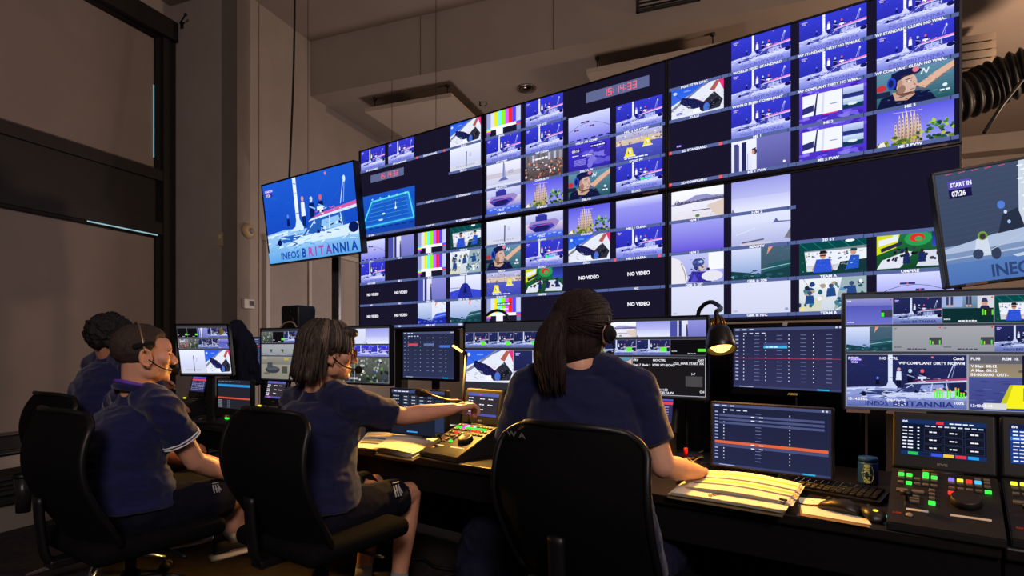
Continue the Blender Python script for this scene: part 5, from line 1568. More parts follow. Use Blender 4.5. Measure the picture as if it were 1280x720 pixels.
def head_prims(bm, M, k=1.0):
    t = bmesh.new()
    def eb(c, r, R=None): ball(t, tuple(x * k for x in c), tuple(x * k for x in (r if isinstance(r, tuple) else (r,) * 3)), 16, R)
    eb((0, -.016, .032), (.075, .094, .083)); eb((0, .028, -.012), (.063, .062, .082)); eb((0, .030, -.066), (.052, .055, .045)); eb((0, .073, -.094), (.021, .019, .017))
    for s in (-1, 1):
        eb((s * .042, .056, -.016), .026); eb((s * .046, .012, -.066), (.016, .036, .03)); eb((s * .010, .098, -.033), .0095); eb((s * .03, .076, .022), (.024, .014, .011))
        # ear: rim, lobe and a thin inner plate
        R = Matrix.Rotation(s * .35, 4, 'Z') @ Matrix.Rotation(.15, 4, 'X')
        ring = [Vector((s * .079, -.012, -.012)) + (R @ Vector((s * .006, .021 * math.cos(a), .031 * math.sin(a)))) for a in [i * 2 * math.pi / 18 for i in range(19)]]
        tube(t, [p * k for p in ring], .0062 * k, 8)
        eb((s * .077, -.010, -.012), (.006, .017, .026), R); eb((s * .078, .000, -.044), (.007, .009, .011))
    caps(t, [Vector((0, .084, .014)) * k, Vector((0, .108, -.026)) * k], [.0085 * k, .0125 * k], 10)
    eb((0, .086, -.059), (.021, .012, .0065)); eb((0, .084, -.069), (.018, .012, .0075)); eb((0, .062, .03), (.05, .03, .04))
    bmesh.ops.transform(t, matrix=M, verts=t.verts[:])
    _merge(bm, t)

def hair_cap(M, k, thick, front, low, side_cut, seed, amp, freq, squash=1.0):
    """shell over the skull: sinks below the skin outside the hairline"""
    t = bmesh.new()
    bmesh.ops.create_uvsphere(t, u_segments=96, v_segments=72, radius=1)
    C = Vector((0, -.016, .032)); Rr = Vector((.075, .094, .083))
    for v in t.verts:
        d = v.co.normalized()
        p = Vector((d.x * Rr.x, d.y * Rr.y, d.z * Rr.z))
        q = p + C
        # distance inside the hairline
        m = min(q.z - (front if q.y > .03 else low + (front - low) * max(0, (q.y + .01) / .04) if q.y > -.01 else low), .05)
        a = max(0, min(1, m / side_cut + .5))
        n = mnoise.fractal(p * freq + Vector((seed, 0, 0)), 1.0, 2.0, 3) * amp
        h = -.012 + a * (thick + .012 + n)
        v.co = (p + d * h + C) * k
    bmesh.ops.transform(t, matrix=M, verts=t.verts[:])
    return t

def torso_secs(hips, chest, fwd, rt, wid, dep, slump, grow=0.0, t0=-.12, t1=1.06):
    """ellipse sections from seat to collar along a curved spine"""
    prof = [(-.14, .150, .105), (0, .178, .128), (.18, .172, .128), (.4, .160, .122), (.62, .172, .124), (.8, .180, .118), (.93, .165, .098), (1.02, .115, .075), (1.08, .075, .062)]
    out = []
    for t, a, b in prof:
        if t < t0 or t > t1: continue
        p = hips.lerp(chest, t) - fwd * slump * math.sin(max(0, min(1, t)) * math.pi)
        out.append((p, rt * (a * wid + grow), fwd * (b * dep + grow)))
    return out

def noise_fold(amp, sx, sy, sz, fine=.35):
    def f(p, n):
        a = mnoise.noise(Vector((p.x * sx, p.y * sy, p.z * sz + .8 * mnoise.noise(p * 6))))
        b = mnoise.noise(Vector((p.x * sx * 2.2, p.y * sy * 2.2, p.z * sz * 2.0 + 7)))
        return amp * (1.0 - 2.6 * abs(a)) * .8 + amp * fine * (1 - 2.4 * abs(b))
    return f

def parent_part(name, me, m, body):
    o = link_mesh(name, me, m, body)
    for p in me.polygons: p.use_smooth = True
    return o

def bmesh_part(name, bm, m, body, smooth=True):
    return obj(name, bm, m, body, smooth)

def person(label, skin, hips, chest, head, face_deg, head_deg, head_pitch, arms, legs, shirt_mat, short_mat, slump=.02, wid=1.0, dep=1.0, hk=1.0, sleeve=.6, short_t=.8, head_roll=0.0, fold=.006, group='people seated at the consoles'):
    fwd = Vector((math.cos(math.radians(face_deg)), math.sin(math.radians(face_deg)), 0)); rt = Vector((fwd.y, -fwd.x, 0))
    M = head_frame(head, head_deg, head_pitch, head_roll)
    bm = B()
    loft(bm, torso_secs(hips, chest, fwd, rt, wid * .96, dep * .96, slump, -.008))
    nb = chest + Vector((0, 0, .045)) - fwd * .012
    caps(bm, [nb, nb.lerp(M @ Vector((0, -.02, -.06)), .5), M @ Vector((0, -.022, -.03))], [.062, .056 * hk, .056 * hk])
    head_prims(bm, M, hk)
    for sgn, (sh, el, wr, hd, pn, th, curl) in arms.items():
        s = Vector(sh)
        caps(bm, [s, s.lerp(el, .5), el], [.052, .046, .039]); caps(bm, [el, el.lerp(wr, .35), wr], [.039, .041, .026])
        hand(bm, wr, hd, pn, th, curl, .98)
    for sgn, (hp, kn, an, toe) in legs.items():
        caps(bm, [hp, hp.lerp(kn, .5), kn], [.082, .072, .054]); caps(bm, [kn, kn.lerp(an, .32), an], [.053, .054, .034])
        caps(bm, [an + Vector((0, 0, -.03)), an + toe.normalized() * .14 + Vector((0, 0, -.055))], [.036, .026])
    body_me = remesh(bm, .0052, 3, 'person_body')
    body = tag(link_mesh('person', body_me, skin), label, 'person', group)
    # shirt
    bm = B()
    loft(bm, torso_secs(hips, chest, fwd, rt, wid * 1.03, dep * 1.05, slump, .008, t0=-.10, t1=1.03))
    for sgn, a in arms.items():
        sh, el = Vector(a[0]), a[1]
        inner = chest + rt * (.07 * sgn) + Vector((0, 0, .03))
        caps(bm, [inner, sh + Vector((0, 0, .006))], [.066, .066])
        e2 = sh.lerp(el, sleeve)
        caps(bm, [sh, sh.lerp(el, sleeve * .5)], [.068, .067])
        cyl(bm, sh.lerp(el, sleeve * .4), e2, .067, .064, 18)
    caps(bm, [chest + Vector((0, 0, .0)), chest + Vector((0, 0, .035))], [.085, .07])
    me = remesh(bm, .0062, 5, 'shirt')
    displace(me, noise_fold(fold, 7, 7, 15))
    parent_part('shirt', me, shirt_mat, body)
    # shorts or jeans
    bm = B()
    loft(bm, torso_secs(hips, chest, fwd, rt, wid * 1.02, dep * 1.03, slump, .0, t0=-.15, t1=.05))
    for sgn, (hp, kn, an, toe) in legs.items():
        if short_t <= 1:
            e2 = hp.lerp(kn, short_t)
            caps(bm, [hp, hp.lerp(kn, short_t * .5)], [.098, .092]); cyl(bm, hp.lerp(kn, short_t * .45), e2, .092, .082, 18)
        else:
            caps(bm, [hp, hp.lerp(kn, .5), kn], [.096, .086, .066]); caps(bm, [kn, kn.lerp(an, .35), an], [.064, .064, .048])
    me = remesh(bm, .0068, 4, 'shorts' if short_t <= 1 else 'jeans')
    displace(me, noise_fold(.006, 9, 9, 12))
    parent_part('shorts' if short_t <= 1 else 'jeans', me, short_mat, body)
    # shoes
    for sgn, (hp, kn, an, toe) in legs.items():
        td = toe.normalized(); up = Vector((0, 0, 1)); up = (up - td * up.dot(td)).normalized(); lt = td.cross(up)
        base_ = an - up * .062
        bm = B()
        loft(bm, [(base_ + td * x + up * (h_ / 2), lt * w_, up * (h_ / 2)) for x, w_, h_ in ((-.075, .028, .075), (-.05, .038, .085), (0, .042, .09), (.06, .045, .07), (.12, .047, .055), (.17, .040, .045), (.195, .02, .03))], 16)
        me = remesh(bm, .006, 2, 'shoe'); sh_o = parent_part('shoe', me, mat('dark_shoe_cloth', (26, 26, 30), .8), body)
        bm = B()
        loft(bm, [(base_ + td * x - up * .008, lt * w_, up * .014) for x, w_ in ((-.085, .026), (-.06, .042), (0, .046), (.07, .049), (.13, .050), (.18, .042), (.205, .02))], 16)
        bmesh_part('sole', bm, mat('pale_sole', (140, 136, 132), .7), sh_o)
        bm = B(); caps(bm, [an - up * .02, an + (kn - an).normalized() * .05], [.04, .04], 12); bmesh_part('sock', bm, mat('grey_sock', (130, 126, 122), .9), body)
    for s in (-1, 1):
        bm = B(); ball(bm, M @ (Vector((s * .031, .0715, .002)) * hk), .0105 * hk, 10); bmesh_part('eye', bm, M_EYE, body)
    return body, M, fwd, rt

def headset(body, M, k, side, boom_tip, arch=True, band_mat=None, cup=True, back=0.0):
    e = bpy.data.objects.new('headset', None); COL.objects.link(e); e.parent = body; e.empty_display_size = .05
    tag(e, 'black headset with boom microphone')
    bm = B(); tube(bm, [M @ (Vector((.088 * math.cos(a), -.012 - back * math.sin(a), .005 + .122 * math.sin(a))) * k) for a in [math.pi * i / 20 for i in range(21)]], .0055 * k, 8, flat=.6); obj('headband', bm, band_mat or M_PLASTIC, e, True)
    for s in ((-1, 1) if cup else ()):
        bm = B(); caps(bm, [M @ (Vector((s * .084, -.01, -.012)) * k), M @ (Vector((s * .094, -.01, -.012)) * k)], [.022 * k, .02 * k], 16); lathe(bm, [(0, .008), (.026, .006), (.03, 0), (.026, -.008), (0, -.01)], n=20, M=M @ Matrix.Translation((s * .092 * k, -.01 * k, -.012 * k)) @ Matrix.Rotation(math.pi / 2, 4, 'Y')); obj('ear_cup', bm, M_FOAM, e, True)
    if not cup:
        for s in (-1, 1):
            bm = B(); caps(bm, [M @ (Vector((s * .082, -.045, .03)) * k), M @ (Vector((s * .08, .01, .042)) * k)], [.011 * k] * 2, 12); obj('temple_pad', bm, M_FOAM, e, True)
    a = M @ (Vector((side * .09, .0, -.02)) * k); b = M @ (Vector(boom_tip) * k)
    m_ = M @ (Vector((side * .085, .05, -.06)) * k)
    bm = B(); tube(bm, bez(a, a.lerp(m_, .7), m_, b, 8), .0028, 6); obj('boom', bm, M_PLASTIC, e, True)
    bm = B(); ball(bm, b, .0165, 12); obj('microphone', bm, M_FOAM, e, True)
    return e

V = Vector
def dirv(deg): return V((math.cos(math.radians(deg)), math.sin(math.radians(deg)), 0))
UP = V((0, 0, 1))

# ---- man in the polo shirt (left, nearer)
hips = V((-1.515, 2.23, .625)); chest = V((-1.515, 2.285, 1.0)); hd = at(181, 443, 2.28)
f_, r_ = dirv(57), V((.839, -.545, 0))
sh = chest + r_ * .185 + V((0, 0, -.01)); sl = chest - r_ * .185 + V((0, 0, -.01))
el, wr = at(244, 577, 2.29), at(297, 597, 2.48)
ell, wrl = sl + V((.05, .16, -.22)), sl + V((.30, .26, -.30))
hpR, hpL = hips + r_ * .09 - UP * .03, hips - r_ * .09 - UP * .03
knR, knL = V((-1.20, 2.53, .585)), V((-1.40, 2.72, .59))
anR, anL = at(288, 672, 2.56), at(200, 664, 2.50)
P2, M2, f2, r2 = person('person with cropped hair in a navy polo shirt with white-edged sleeves', M_SKIN[0], hips, chest, hd, 57, 42, -2,
    {1: (sh, el, wr, (V((.25, .55, -.75))), V((-.2, -.5, -.8)), V((-.6, .5, 0)), .45), -1: (sl, ell, wrl, V((.7, .6, -.1)), V((0, 0, -1)), V((.6, -.6, 0)), .4)},
    {1: (hpR, knR, anR, dirv(50)), -1: (hpL, knL, anL, V((.9, .25, .10)))}, M_NAVY, M_SHORT, slump=.055, wid=1.02, dep=1.12, sleeve=.56, short_t=.78, fold=.010, hk=1.02)
t = hair_cap(M2, 1.02, .0085, .066, -.04, .03, 1, .003, 40); bmesh_part('hair', t, M_HAIRS['brown_crop'], P2)
headset(P2, M2, 1.02, 1, (.028, .108, -.066), cup=False, band_mat=mat('pale_wire_band', (150, 128, 104), .35, .8), back=.02)
# collar, sleeve stripes and lanyard
def ring_tube(c, ax, ay, r, n=28, flat=1.0, a0=0, a1=2 * math.pi):
    bm = B(); tube(bm, [c + ax * math.cos(a0 + (a1 - a0) * i / n) + ay * math.sin(a0 + (a1 - a0) * i / n) for i in range(n + 1)], r, 8, flat=flat); return bm
ncol = chest + V((0, 0, .068))
bmesh_part('collar', ring_tube(ncol, r_ * .083, f_ * .082 + UP * -.02, .017), M_NAVY, P2)
bmesh_part('lanyard', ring_tube(ncol + UP * .012, r_ * .082, f_ * .086 + UP * -.03, .0085), mat('purple_lanyard', (92, 52, 168), .6, var=.5, vscale=30), P2)
for s_, (a_, b_) in ((1, (sh, el)), (-1, (sl, ell))):
    d_ = (b_ - a_).normalized(); x_, y_, _ = frame_of(d_)
    for off in (.55, .505):
        bmesh_part('sleeve_stripe', ring_tube(a_.lerp(b_, off), x_ * .0715, y_ * .0715, .0035), M_WHITE, P2)

# ---- person with glasses, arm outstretched
hips = V((-.785, 2.24, .62)); chest = V((-.775, 2.285, 1.015)); hd = at(412, 440, 2.27)
f_, r_ = dirv(55), V((.823, -.568, 0))
sh = chest + r_ * .172 + V((0.01, 0.01, -.005)); sl = chest - r_ * .172 + V((0, 0, -.01))
el, wr = at(504, 521, 2.34), at(566, 511, 2.45)
ell, wrl = sl + V((.04, .10, -.26)), sl + V((.20, .16, -.38))
hpR, hpL = hips + r_ * .088 - UP * .04, hips - r_ * .088 - UP * .04
knR, knL = V((-.475, 2.60, .565)), V((-.66, 2.74, .57))
anR, anL = V((-.52, 2.56, .16)), V((-.70, 2.62, .16))
P3, M3, f3, r3 = person('person with glasses and short grey-streaked hair, reaching across the desk', M_SKIN[1], hips, chest, hd, 55, 27, -6,
    {1: (sh, el, wr, (wr - el) + V((0.02, .03, .015)), V((.1, .1, -1)), V((-.5, .8, 0)), .85), -1: (sl, ell, wrl, V((.7, .6, -.1)), V((0, 0, -1)), V((.6, -.6, 0)), .4)},
    {1: (hpR, knR, anR, dirv(50)), -1: (hpL, knL, anL, dirv(50))}, M_NAVY2, M_SHORT, slump=.03, wid=1.0, dep=1.2, sleeve=.74, short_t=.82, fold=.008, hk=.99)
t = hair_cap(M3, .99, .020, .066, -.07, .03, 4, .004, 30)
cap3 = t
tt_ = bmesh.new()
for c_, r__ in (((0, -.085, -.045), (.072, .045, .07)), ((0, -.098, -.10), (.062, .04, .035)), ((.055, -.05, -.04), (.032, .045, .065)), ((-.055, -.05, -.04), (.032, .045, .065)), ((.06, -.065, -.10), (.024, .035, .03)), ((-.06, -.065, -.10), (.024, .035, .03)), ((.045, .05, .085), (.04, .05, .025)), ((-.045, .05, .085), (.04, .05, .025)), ((.067, .04, .04), (.017, .03, .042)), ((-.067, .04, .04), (.017, .03, .042))):
    ball(tt_, c_, r__, 16)
bmesh.ops.transform(tt_, matrix=M3, verts=tt_.verts[:]); bmu = B(); _merge(bmu, cap3); _merge(bmu, tt_)
bmh = B(); bmh.from_mesh(remesh(bmu, .005, 10, 'hair')); tt_ = bmesh.new()
rnd = random.Random(8)
for i in range(110):
    a = rnd.uniform(-2.6, 2.6); s0 = rnd.uniform(.0, .5)
    x0, y0 = math.sin(a), -math.cos(a)
    front = y0 > .35
    z_end = -.12 + rnd.uniform(-.02, .015) if not front else rnd.uniform(.0, .05)
    if y0 > .0 and not front: z_end = rnd.uniform(-.005, .03)
    pts = []
    for q in range(6):
        u = q / 5
        ang = .35 + s0 + (1.45 - s0 * .4) * u
        rr = math.sin(min(ang, 1.57))
        z = .032 + .104 * math.cos(ang) if u < .8 else z_end * (u - .8) / .2 + (.032 + .104 * math.cos(.35 + s0 + (1.45 - s0 * .4) * .8)) * (1 - (u - .8) / .2)
        fl = 1.0 + (.10 if (u == 1 and y0 < -.3) else 0)
        pts.append(V((x0 * .096 * rr * fl, -.016 + y0 * .115 * rr * fl, z)))
    tube(tt_, spline(pts, 3), [.0065] * 8 + [.006] * 4 + [.005, .004, .003, .0015], 6)
bmesh.ops.transform(tt_, matrix=M3, verts=tt_.verts[:])
_merge(bmh, tt_)
bmesh_part('hair', bmh, M_HAIRS['grey_streak'], P3)
tt_ = bmesh.new(); rnd = random.Random(18)
for i in range(16):
    a = rnd.uniform(1.1, 2.6); x0, y0 = math.sin(a), -math.cos(a); s0 = rnd.uniform(0, .4); z_end = rnd.uniform(-.02, .05)
    pts = []
    for q in range(6):
        u = q / 5; ang = .3 + s0 + (1.3 - s0 * .4) * u; rr = math.sin(min(ang, 1.57))
        pts.append(V((x0 * .1025 * rr, -.016 + y0 * .121 * rr, .032 + .109 * math.cos(ang) if u < .9 else z_end)))
    tube(tt_, spline(pts, 3), [.0018] * 12 + [.0014, .0012, .001, .0006], 5)
bmesh.ops.transform(tt_, matrix=M3, verts=tt_.verts[:])
bmesh_part('grey_streaks', tt_, mat('hair_grey_streaks', (108, 90, 78), .5, var=.3, vscale=40), P3)
headset(P3, M3, .99, 1, (.03, .118, -.062), back=.0, cup=False)
# glasses
g = bpy.data.objects.new('glasses', None); COL.objects.link(g); g.parent = P3; tag(g, 'dark-rimmed glasses')
for s in (-1, 1):
    bm = B(); tube(bm, [M3 @ V((s * .034 + .026 * math.cos(a), .101 - .012 * abs(math.cos(a)) * (math.cos(a) * s > 0), .002 + .019 * math.sin(a))) for a in [i * math.pi / 12 for i in range(25)]], .0028, 6); obj('rim', bm, mat('dark_red_frame', (60, 22, 20), .3), g, True)
    bm = B(); tube(bm, [M3 @ V((s * .060, .092, .008)), M3 @ V((s * .077, .04, .012)), M3 @ V((s * .082, -.008, .008))], .003, 6); obj('temple_arm', bm, mat('dark_red_frame', (60, 22, 20), .3), g, True)
    bm = B(); lathe(bm, [(0, 0), (.0245, 0), (.0245, .001), (0, .001)], n=20, M=M3 @ Matrix.Translation((s * .034, .099, .002)) @ Matrix.Rotation(math.pi / 2, 4, 'X') @ Matrix.Diagonal((1, .74, 1, 1)))
    lens_m = mat('lens_glass', (200, 205, 210), .05, spec=.6); lens_m.node_tree.nodes['Principled BSDF'].inputs['Transmission Weight'].default_value = .92
    obj('lens', bm, lens_m, g, True)
bm = B(); tube(bm, [M3 @ V((-.009, .102, .008)), M3 @ V((0, .106, .011)), M3 @ V((.009, .102, .008))], .0025, 6); obj('bridge', bm, mat('dark_red_frame', (60, 22, 20), .3), g, True)

# ---- ponytailed person, seen from behind
hips = V((.315, 1.83, .52)); chest = V((.235, 1.90, 1.130)); hd = at(729, 414, 1.93)
f_, r_ = dirv(74), V((math.sin(math.radians(74)), -math.cos(math.radians(74)), 0))
sh = chest + r_ * .185 + V((0, 0, -.03)); sl = chest - r_ * .19 + V((0, 0, -.035))
el = at(829, 583, 1.80); wr = V((.66, 1.99, .80))
ell = sl + V((-.07, .06, -.27)); wrl = V((.20, 2.30, .80))
hpR, hpL = hips + r_ * .092 - UP * .03, hips - r_ * .092 - UP * .03
d52 = dirv(58)
knR, knL = hpR + d52 * .43 - UP * .0, hpL + d52 * .43
anR, anL = knR + V((.02, .02, -.33)), knL + V((.0, .02, -.33))
P4, M4_, f4, r4 = person('person with a long dark ponytail and headset, seen from behind', M_SKIN[2], hips, chest, hd, 74, 52, -6,
    {1: (sh, el, wr, V((.15, .5, -.08)), V((0, 0, -1)), V((-.8, .3, 0)), .35), -1: (sl, ell, wrl, V((.25, .5, -.05)), V((0, 0, -1)), V((.8, -.3, 0)), .35)},
    {1: (hpR, knR, anR, d52), -1: (hpL, knL, anL, d52)}, M_NAVY2, M_JEAN, slump=.03, wid=1.0, dep=1.0, sleeve=.70, short_t=2, fold=.006, hk=1.08)
M4 = M4_ @ Matrix.Diagonal((1.12, 1.08, 1.08, 1))
cap4 = hair_cap(M4, 1.0, .018, .062, -.06, .03, 9, .0015, 20)
tt_ = bmesh.new()
ball(tt_, (0, -.030, -.040), (.073, .080, .092), 24)
ball(tt_, (-.01, -.112, .018), (.035, .026, .034), 14)
bmesh.ops.transform(tt_, matrix=M4, verts=tt_.verts[:]); bmu = B(); _merge(bmu, cap4); _merge(bmu, tt_)
bmh = B(); bmh.from_mesh(remesh(bmu, .005, 14, 'hair')); tt_ = bmesh.new()
rnd = random.Random(12)
core = [V((.0, -.105, .018)), V((-.008, -.135, .012)), V((-.016, -.15, -.025)), V((-.018, -.155, -.085)), V((-.014, -.15, -.14)), V((-.008, -.14, -.185))]
tube(tt_, spline(core, 4), [.022 + .0185 * math.sin(min(1, i / 11) * 1.57) - max(0, (i - 12)) * .0028 for i in range(21)], 14)
for i in range(120):
    a = rnd.uniform(0, 6.28); q = rnd.uniform(.55, 1.05)
    off = [V((math.cos(a) * w_ * q, math.sin(a) * w_ * .8 * q, rnd.uniform(-.006, .006))) for w_ in (.016, .03, .042, .046, .042, .036)]
    pts = [p + o for p, o in zip(core, off)]
    pts[-1].z += rnd.uniform(-.035, .02)
    tube(tt_, spline(pts, 3), [.0045] * 13 + [.0035, .0025, .001], 5)
for i in range(150):     # strands combed back to the tie
    a = rnd.uniform(-2.7, 2.7); e0 = rnd.uniform(-1.0, 1.3)
    st_ = V((math.sin(a) * math.cos(e0), max(-.2, math.cos(a)) * math.cos(e0), math.sin(e0))).normalized()
    end = V((-.01, -.125, .02))
    pts = []
    for q in range(6):
        u = q / 5
        dvec = (st_ * (1 - u) + V((0, -1.0, -.1)) * u).normalized()
        pts.append(V((dvec.x * .0925, dvec.y * .111 - .016, dvec.z * .1005 + .032)))
    tube(tt_, spline(pts, 2), .003, 5)
bmesh.ops.transform(tt_, matrix=M4, verts=tt_.verts[:])
_merge(bmh, tt_)
bmesh_part('hair', bmh, M_HAIRS['dark'], P4)
bmesh_part('hair_tie', ring_tube(M4 @ V((-.012, -.122, .02)), M4.to_3x3() @ V((.027, .01, 0)), M4.to_3x3() @ V((0, 0, .027)), .006), M_FOAM, P4)
headset(P4, M4, 1.06, 1, (.03, .112, -.062))

# ---- person with curly hair, farthest left
hips = V((-2.13, 2.93, .66)); chest = V((-2.13, 3.0, 1.15)); hd = at(140, 425, 2.98)
f_, r_ = dirv(62), V((math.sin(math.radians(62)), -math.cos(math.radians(62)), 0))
sh = chest + r_ * .18 + V((0, 0, -.01)); sl = chest - r_ * .18 + V((0, 0, -.01))
wr = at(190, 496, 3.28); wrl = at(204, 506, 3.52)
el = sh + V((.12, .10, -.24)); ell = sl + V((.18, .2, -.22))
hpR, hpL = hips + r_ * .09 - UP * .03, hips - r_ * .09 - UP * .03
knR, knL = hpR + dirv(60) * .43, hpL + dirv(60) * .43
P1, M1, f1, r1 = person('person with black curly hair at the far left, clasping hands', M_SKIN[3], hips, chest, hd, 62, 72, -8,
    {1: (sh, el, wr, V((.35, .35, .5)), V((.5, -.3, -.2)), V((-.3, .4, .7)), .75), -1: (sl, ell, wrl, V((.75, .3, -.05)), V((0, 0, -1)), V((.4, -.7, 0)), .4)},
    {1: (hpR, knR, knR + V((0, .05, -.42)), dirv(60)), -1: (hpL, knL, knL + V((0, .05, -.42)), dirv(60))}, M_NAVY, M_SHORT, slump=.035, wid=1.05, dep=1.1, sleeve=.62, short_t=.8, fold=.007, hk=1.06)
t = hair_cap(M1, 1.06, .018, .05, -.06, .03, 14, .013, 45); bmesh_part('hair', t, M_HAIRS['curly'], P1)
headset(P1, M1, 1.16, 1, (.03, .112, -.062), cup=False)
# ------------------------------------------------------------------ replay controllers with hinged touch screens
M_BODY = mat('controller_body', (22, 21, 22), .5, var=.1, vscale=60)
M_KEY = mat('grey_key_cap', (96, 88, 80), .5)
LEDS = {'g': glow('green_key_light', (60, 255, 70), 1.6), 'r': glow('red_key_light', (255, 50, 40), 1.6), 'y': glow('yellow_key_light', (235, 235, 60), 1.4), 'b': glow('blue_key_light', (80, 190, 255), 1.3), 'v': glow('violet_key_light', (130, 110, 255), 1.3), 'm': glow('magenta_key_light', (230, 70, 230), 1.3), 'w': glow('white_key_light', (225, 230, 255), 1.0)}
M_LABEL = mat('paper_label', (190, 186, 178), .7)
KEYMESH = None
def flat_text(parent, name, txt, size, m, loc, rot, align='c', bold=.02, sx=1.0):
    v, f = text_shape(txt, bold)
    me = bpy.data.meshes.new(name)
    wd = v[:, 0].max() * sx
    off = wd / 2 if align == 'c' else 0
    me.from_pydata([((q[0] * sx - off) * size, q[1] * size, 0) for q in v], [], f)
    return link_mesh(name, me, m, parent, loc, rot)

def evs_screen(kind):
    c = Canvas(.205, .112, 1e-5)
    c.rect(0, 0, c.w, c.h, (14, 22, 44))
    if kind == 'menu':
        c.rect(0, .098, c.w, c.h, (22, 44, 92)); c.text('EVS', .004, .1015, .006, W_, bold=.04); c.rect(.088, .1, .106, .108, (220, 50, 56)); c.words(.12, .102, .06, .004, 4)
        for k in range(9): c.rect(.06 + k * .016, .091, .071 + k * .016, .0945, (205, 214, 236))
        for r in range(3):
            for q in range(3):
                x, y = .058 + q * .049, .064 - r * .024
                c.rect(x, y, x + .045, y + .021, (52, 62, 92)); c.rect(x + .0008, y + .0008, x + .0442, y + .0202, (18, 20, 34)); c.words(x + .013, y + .009, .02, .004, 2)
        for r in range(7): c.words(.004, .084 - r * .0105, .03, .004, 2); c.ell(.044, .086 - r * .0105, .003, .002, W_, 8)
        c.rect(0, 0, c.w, .013, (24, 46, 96))
        for k, col in enumerate(((40, 190, 70), (20, 30, 60), (60, 84, 220), (232, 190, 50), (225, 50, 60), (40, 150, 225))): c.rect(.018 + k * .029, .002, .043 + k * .029, .011, col)
    elif kind == 'list':
        c.rect(0, 0, c.w, c.h, (30, 66, 150)); c.rect(0, .098, c.w, c.h, (18, 30, 70)); c.text('EVS', .004, .1015, .006, W_, bold=.04)
        for r in range(9):
            c.rect(0, .087 - r * .0105, c.w, .0965 - r * .0105, (52, 108, 205) if r == 2 else (24, 54, 128)); c.words(.006, .0895 - r * .0105, .06, .004, 4)
    elif kind == 'rows':
        c.rect(0, 0, c.w, c.h, (48, 46, 86)); c.rect(0, .1, c.w, c.h, (96, 84, 190)); c.rect(0, .083, c.w, .095, (225, 60, 90))
        for r in range(6): c.words(.006, .07 - r * .011, .19, .004, 6, (150, 156, 205))
    else:
        c.rect(0, 0, c.w, c.h, (52, 46, 52)); c.rect(0, .097, c.w, c.h, (84, 92, 170)); c.poly([(.075, .107), (.095, .107), (.085, .099)], (235, 60, 70)); c.rect(0, 0, c.w, .012, (80, 80, 160)); c.rect(.03, .002, .06, .011, (225, 60, 220))
        for r in range(6): c.words(.008, .084 - r * .0135, .035, .005, 2)
        for (x, y) in ((.085, .082), (.14, .082), (.085, .054), (.14, .054), (.085, .03)): c.words(x, y, .034, .005, 2)
    return c.mesh('controller_screen')

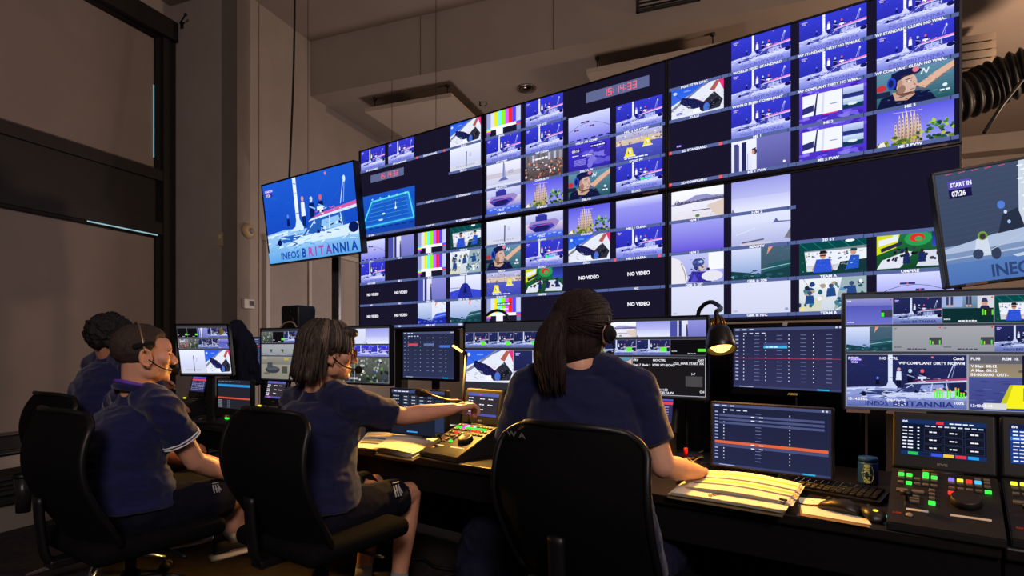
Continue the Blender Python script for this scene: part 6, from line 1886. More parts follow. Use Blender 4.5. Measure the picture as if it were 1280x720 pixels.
def controller(px, py, label, yaw_deg, kind, lit, rgb_strip=False, z=DESK, knob=True, D=.26, k=1.0):
    """px, py: front left corner of the sloping panel on the desk"""
    p = on_z(px, py, z)
    e = empty('replay_controller', (p.x, p.y, z), math.radians(yaw_deg), label, 'controller', 'replay controllers on the desks')
    W = .25
    bm = B()
    prism(bm, [(0, 0), (0, .022), (.018, .030), (D, .125), (D + .02, .125), (D + .02, 0)], W, Matrix(((0, 1, 0, 0), (1, 0, 0, 0), (0, 0, 1, 0), (0, 0, 0, 1))))
    bmesh.ops.bevel(bm, geom=bm.edges[:], offset=.003, segments=2, affect='EDGES')
    obj('sloping_panel', bm, M_BODY, e)
    sl = math.atan2(.095, D - .018)
    P = Matrix.Translation((0, .018, .030)) @ Matrix.Rotation(sl, 4, 'X')
    L = (D - .018) / math.cos(sl)
    kb = B(); box(kb, (0, 0, .003), (.0145, .0095, .007), .0015); km = bpy.data.meshes.new('key'); kb.to_mesh(km); kb.free()
    def key(u, v, m, sx=1, sy=1):
        me = km.copy(); me.materials.append(m)
        o = link_mesh('key', me, None, e, P @ V((u * W, v * L, .0)), (sl, 0, 0), (sx, sy, 1))
        return o
    cache = {}
    def key2(u, v, m, sx=1, sy=1):
        if m.name not in cache:
            me = km.copy(); me.materials.append(m); cache[m.name] = me
        return link_mesh('key', cache[m.name], None, e, P @ V((u * W, v * L, 0)), (sl, 0, 0), (sx, sy, 1))
    rows = [(.93, 'k..gk....kk'), (.87, 'gg.gg.vyrbk'), (.80, 'kkkkk.kkkkk'), (.70, 'kgkkk.kkkkg')]
    if lit == 1: rows = [(.93, 'kkmwrwkkkkk'), (.86, 'ggmggggggg.'), (.78, 'kkkkk.rrrkk'), (.66, 'kkrkk.kkkkk')]
    if lit == 2: rows = [(.9, 'yykkk.kkkkk'), (.8, 'kkkkk.kkkkk'), (.7, 'kkkkk.kkkkk')]
    for v, pat in rows:
        for i, ch in enumerate(pat):
            if ch == '.': continue
            key2(.10 + i * .08, v, M_KEY if ch == 'k' else LEDS[ch], 1.0, 1.0 if ch == 'k' else 1.15)
    for i in range(3): key2(.40, .60 - i * .075, M_KEY)
    key2(.40, .36, LEDS['g'] if lit != 2 else M_KEY, 1.1, 1.4); key2(.58, .60, LEDS['r'] if lit != 2 else M_KEY, 1.2, 1.2)
    for i in range(2): key2(.12 + i * .15, .54, M_KEY, 2.0, 1.4)
    for i in range(3): key2(.24, .44 - i * .05, M_KEY, 1.6, .7)
    # jog dial
    bm = B(); lathe(bm, [(0, .020), (.026, .019), (.030, .021), (.034, .018), (.036, .0), (0, 0)], n=32); obj('jog_dial', bm, mat('dial_rubber', (28, 26, 25), .45), e, True, P @ V((W * .70, L * .46, 0)), (sl, 0, 0))
    # fader lever
    bm = B(); box(bm, (0, 0, .001), (.008, .07, .002), .0005); cyl(bm, (0, .0, 0), (0, -.012, .03), .004, n=8); cyl(bm, (-.014, -.013, .033), (.014, -.013, .033), .008, n=10); obj('fader_lever', bm, M_PLASTIC, e, True, P @ V((W * .17, L * .36, 0)), (sl, 0, 0))
    for u, w_ in ((.22, .05), (.68, .085)):
        bm = B(); box(bm, (0, 0, .0006), (w_, .009, .001)); obj('name_label', bm, M_LABEL, e, False, P @ V((W * (u + .05), L * .20, .0003)), (sl, 0, 0))
    flat_text(e, 'panel_lettering', 'LSM', .008, mat('red_print', (150, 40, 36), .6), P @ V((W * .09, L * .09, .0012)), (sl, 0, 0), bold=.03)
    bm = B(); lathe(bm, [(0, .002), (.0085, .002), (.0085, 0), (0, 0)], n=16); obj('round_badge', bm, mat('badge_grey', (130, 126, 120), .4), e, True, P @ V((W * .2, L * .1, .0)), (sl, 0, 0))
    # hinged screen
    tilt = -.22
    S_ = Matrix.Translation((0, D + .012, .127)) @ Matrix.Rotation(tilt, 4, 'X')
    bm = B(); box(bm, (W / 2, .012, .088), (W, .026, .176), .008, S_, 3); shell = obj('screen_housing', bm, M_BODY, e)
    scr = link_mesh('touch_screen', evs_screen(kind), None, e, S_ @ V((.022, -.0018, .042)), (tilt, 0, 0))
    flat_text(e, 'maker_lettering', 'EVS', .0075, mat('grey_print', (120, 116, 110), .6), S_ @ V((W / 2, -.0016, .017)), (tilt + math.pi / 2, 0, 0), bold=.04, sx=1.6)
    bm = B(); cyl(bm, (W * .3, D + .012, .122), (W * .7, D + .012, .122), .009, n=12); obj('hinge', bm, M_BODY, e, True)
    return e
controller(1108, 662, 'replay controller with lit keys and menu screen, right of the two computer mice', -37, 'menu', 0)
controller(1264, 684, 'replay controller cropped by the right edge, with blue list screen', -37, 'list', 2)
controller(524, 570, 'replay controller with a row of green keys, under the outstretched hand', -40, 'grid', 1)
pz = dp(-2.05, .2, DESK)
def px_of(p): return 640 + p.x / p.y * F_PX, HOR + (CAMZ - p.z) / p.y * F_PX
def controller_at(t, d, *a, **k):
    q = dp(t, d, DESK); x, y = px_of(q)
    return controller(x, y, *a, **k)
controller_at(-2.30, .01, 'replay controller with violet list screen below the small squarish monitor', -34.6, 'rows', 2)
controller_at(-1.29, .01, 'replay controller with small grid screen behind the chair of the person with glasses', -34.6, 'grid', 2)
controller_at(1.18, .28, 'replay controller with red-barred screen at the elbow of the ponytailed person', -36, 'rows', 2)

# ------------------------------------------------------------------ low screens on the desk
e, s, cw, ch = monitor('low_monitor', (489, 485, 541, 2.96), (558, 488, 549, 2.76), 'low dark screen with a key grid, behind the outstretched forearm', bez=.006, base=(20, 22, 30))
def f(c):
    c.rect(0, 0, cw, ch, (26, 30, 44)); c.rect(0, ch * .93, cw, ch, (62, 72, 108)); c.words(cw * .04, ch * .95, cw * .3, ch * .02, 4)
    for r in range(6):
        c.words(cw * .03, ch * (.84 - r * .075), cw * .12, ch * .03, 3, (160, 168, 196))
        for q in range(4): c.rect(cw * (.22 + q * .15), ch * (.82 - r * .075), cw * (.34 + q * .15), ch * (.875 - r * .075), (46, 54, 76)); c.words(cw * (.24 + q * .15), ch * (.84 - r * .075), cw * .07, ch * .012, 2)
    for q in range(3): c.rect(cw * (.22 + q * .15), ch * .36, cw * (.34 + q * .15), ch * .41, (150, 160, 190))
    c.rect(cw * .82, ch * .1, cw * .98, ch * .8, (40, 50, 76)); c.rect(cw * .3, ch * .04, cw * .5, ch * .07, (60, 150, 225))
overlay(s, cw, ch, f, -.0005)
e, s, cw, ch = monitor('low_monitor', (272, 473, 510, 3.95), (314, 475, 514, 3.75), 'low dark screen with one cyan and one red row, at the far left', bez=.005, base=(20, 22, 30))
def f(c):
    c.rect(0, 0, cw, ch, (34, 34, 42)); c.rect(0, ch * .76, cw, ch * .84, (40, 140, 205)); c.rect(0, ch * .34, cw, ch * .39, (205, 80, 66))
    for r in range(7): c.words(cw * .03, ch * (.27 - r * .04), cw * .12, ch * .02, 3, (150, 154, 170)); c.words(cw * .3, ch * (.27 - r * .04), cw * .1, ch * .015, 2, (110, 114, 130))
    c.words(cw * .02, ch * .93, cw * .7, ch * .02, 7, (120, 126, 150))
overlay(s, cw, ch, f, -.0005)
e, s, cw, ch = monitor('portrait_monitor', (307, 421, 463, 4.18), (336, 421, 464, 4.12), 'narrow upright screen partly hidden behind the left ultrawide monitor', bez=.006, base=(44, 52, 80))
def f(c):
    c.rect(0, 0, cw, ch, (52, 62, 96))
    for r in range(13): c.words(cw * .1, ch * (.93 - r * .07), cw * .5, ch * .02, 3, (150, 160, 200))
    c.rect(cw * .1, ch * .72, cw * .7, ch * .75, (190, 80, 90))
overlay(s, cw, ch, f, -.0005)

# ------------------------------------------------------------------ lamps
M_BULB = glow('warm_bulb', (255, 190, 92), 4.0)
M_BRASS = mat('brass_fins', (170, 120, 50), .3, .9)
def bell_lamp():
    op = at(902, 438, 2.13)
    ax = V((.03, .40, .92)).normalized()
    b0 = V((.80, 2.56, DESK))
    e = empty('gooseneck_lamp', b0, label='lit black gooseneck desk lamp with bell shade, behind the centre ultrawide monitor', cat='lamp')
    top = op + ax * .135
    bm = B(); lathe(bm, [(0, 0), (.07, 0), (.07, .012), (.06, .02), (.015, .026), (0, .026)], b0, 28); child_world('base', bm, M_PLASTIC, e, True)
    path = spline([b0 + V((0, 0, .02)), b0 + V((.0, .0, .3)), at(871, 402, 2.53), at(877, 384, 2.51), at(889, 377.5, 2.45), at(901, 385, 2.34), top + ax * .03, top], 7)
    bm = B(); tube(bm, path, [.0085 + .0012 * (i % 2) for i in range(len(path))], 10); child_world('gooseneck', bm, M_PLASTIC, e, True)
    R = ax.to_track_quat('Z', 'Y').to_matrix().to_4x4(); R.translation = op; R = R @ Matrix.Diagonal((.97, .97, .97, 1))
    bm = B(); lathe(bm, [(.0565, 0), (.058, .002), (.055, .03), (.045, .075), (.034, .10), (.032, .10), (.043, .073), (.053, .03), (.0555, .002)], n=36, M=R); child_world('shade', bm, mat('lamp_shade_black', (16, 15, 16), .35), e, True)
    for k in range(10):
        a = 2 * math.pi * k / 10
        bm = B(); tube(bm, [R @ V((.032 * math.cos(a), .032 * math.sin(a), .10)), R @ V((.018 * math.cos(a), .018 * math.sin(a), .142))], .0035, 6); child_world('cooling_fin', bm, M_BRASS, e, True)
    bm = B(); lathe(bm, [(0, .098), (.020, .098), (.02, .14), (.012, .15), (0, .152)], n=20, M=R); child_world('lamp_holder', bm, M_PLASTIC, e, True)
    bm = B(); ball(bm, op + ax * .040, .046, 18); child_world('bulb', bm, M_BULB, e, True)
    lamp('gooseneck_lamp_light', 'SPOT', tuple(op - ax * .022), 42, (1.0, .43, .05), .04, look=tuple(op - ax), spot=math.radians(150))
bell_lamp()
def bar_lamp(base, tip, hinge, label, power, look, spread=150):
    """slim LED lamp: foot, stem, hinged bar with a lit underside"""
    e = empty('led_lamp', base, label=label, cat='lamp')
    bm = B(); box(bm, tuple(base + V((0, 0, .008))), (.10, .07, .016), .005); child_world('base', bm, M_PLASTIC, e)
    bm = B(); tube(bm, [base + V((0, 0, .01)), base.lerp(hinge, .5) + V((.0, .01, 0)), hinge], .007, 8); child_world('stem', bm, M_STEEL, e, True)
    bm = B(); tube(bm, [hinge, tip], .009, 10, flat=.6); child_world('bar', bm, M_PLASTIC, e, True)
    d = (tip - hinge).normalized()
    bm = B(); tube(bm, [hinge.lerp(tip, .3) + V((0, -.004, -.0075)), tip + V((0, -.004, -.0075))], .0062, 8); child_world('led_strip', bm, M_BULB, e, True)
    m_ = hinge.lerp(tip, .6) + V((0, 0, -.03))
    lamp('led_lamp_light', 'SPOT', tuple(m_), power, (1.0, .50, .085), .03, look=look, spot=math.radians(spread))
bar_lamp(V((-.27, 2.83, DESK)), at(566, 430, 2.80), at(583, 441, 2.83), 'lit slim LED lamp at the left end of the centre ultrawide monitor', 52, (-.42, 2.55, .75))
bar_lamp(V((-1.22, 3.12, DESK)), at(385, 478, 3.0), at(372, 470, 3.06), 'lit slim LED lamp on the desk behind the person with glasses', 36, (-1.2, 2.5, .7))
# unlit gooseneck showing over the centre ultrawide
b0 = V((-.08, 3.1, DESK))
e = empty('slim_gooseneck', b0, label='thin gooseneck arm arching over the left end of the centre ultrawide monitor', cat='lamp')
bm = B(); lathe(bm, [(0, 0), (.05, 0), (.05, .01), (.012, .02), (0, .02)], b0, 24); child_world('base', bm, M_PLASTIC, e, True)
path = spline([b0, b0 + V((0, 0, .35)), at(606, 404, 3.06), at(610, 393, 3.05), at(621, 388, 3.04), at(632, 392, 3.03), at(637, 404, 3.02), at(637, 425, 3.01)], 6)
bm = B(); tube(bm, path, .008, 8); child_world('gooseneck', bm, M_PLASTIC, e, True)
bm = B(); lathe(bm, [(0, .03), (.02, .03), (.035, -.03), (.03, -.03), (0, .02)], at(637, 430, 3.01), 20); child_world('shade', bm, M_PLASTIC, e, True)
# gooseneck microphone
b0 = at(583, 512, 2.80); b0.z = DESK
e = empty('gooseneck_microphone', b0, label='gooseneck microphone with foam head, pointing left above the forearm', cat='microphone')
bm = B(); box(bm, tuple(b0 + V((0, 0, .018))), (.09, .09, .036), .006); child_world('base', bm, M_PLASTIC, e)
path = spline([b0 + V((0, 0, .03)), b0 + V((.015, 0, .12)), at(578, 503, 2.66), at(560, 500, 2.64), at(536, 493, 2.62)], 7)
bm = B(); tube(bm, path, .0045, 8); child_world('stem', bm, mat('brass_stem', (120, 96, 60), .35, .8), e, True)
bm = B(); caps(bm, [at(536, 493, 2.62), at(524, 490.5, 2.605)], [.014, .02], 14); child_world('foam_head', bm, M_FOAM, e, True)

# ------------------------------------------------------------------ keyboards, mice, papers
M_PRINT = bpy.data.materials.new('printed_paper'); M_PRINT.use_nodes = True
_nt = M_PRINT.node_tree; _a = _nt.nodes.new('ShaderNodeAttribute'); _a.attribute_name = 'Col'
_nt.links.new(_a.outputs['Color'], _nt.nodes['Principled BSDF'].inputs['Base Color']); _nt.nodes['Principled BSDF'].inputs['Roughness'].default_value = .8
def keyboard(pl, pr, label, rgb=False, D=.14):
    a, b = pl, pr
    W = (b - a).xy.length; yaw = math.atan2(b.y - a.y, b.x - a.x)
    e = empty('keyboard', (a.x, a.y, DESK), yaw, label, 'keyboard', 'keyboards on the desks')
    bm = B(); prism(bm, [(0, 0), (0, .012), (D, .026), (D, 0)], W, Matrix(((0, 1, 0, 0), (1, 0, 0, 0), (0, 0, 1, 0), (0, 0, 0, 1)))); obj('tray', bm, M_PLASTIC, e)
    bm = B(); n = max(8, int(W / .021))
    for r in range(6):
        for q in range(n):
            x = .012 + (W - .024) * (q + .5) / n; y = .014 + (D - .028) * (r + .5) / 6
            box(bm, (x, y, .0165 + .1 * y), ((W - .024) / n * .84, (D - .028) / 6 * .82, .009), .0015, None, 1)
    tag(obj('keys', bm, mat('black_key_cap', (18, 18, 20), .4), e), kind='stuff')
    if rgb:
        for q, col in enumerate('grwgbv'):
            bm = B(); x = W * (.1 + q * .14); box(bm, (x, D - .004, .031), (W * .13, .008, .004), .001); obj('light_strip', bm, LEDS[col], e)
    return e
keyboard(on_z(852, 592, DESK), on_z(972, 610, DESK), 'black keyboard in front of the low monitor, at the notebook')
keyboard(on_z(974, 611, DESK), on_z(1100, 633, DESK), 'black keyboard between the notebook and the replay controllers')
keyboard(dp(-.12, .34, DESK), dp(.22, .34, DESK), 'black keyboard behind the papers, below the outstretched arm')
keyboard(dp(-1.01, .06, DESK), dp(-.70, .06, DESK), 'dark keyboard with rainbow light strip, behind the chair of the person with glasses', True)

def mouse(p, yaw, label, lit=False, k=1.0):
    e = empty('computer_mouse', (p.x, p.y, DESK), yaw, label, 'mouse', 'computer mice')
    bm = B(); loft(bm, [(V((x * k, 0, h / 2 * k)), V((0, w * k, 0)), V((0, 0, h / 2 * k))) for x, w, h in ((-.058, .012, .012), (-.05, .026, .026), (-.02, .033, .040), (.015, .031, .037), (.045, .027, .024), (.058, .014, .012))], 20)
    obj('mouse_body', bm, mat('mouse_black', (24, 22, 22), .38), e, True)
    bm = B(); cyl(bm, (.03 * k, -.004, .029 * k), (.03 * k, .004, .029 * k), .009 * k, n=12); obj('scroll_wheel', bm, M_MATTE, e, True)
    bm = B(); tube(bm, [(.0, 0, .0405 * k), (.03 * k, 0, .032 * k), (.055 * k, 0, .016 * k)], .0012, 4); obj('button_seam', bm, M_MATTE, e, True)
    bm = B(); tube(bm, spline([(.056 * k, 0, .008), (.10, .02, .005), (.16, .0, .005), (.2, .05, .005)], 5), .002, 5); obj('cord', bm, M_RUB, e, True)
    if lit:
        bm = B(); tube(bm, [(-.045 * k, -.026 * k, .01), (-.02 * k, -.0345 * k, .014), (.02 * k, -.032 * k, .014), (.05 * k, -.02 * k, .01)], .0028, 6); obj('light_line', bm, glow('teal_light', (60, 200, 190), .8), e, True)
        bm = B(); ball(bm, (-.03 * k, 0, .034 * k), (.008, .008, .003), 8); obj('logo_light', bm, LEDS['y'], e, True)
    return e
mouse(on_z(1050, 640, DESK), math.radians(128), 'black computer mouse lying on the loose sheet of paper', False, 1.05)
mouse(on_z(1090, 648, DESK), math.radians(75), 'black computer mouse with teal light line, left of the replay controllers', True, .9)
mouse(dp(-1.66, .09, DESK), math.radians(40), 'black computer mouse on the far left desk', False, 1.1)

def printed_sheet(name, parent, p00, p10, p11, p01, bulge, rows, seed, nx=22, ny=26, th=.0015, warm=(225, 220, 205)):
    """curved sheet with printed coloured rows; corners in the parent's space"""
    rnd = random.Random(seed)
    vs_, fs, cs = [], [], []
    for j in range(ny + 1):
        for i in range(nx + 1):
            u, v = i / nx, j / ny
            p = (p00 * (1 - u) + p10 * u) * (1 - v) + (p01 * (1 - u) + p11 * u) * v
            vs_.append(p + UP * (bulge * math.sin(u * math.pi * .95 + .1) * (.4 + .6 * v) + th))
    n0 = len(vs_)
    for j in range(ny):
        for i in range(nx):
            a = j * (nx + 1) + i
            fs.append((a, a + 1, a + nx + 2, a + nx + 1))
            cs.append(lin(rows(i / nx, j / ny, rnd, warm)))
    me = bpy.data.meshes.new(name); me.from_pydata(vs_, [], fs)
    ca = me.color_attributes.new('Col', 'FLOAT_COLOR', 'CORNER')
    ca.data.foreach_set('color', [x for c in cs for _ in range(4) for x in (*c, 1)])
    me.materials.append(M_PRINT)
    return link_mesh(name, me, None, parent)
def rows_table(u, v, rnd, w):
    if u < .04 or u > .96 or v < .05 or v > .95: return w
    r = int(v * 13)
    if r in (3, 7): return (66, 82, 112)
    if r in (5, 10): return (205, 176, 70)
    return tuple(int(x * rnd.uniform(.9, 1)) for x in w)
def rows_plain(u, v, rnd, w): return w
def rows_notes(u, v, rnd, w):
    return tuple(int(x * .82) for x in w) if (int(v * 26) % 3 == 1 and .12 < u < .6 and rnd.random() < .5 and v > .45) else w

nb0 = on_z(905, 628, DESK)
e = empty('spiral_notebook', (nb0.x, nb0.y, DESK), label='open spiral notebook with printed yellow table sheets, lit by the lamp', cat='notebook')
def rel(px, py, z): return on_z(px, py, z) - V((nb0.x, nb0.y, DESK))
q = [rel(834, 621, DESK + .004), rel(978, 645, DESK + .004), rel(1000, 608, DESK + .004), rel(866, 595, DESK + .004)]
bm = B(); flat(bm, q, 0.0005, .006); obj('cover', bm, mat('notebook_cover', (120, 100, 70), .6), e)
for i in range(5):
    o = V((.002 * i, -.0015 * i, .007 + .0022 * i))
    printed_sheet('page', e, q[0] + o, q[1] + o, q[2] + o * .5 + UP * .004, q[3] + o, .002, rows_plain, i, 8, 6)
q2 = [rel(858, 612, DESK + .02), rel(985, 632, DESK + .02), rel(1001, 608, DESK + .02), rel(872, 592, DESK + .02)]
for i in range(3):
    o = V((.004 * (2 - i), -.006 * (2 - i), .004 * i))
    printed_sheet('printed_page', e, q2[0] + o, q2[1] + o, q2[2] + o, q2[3] + o, .016, rows_table, 20 + i)
bm = B()
for k in range(11):
    c_ = q[0].lerp(q[1], .38 + .012 * k) + V((0, 0, .012)) + (q[3] - q[0]) * (.06 + .02 * k)
    tube(bm, [c_ + V((0, .010 * math.cos(a), .011 * math.sin(a))) for a in [i * math.pi / 6 for i in range(13)]], .0012, 5)
tag(obj('spiral_binding', bm, M_STEEL, e, True), kind='stuff')
c_ = q2[1] + V((.0, .01, -.004))
bm = B(); prism(bm, [(-.016, 0), (.016, 0), (.004, .02), (-.004, .02)], .02, Matrix.Translation(c_) @ Matrix.Rotation(.6, 4, 'Z')); obj('binder_clip', bm, M_STEEL, e)

sp0 = on_z(1040, 640, DESK)
e = empty('loose_sheet', (sp0.x, sp0.y, DESK), label='loose sheet of handwritten paper under the black mouse', cat='paper')
def rel2(px, py, z): return on_z(px, py, z) - V((sp0.x, sp0.y, DESK))
printed_sheet('sheet', e, rel2(1003, 642, DESK + .001), rel2(1090, 657, DESK + .001), rel2(1068, 628, DESK + .001), rel2(998, 622, DESK + .001), .0004, rows_notes, 3)
bm = B(); flat(bm, [rel2(1001, 645, DESK), rel2(1088, 660, DESK), rel2(1066, 630, DESK), rel2(996, 624, DESK)], .0, .0012); obj('backing_card', bm, mat('card_brown', (120, 96, 62), .8), e)

sp1 = on_z(500, 560, DESK)
e = empty('paper_pile', (sp1.x, sp1.y, DESK), label='pile of curled papers lit yellow, below the outstretched arm', cat='papers')
def rel3(px, py, z): return on_z(px, py, z) - V((sp1.x, sp1.y, DESK))
for i in range(6):
    o = V((0, 0, .005 * i)); j = 2.5 * math.sin(i * 2.1)
    printed_sheet('page', e, rel3(470 + j, 566, DESK) + o, rel3(514 + j, 574, DESK) + o, rel3(566 + j, 546, DESK) + o, rel3(505 + j, 541, DESK) + o, .016, rows_plain, 60 + i, 14, 8, warm=(215, 208, 195))
for i in range(3):
    o = V((0, 0, .004 * i + .001)); j = 2 * math.sin(i * 1.7)
    printed_sheet('printed_page', e, rel3(444 + j, 562, DESK) + o, rel3(482 + j, 567, DESK) + o, rel3(512 + j, 548, DESK) + o, rel3(460 + j, 543, DESK) + o, .012, rows_table, 70 + i)
bm = B(); flat(bm, [rel3(468, 569, DESK), rel3(516, 577, DESK), rel3(568, 548, DESK), rel3(506, 543, DESK)], .0003, .003); obj('folder', bm, mat('folder_dark', (40, 36, 38), .6), e)

# ------------------------------------------------------------------ small things at the right
cp = on_z(1085, 604, DESK)
e = empty('gum_pot', (cp.x, cp.y, DESK), label='dark blue eclipse gum pot standing behind the keyboards', cat='pot')
CR = .033
bm = B(); lathe(bm, [(0, 0), (CR - .003, 0), (CR, .004), (CR, .075), (CR - .002, .08), (0, .08)], n=32); obj('pot_body', bm, mat('gum_blue', (24, 66, 170), .35), e, True)
bm = B(); lathe(bm, [(0, .098), (CR - .004, .098), (CR - .001, .095), (CR - .001, .082), (0, .082)], n=32); obj('lid', bm, mat('gum_lid', (30, 76, 170), .35), e, True)
v_, f_t = text_shape('eclipse', .03)
me = bpy.data.meshes.new('pot_lettering')
sc_ = .068 / v_[:, 0].max()
face = math.atan2(-cp.y, -cp.x)
me.from_pydata([((CR + .0006) * math.cos(face + (.012 - q_[1] * sc_ * 1.5) / CR * -1), (CR + .0006) * math.sin(face + (.012 - q_[1] * sc_ * 1.5) / CR * -1), .006 + q_[0] * sc_) for q_ in v_], [], f_t)
link_mesh('pot_lettering', me, mat('pale_blue_print', (150, 190, 220), .5), e)
bm = B(); tube(bm, [((CR + .0004) * math.cos(face + .55 * math.cos(a)), (CR + .0004) * math.sin(face + .55 * math.cos(a)), .04 + .034 * math.sin(a)) for a in [i * math.pi / 12 for i in range(25)]], .0007, 4); obj('ring_print', bm, mat('pale_blue_print', (150, 190, 220), .5), e)

mp = on_z(857, 585, DESK)
e = empty('red_marker', (mp.x, mp.y, DESK), label='red capped marker standing upright left of the low monitor', cat='marker')
bm = B(); lathe(bm, [(0, 0), (.008, 0), (.008, .045), (0, .045)], n=14); obj('barrel', bm, mat('marker_white', (180, 170, 160), .5), e, True)
bm = B(); lathe(bm, [(0, .046), (.0092, .046), (.0092, .08), (.007, .084), (0, .084)], n=14); obj('cap', bm, mat('marker_red', (190, 24, 24), .4), e, True)
rnd = random.Random(77)
CL = ['looped yellowish wire on the desk, nearest the red marker', 'yellowish wire curling behind the red marker', 'yellowish wire running along the desk left of the low monitor', 'short yellowish wire end beside the replay controller screen']
for i in range(4):
    pts = [on_z(846 + 9 * k + rnd.uniform(-4, 4), 588 - 3 * k * (i % 2) - 3 * i + rnd.uniform(-3, 3), DESK + .004) + UP * (.02 * math.sin(k * 1.3 + i)  ** 2) for k in range(5)]
    bm = B(); tube(bm, spline(pts, 5), .0028, 6); tag(obj('loose_wire', bm, mat('pale_wire', (170, 150, 100), .5), None, True), CL[i], 'wire', 'loose wires by the marker')
# equipment boxes behind the monitors
def equip(p0, W, D, H, yaw, label, leds, seed):
    e = empty('equipment_box', p0, yaw, label, 'equipment', 'black equipment boxes on the desks')
    bm = B(); box(bm, (W / 2, D / 2, H / 2), (W, D, H), .004); obj('case', bm, M_PLASTIC, e)
    rnd = random.Random(seed)
    for k in range(max(1, int(H / .045))):
        bm = B(); box(bm, (W / 2, -.003, .022 + k * .045), (W * .94, .006, .038), .002); obj('front_plate', bm, M_STEEL, e)
    for (u, v, ch) in leds:
        bm = B(); ball(bm, (u * W, -.007, v * H), .0045, 8); obj('indicator_light', bm, LEDS[ch], e, True)
    for u in (.2, .8):
        bm = B(); cyl(bm, (u * W, -.004, H * .5), (u * W, -.02, H * .5), .008, n=12); obj('knob', bm, M_PLASTIC, e, True)
    return e
eq = dp(1.62, .5, DESK)
equip(eq, .20, .2, .26, YAW, 'black equipment box with red and green lights, left of the low monitor', [(.12, .72, 'g'), (.12, .5, 'g'), (.3, .62, 'r'), (.32, .36, 'r'), (.6, .85, 'v')], 1)
equip(dp(2.22, .42, DESK), .18, .12, .22, YAW, 'black equipment box behind the gum pot', [(.85, .4, 'w')], 2)
equip(dp(.60, .52, DESK), .3, .2, .12, YAW, 'flat black equipment box under the centre ultrawide monitor', [(.2, .6, 'w')], 3)
equip(dp(-.42, .42, DESK), .24, .2, .10, YAW, 'flat black equipment box with a red light, left of the dark key grid screen', [(.6, .7, 'r'), (.5, .35, 'g')], 4)
equip(dp(-2.0, .26, DESK), .16, .16, .14, YAW, 'small black equipment box with violet display, at the far left', [(.3, .8, 'v'), (.5, .8, 'v'), (.85, .6, 'w')], 5)
# small keypad with coloured lights at the far left
p = dp(-1.48, .03, DESK)
e = empty('light_keypad', p, YAW, 'small black keypad with green and red light at the far left desk edge', 'keypad')
bm = B(); prism(bm, [(0, 0), (0, .015), (.13, .05), (.13, 0)], .17, Matrix(((0, 1, 0, 0), (1, 0, 0, 0), (0, 0, 1, 0), (0, 0, 0, 1)))); obj('case', bm, M_BODY, e)
for u, ch in ((.03, 'g'), (.055, 'g'), (.085, 'r')):
    bm = B(); box(bm, (u + .05, .07, .039), (.022, .012, .01), .002); obj('lit_key', bm, LEDS[ch], e)
bm = B(); lathe(bm, [(0, .02), (.016, .018), (.018, 0), (0, 0)], (.04, .09, .037), 16); obj('dial', bm, M_BRASS, e, True)

# ------------------------------------------------------------------ speaker, jacket, backpack
sp = at(350, 412, 4.32)
e = empty('studio_speaker', (sp.x, sp.y, DESK), YAW + .12, 'black studio speaker on a stand behind the left ultrawide monitor', 'speaker')
zb = sp.z - DESK - .02; SW, SH = .20, .205
bm = B(); box(bm, (SW / 2, .09, zb + SH / 2), (SW, .18, SH), .025, None, 4); obj('cabinet', bm, M_PLASTIC, e, True)
for zz, r_s in ((.075, .055), (.155, .024)):
    bm = B(); lathe(bm, [(r_s, 0), (r_s * .95, .006), (r_s * .75, -.004), (r_s * .3, -.012), (0, -.006)], (SW / 2, -.001, zb + zz), 24, RX); obj('driver', bm, mat('speaker_cone', (30, 29, 30), .4), e, True)
bm = B(); cyl(bm, (SW / 2, .09, .02), (SW / 2, .09, zb), .02, n=12); obj('stand_pole', bm, M_STEEL, e, True)
bm = B(); box(bm, (SW / 2, .09, .012), (.18, .18, .024), .006); obj('stand_base', bm, M_STEEL, e)
bm = B(); tube(bm, spline([at(349, 412, 4.2), at(356, 404, 4.18), at(366, 403, 4.16), at(372, 412, 4.15)], 5), .006, 6)
MS = (Matrix.Translation(e.location) @ e.rotation_euler.to_matrix().to_4x4()).inverted(); bmesh.ops.transform(bm, matrix=MS, verts=bm.verts[:]); obj('cable', bm, mat('tan_cable', (150, 128, 100), .5), e, True)

jp = at(303, 470, 3.98)
e = empty('hanging_jacket', (jp.x, jp.y, DESK), label='dark navy jacket hanging on a stand between the two left monitors', cat='jacket')
bm = B()
secs = []
for px_, py_, w_, d_ in ((296, 402, .02, .02), (297, 408, .05, .04), (299, 418, .075, .055), (302, 432, .092, .065), (304, 448, .094, .07), (306, 462, .096, .075), (307, 480, .098, .08)):
    c_ = at(px_, py_, 3.98); c_ -= V((jp.x, jp.y, DESK)); secs.append((c_, V((w_, 0, 0)), V((0, d_, 0))))
loft(bm, secs, 24)
c0_ = at(299, 416, 3.98) - V((jp.x, jp.y, DESK)); caps(bm, [c0_, at(311, 434, 3.96) - V((jp.x, jp.y, DESK)), at(313, 462, 3.94) - V((jp.x, jp.y, DESK))], [.04, .042, .035])
me = remesh(bm, .007, 3, 'cloth'); displace(me, noise_fold(.014, 16, 16, 5)); parent_part('cloth', me, mat('jacket_navy', (22, 24, 40), .85, bump=.2, spec=.15), e)
zt = at(297, 404, 3.98).z - DESK
bm = B(); cyl(bm, (-.02, 0, .02), (-.03, 0, zt), .012, n=10); obj('stand_pole', bm, M_STEEL, e, True)
bm = B(); lathe(bm, [(0, 0), (.14, 0), (.14, .012), (.02, .025), (0, .025)], (-.02, 0, 0), 24); obj('stand_base', bm, M_STEEL, e, True)

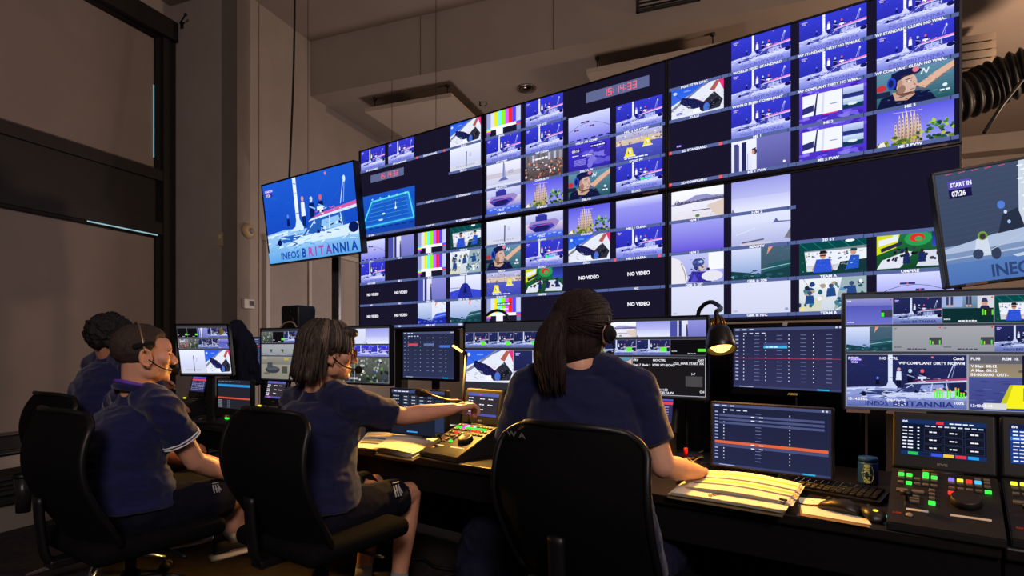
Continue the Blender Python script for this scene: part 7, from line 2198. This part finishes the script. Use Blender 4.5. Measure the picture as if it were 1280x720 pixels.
bp_ = at(610, 720, 2.62)
e = empty('backpack', (bp_.x, bp_.y, FLOOR), math.radians(-25), 'dark navy backpack standing on the floor left of the nearest chair', 'backpack')
bm = B(); ball(bm, (0, 0, .2), (.15, .10, .21), 20); box(bm, (0, 0, .12), (.28, .19, .22), .05); ball(bm, (0, -.1, .13), (.11, .05, .11), 16)
me = remesh(bm, .008, 4, 'bag_body'); displace(me, noise_fold(.01, 10, 10, 9)); parent_part('bag_body', me, mat('bag_cloth', (26, 28, 48), .85, spec=.15), e)
for s in (-1, 1):
    bm = B(); tube(bm, spline([(s * .06, .1, .36), (s * .08, .16, .28), (s * .09, .16, .12), (s * .1, .1, .05)], 5), .014, 8, flat=.35); obj('strap', bm, M_MATTE, e, True)
bm = B(); tube(bm, spline([(-.03, .02, .39), (-.02, .02, .44), (.02, .02, .44), (.03, .02, .39)], 4), .008, 6); obj('top_loop', bm, M_MATTE, e, True)
bm = B(); tube(bm, [(.12 * math.cos(a), -.06 - .04 * math.sin(a) * 0, .27 + .09 * math.sin(a)) for a in [i * math.pi / 10 for i in range(11)]], .004, 6); obj('zip', bm, M_STEEL, e, True)

# under the desks: pale power box, black cable trough and cables on the floor
p = dp(.15, .75, FLOOR)
e = empty('power_box', p, YAW, 'pale grey power box on the floor under the desk', 'box')
bm = B(); box(bm, (.35, .12, .1), (.7, .2, .2), .008); obj('case', bm, mat('pale_grey_metal', (120, 114, 108), .6), e)
bm = B(); box(bm, (.35, .015, .11), (.62, .01, .1), .003); obj('socket_panel', bm, M_MATTE, e)
UL = ['black cable looping on the floor below the outstretched arm', 'black cable on the floor beside the pale power box', 'black cable hanging under the desk right of the nearest chair', 'black cable crossing the floor under the right desk', 'black cable curled on the floor under the middle desk']
for i, (t0, t1) in enumerate(((-.3, .5), (.1, .8), (1.4, 2.0), (1.6, 2.4), (.4, 1.1))):
    rnd = random.Random(90 + i)
    pts = [dp(t0 + (t1 - t0) * k / 5, .25 + rnd.uniform(-.1, .3), FLOOR + .012 + (.22 * math.sin(k / 5 * math.pi) if i in (2, 3) else 0)) for k in range(6)]
    bm = B(); tube(bm, spline(pts, 6), .009, 6); tag(obj('floor_cable', bm, M_RUB, None, True), UL[i], 'cable', 'cables under the desks')

# emblems on shorts and the lettering on the nearest chair
M_EMB = mat('pale_emblem', (150, 150, 156), .7)
def emblem(body, hp, kn, t, ang, size):
    d = (kn - hp).normalized(); side = V((d.y, -d.x, 0)).normalized(); up = side.cross(d)
    n = (side * math.cos(ang) + up * math.sin(ang)).normalized(); tv = n.cross(d)
    if tv.z < 0: tv = -tv
    c = hp.lerp(kn, t) + n * .101
    bm = B()
    def bar(u0, v0, u1, v1, w):
        a = c + d * u0 * size + tv * v0 * size; b = c + d * u1 * size + tv * v1 * size
        tube(bm, [a, b], w * size, 5)
    for u in (0, .3, .6): bar(u, 0, u, 1, .07)
    bar(0, .5, .6, .5, .06); bar(0, 1.2, .75, 1.2, .06); bar(.6, .8, .85, .2, .07)
    return obj('emblem', bm, M_EMB, body)
hipsP = V((-.785, 2.24, .62)); rP = V((.823, -.568, 0))
emblem(P3, hipsP + rP * .088 - UP * .04, V((-.475, 2.60, .565)), .58, .35, .05)
hipsP = V((-1.515, 2.23, .625)); rP = V((.839, -.545, 0))
emblem(P2, hipsP + rP * .09 - UP * .03, V((-1.20, 2.53, .585)), .55, .5, .035)
flat_text(CH4, 'back_lettering', 'W A', .016, mat('pale_print', (120, 118, 120), .7), (-.145, -.290, .925), (math.radians(97), 0, math.radians(-14)), sx=2.0)
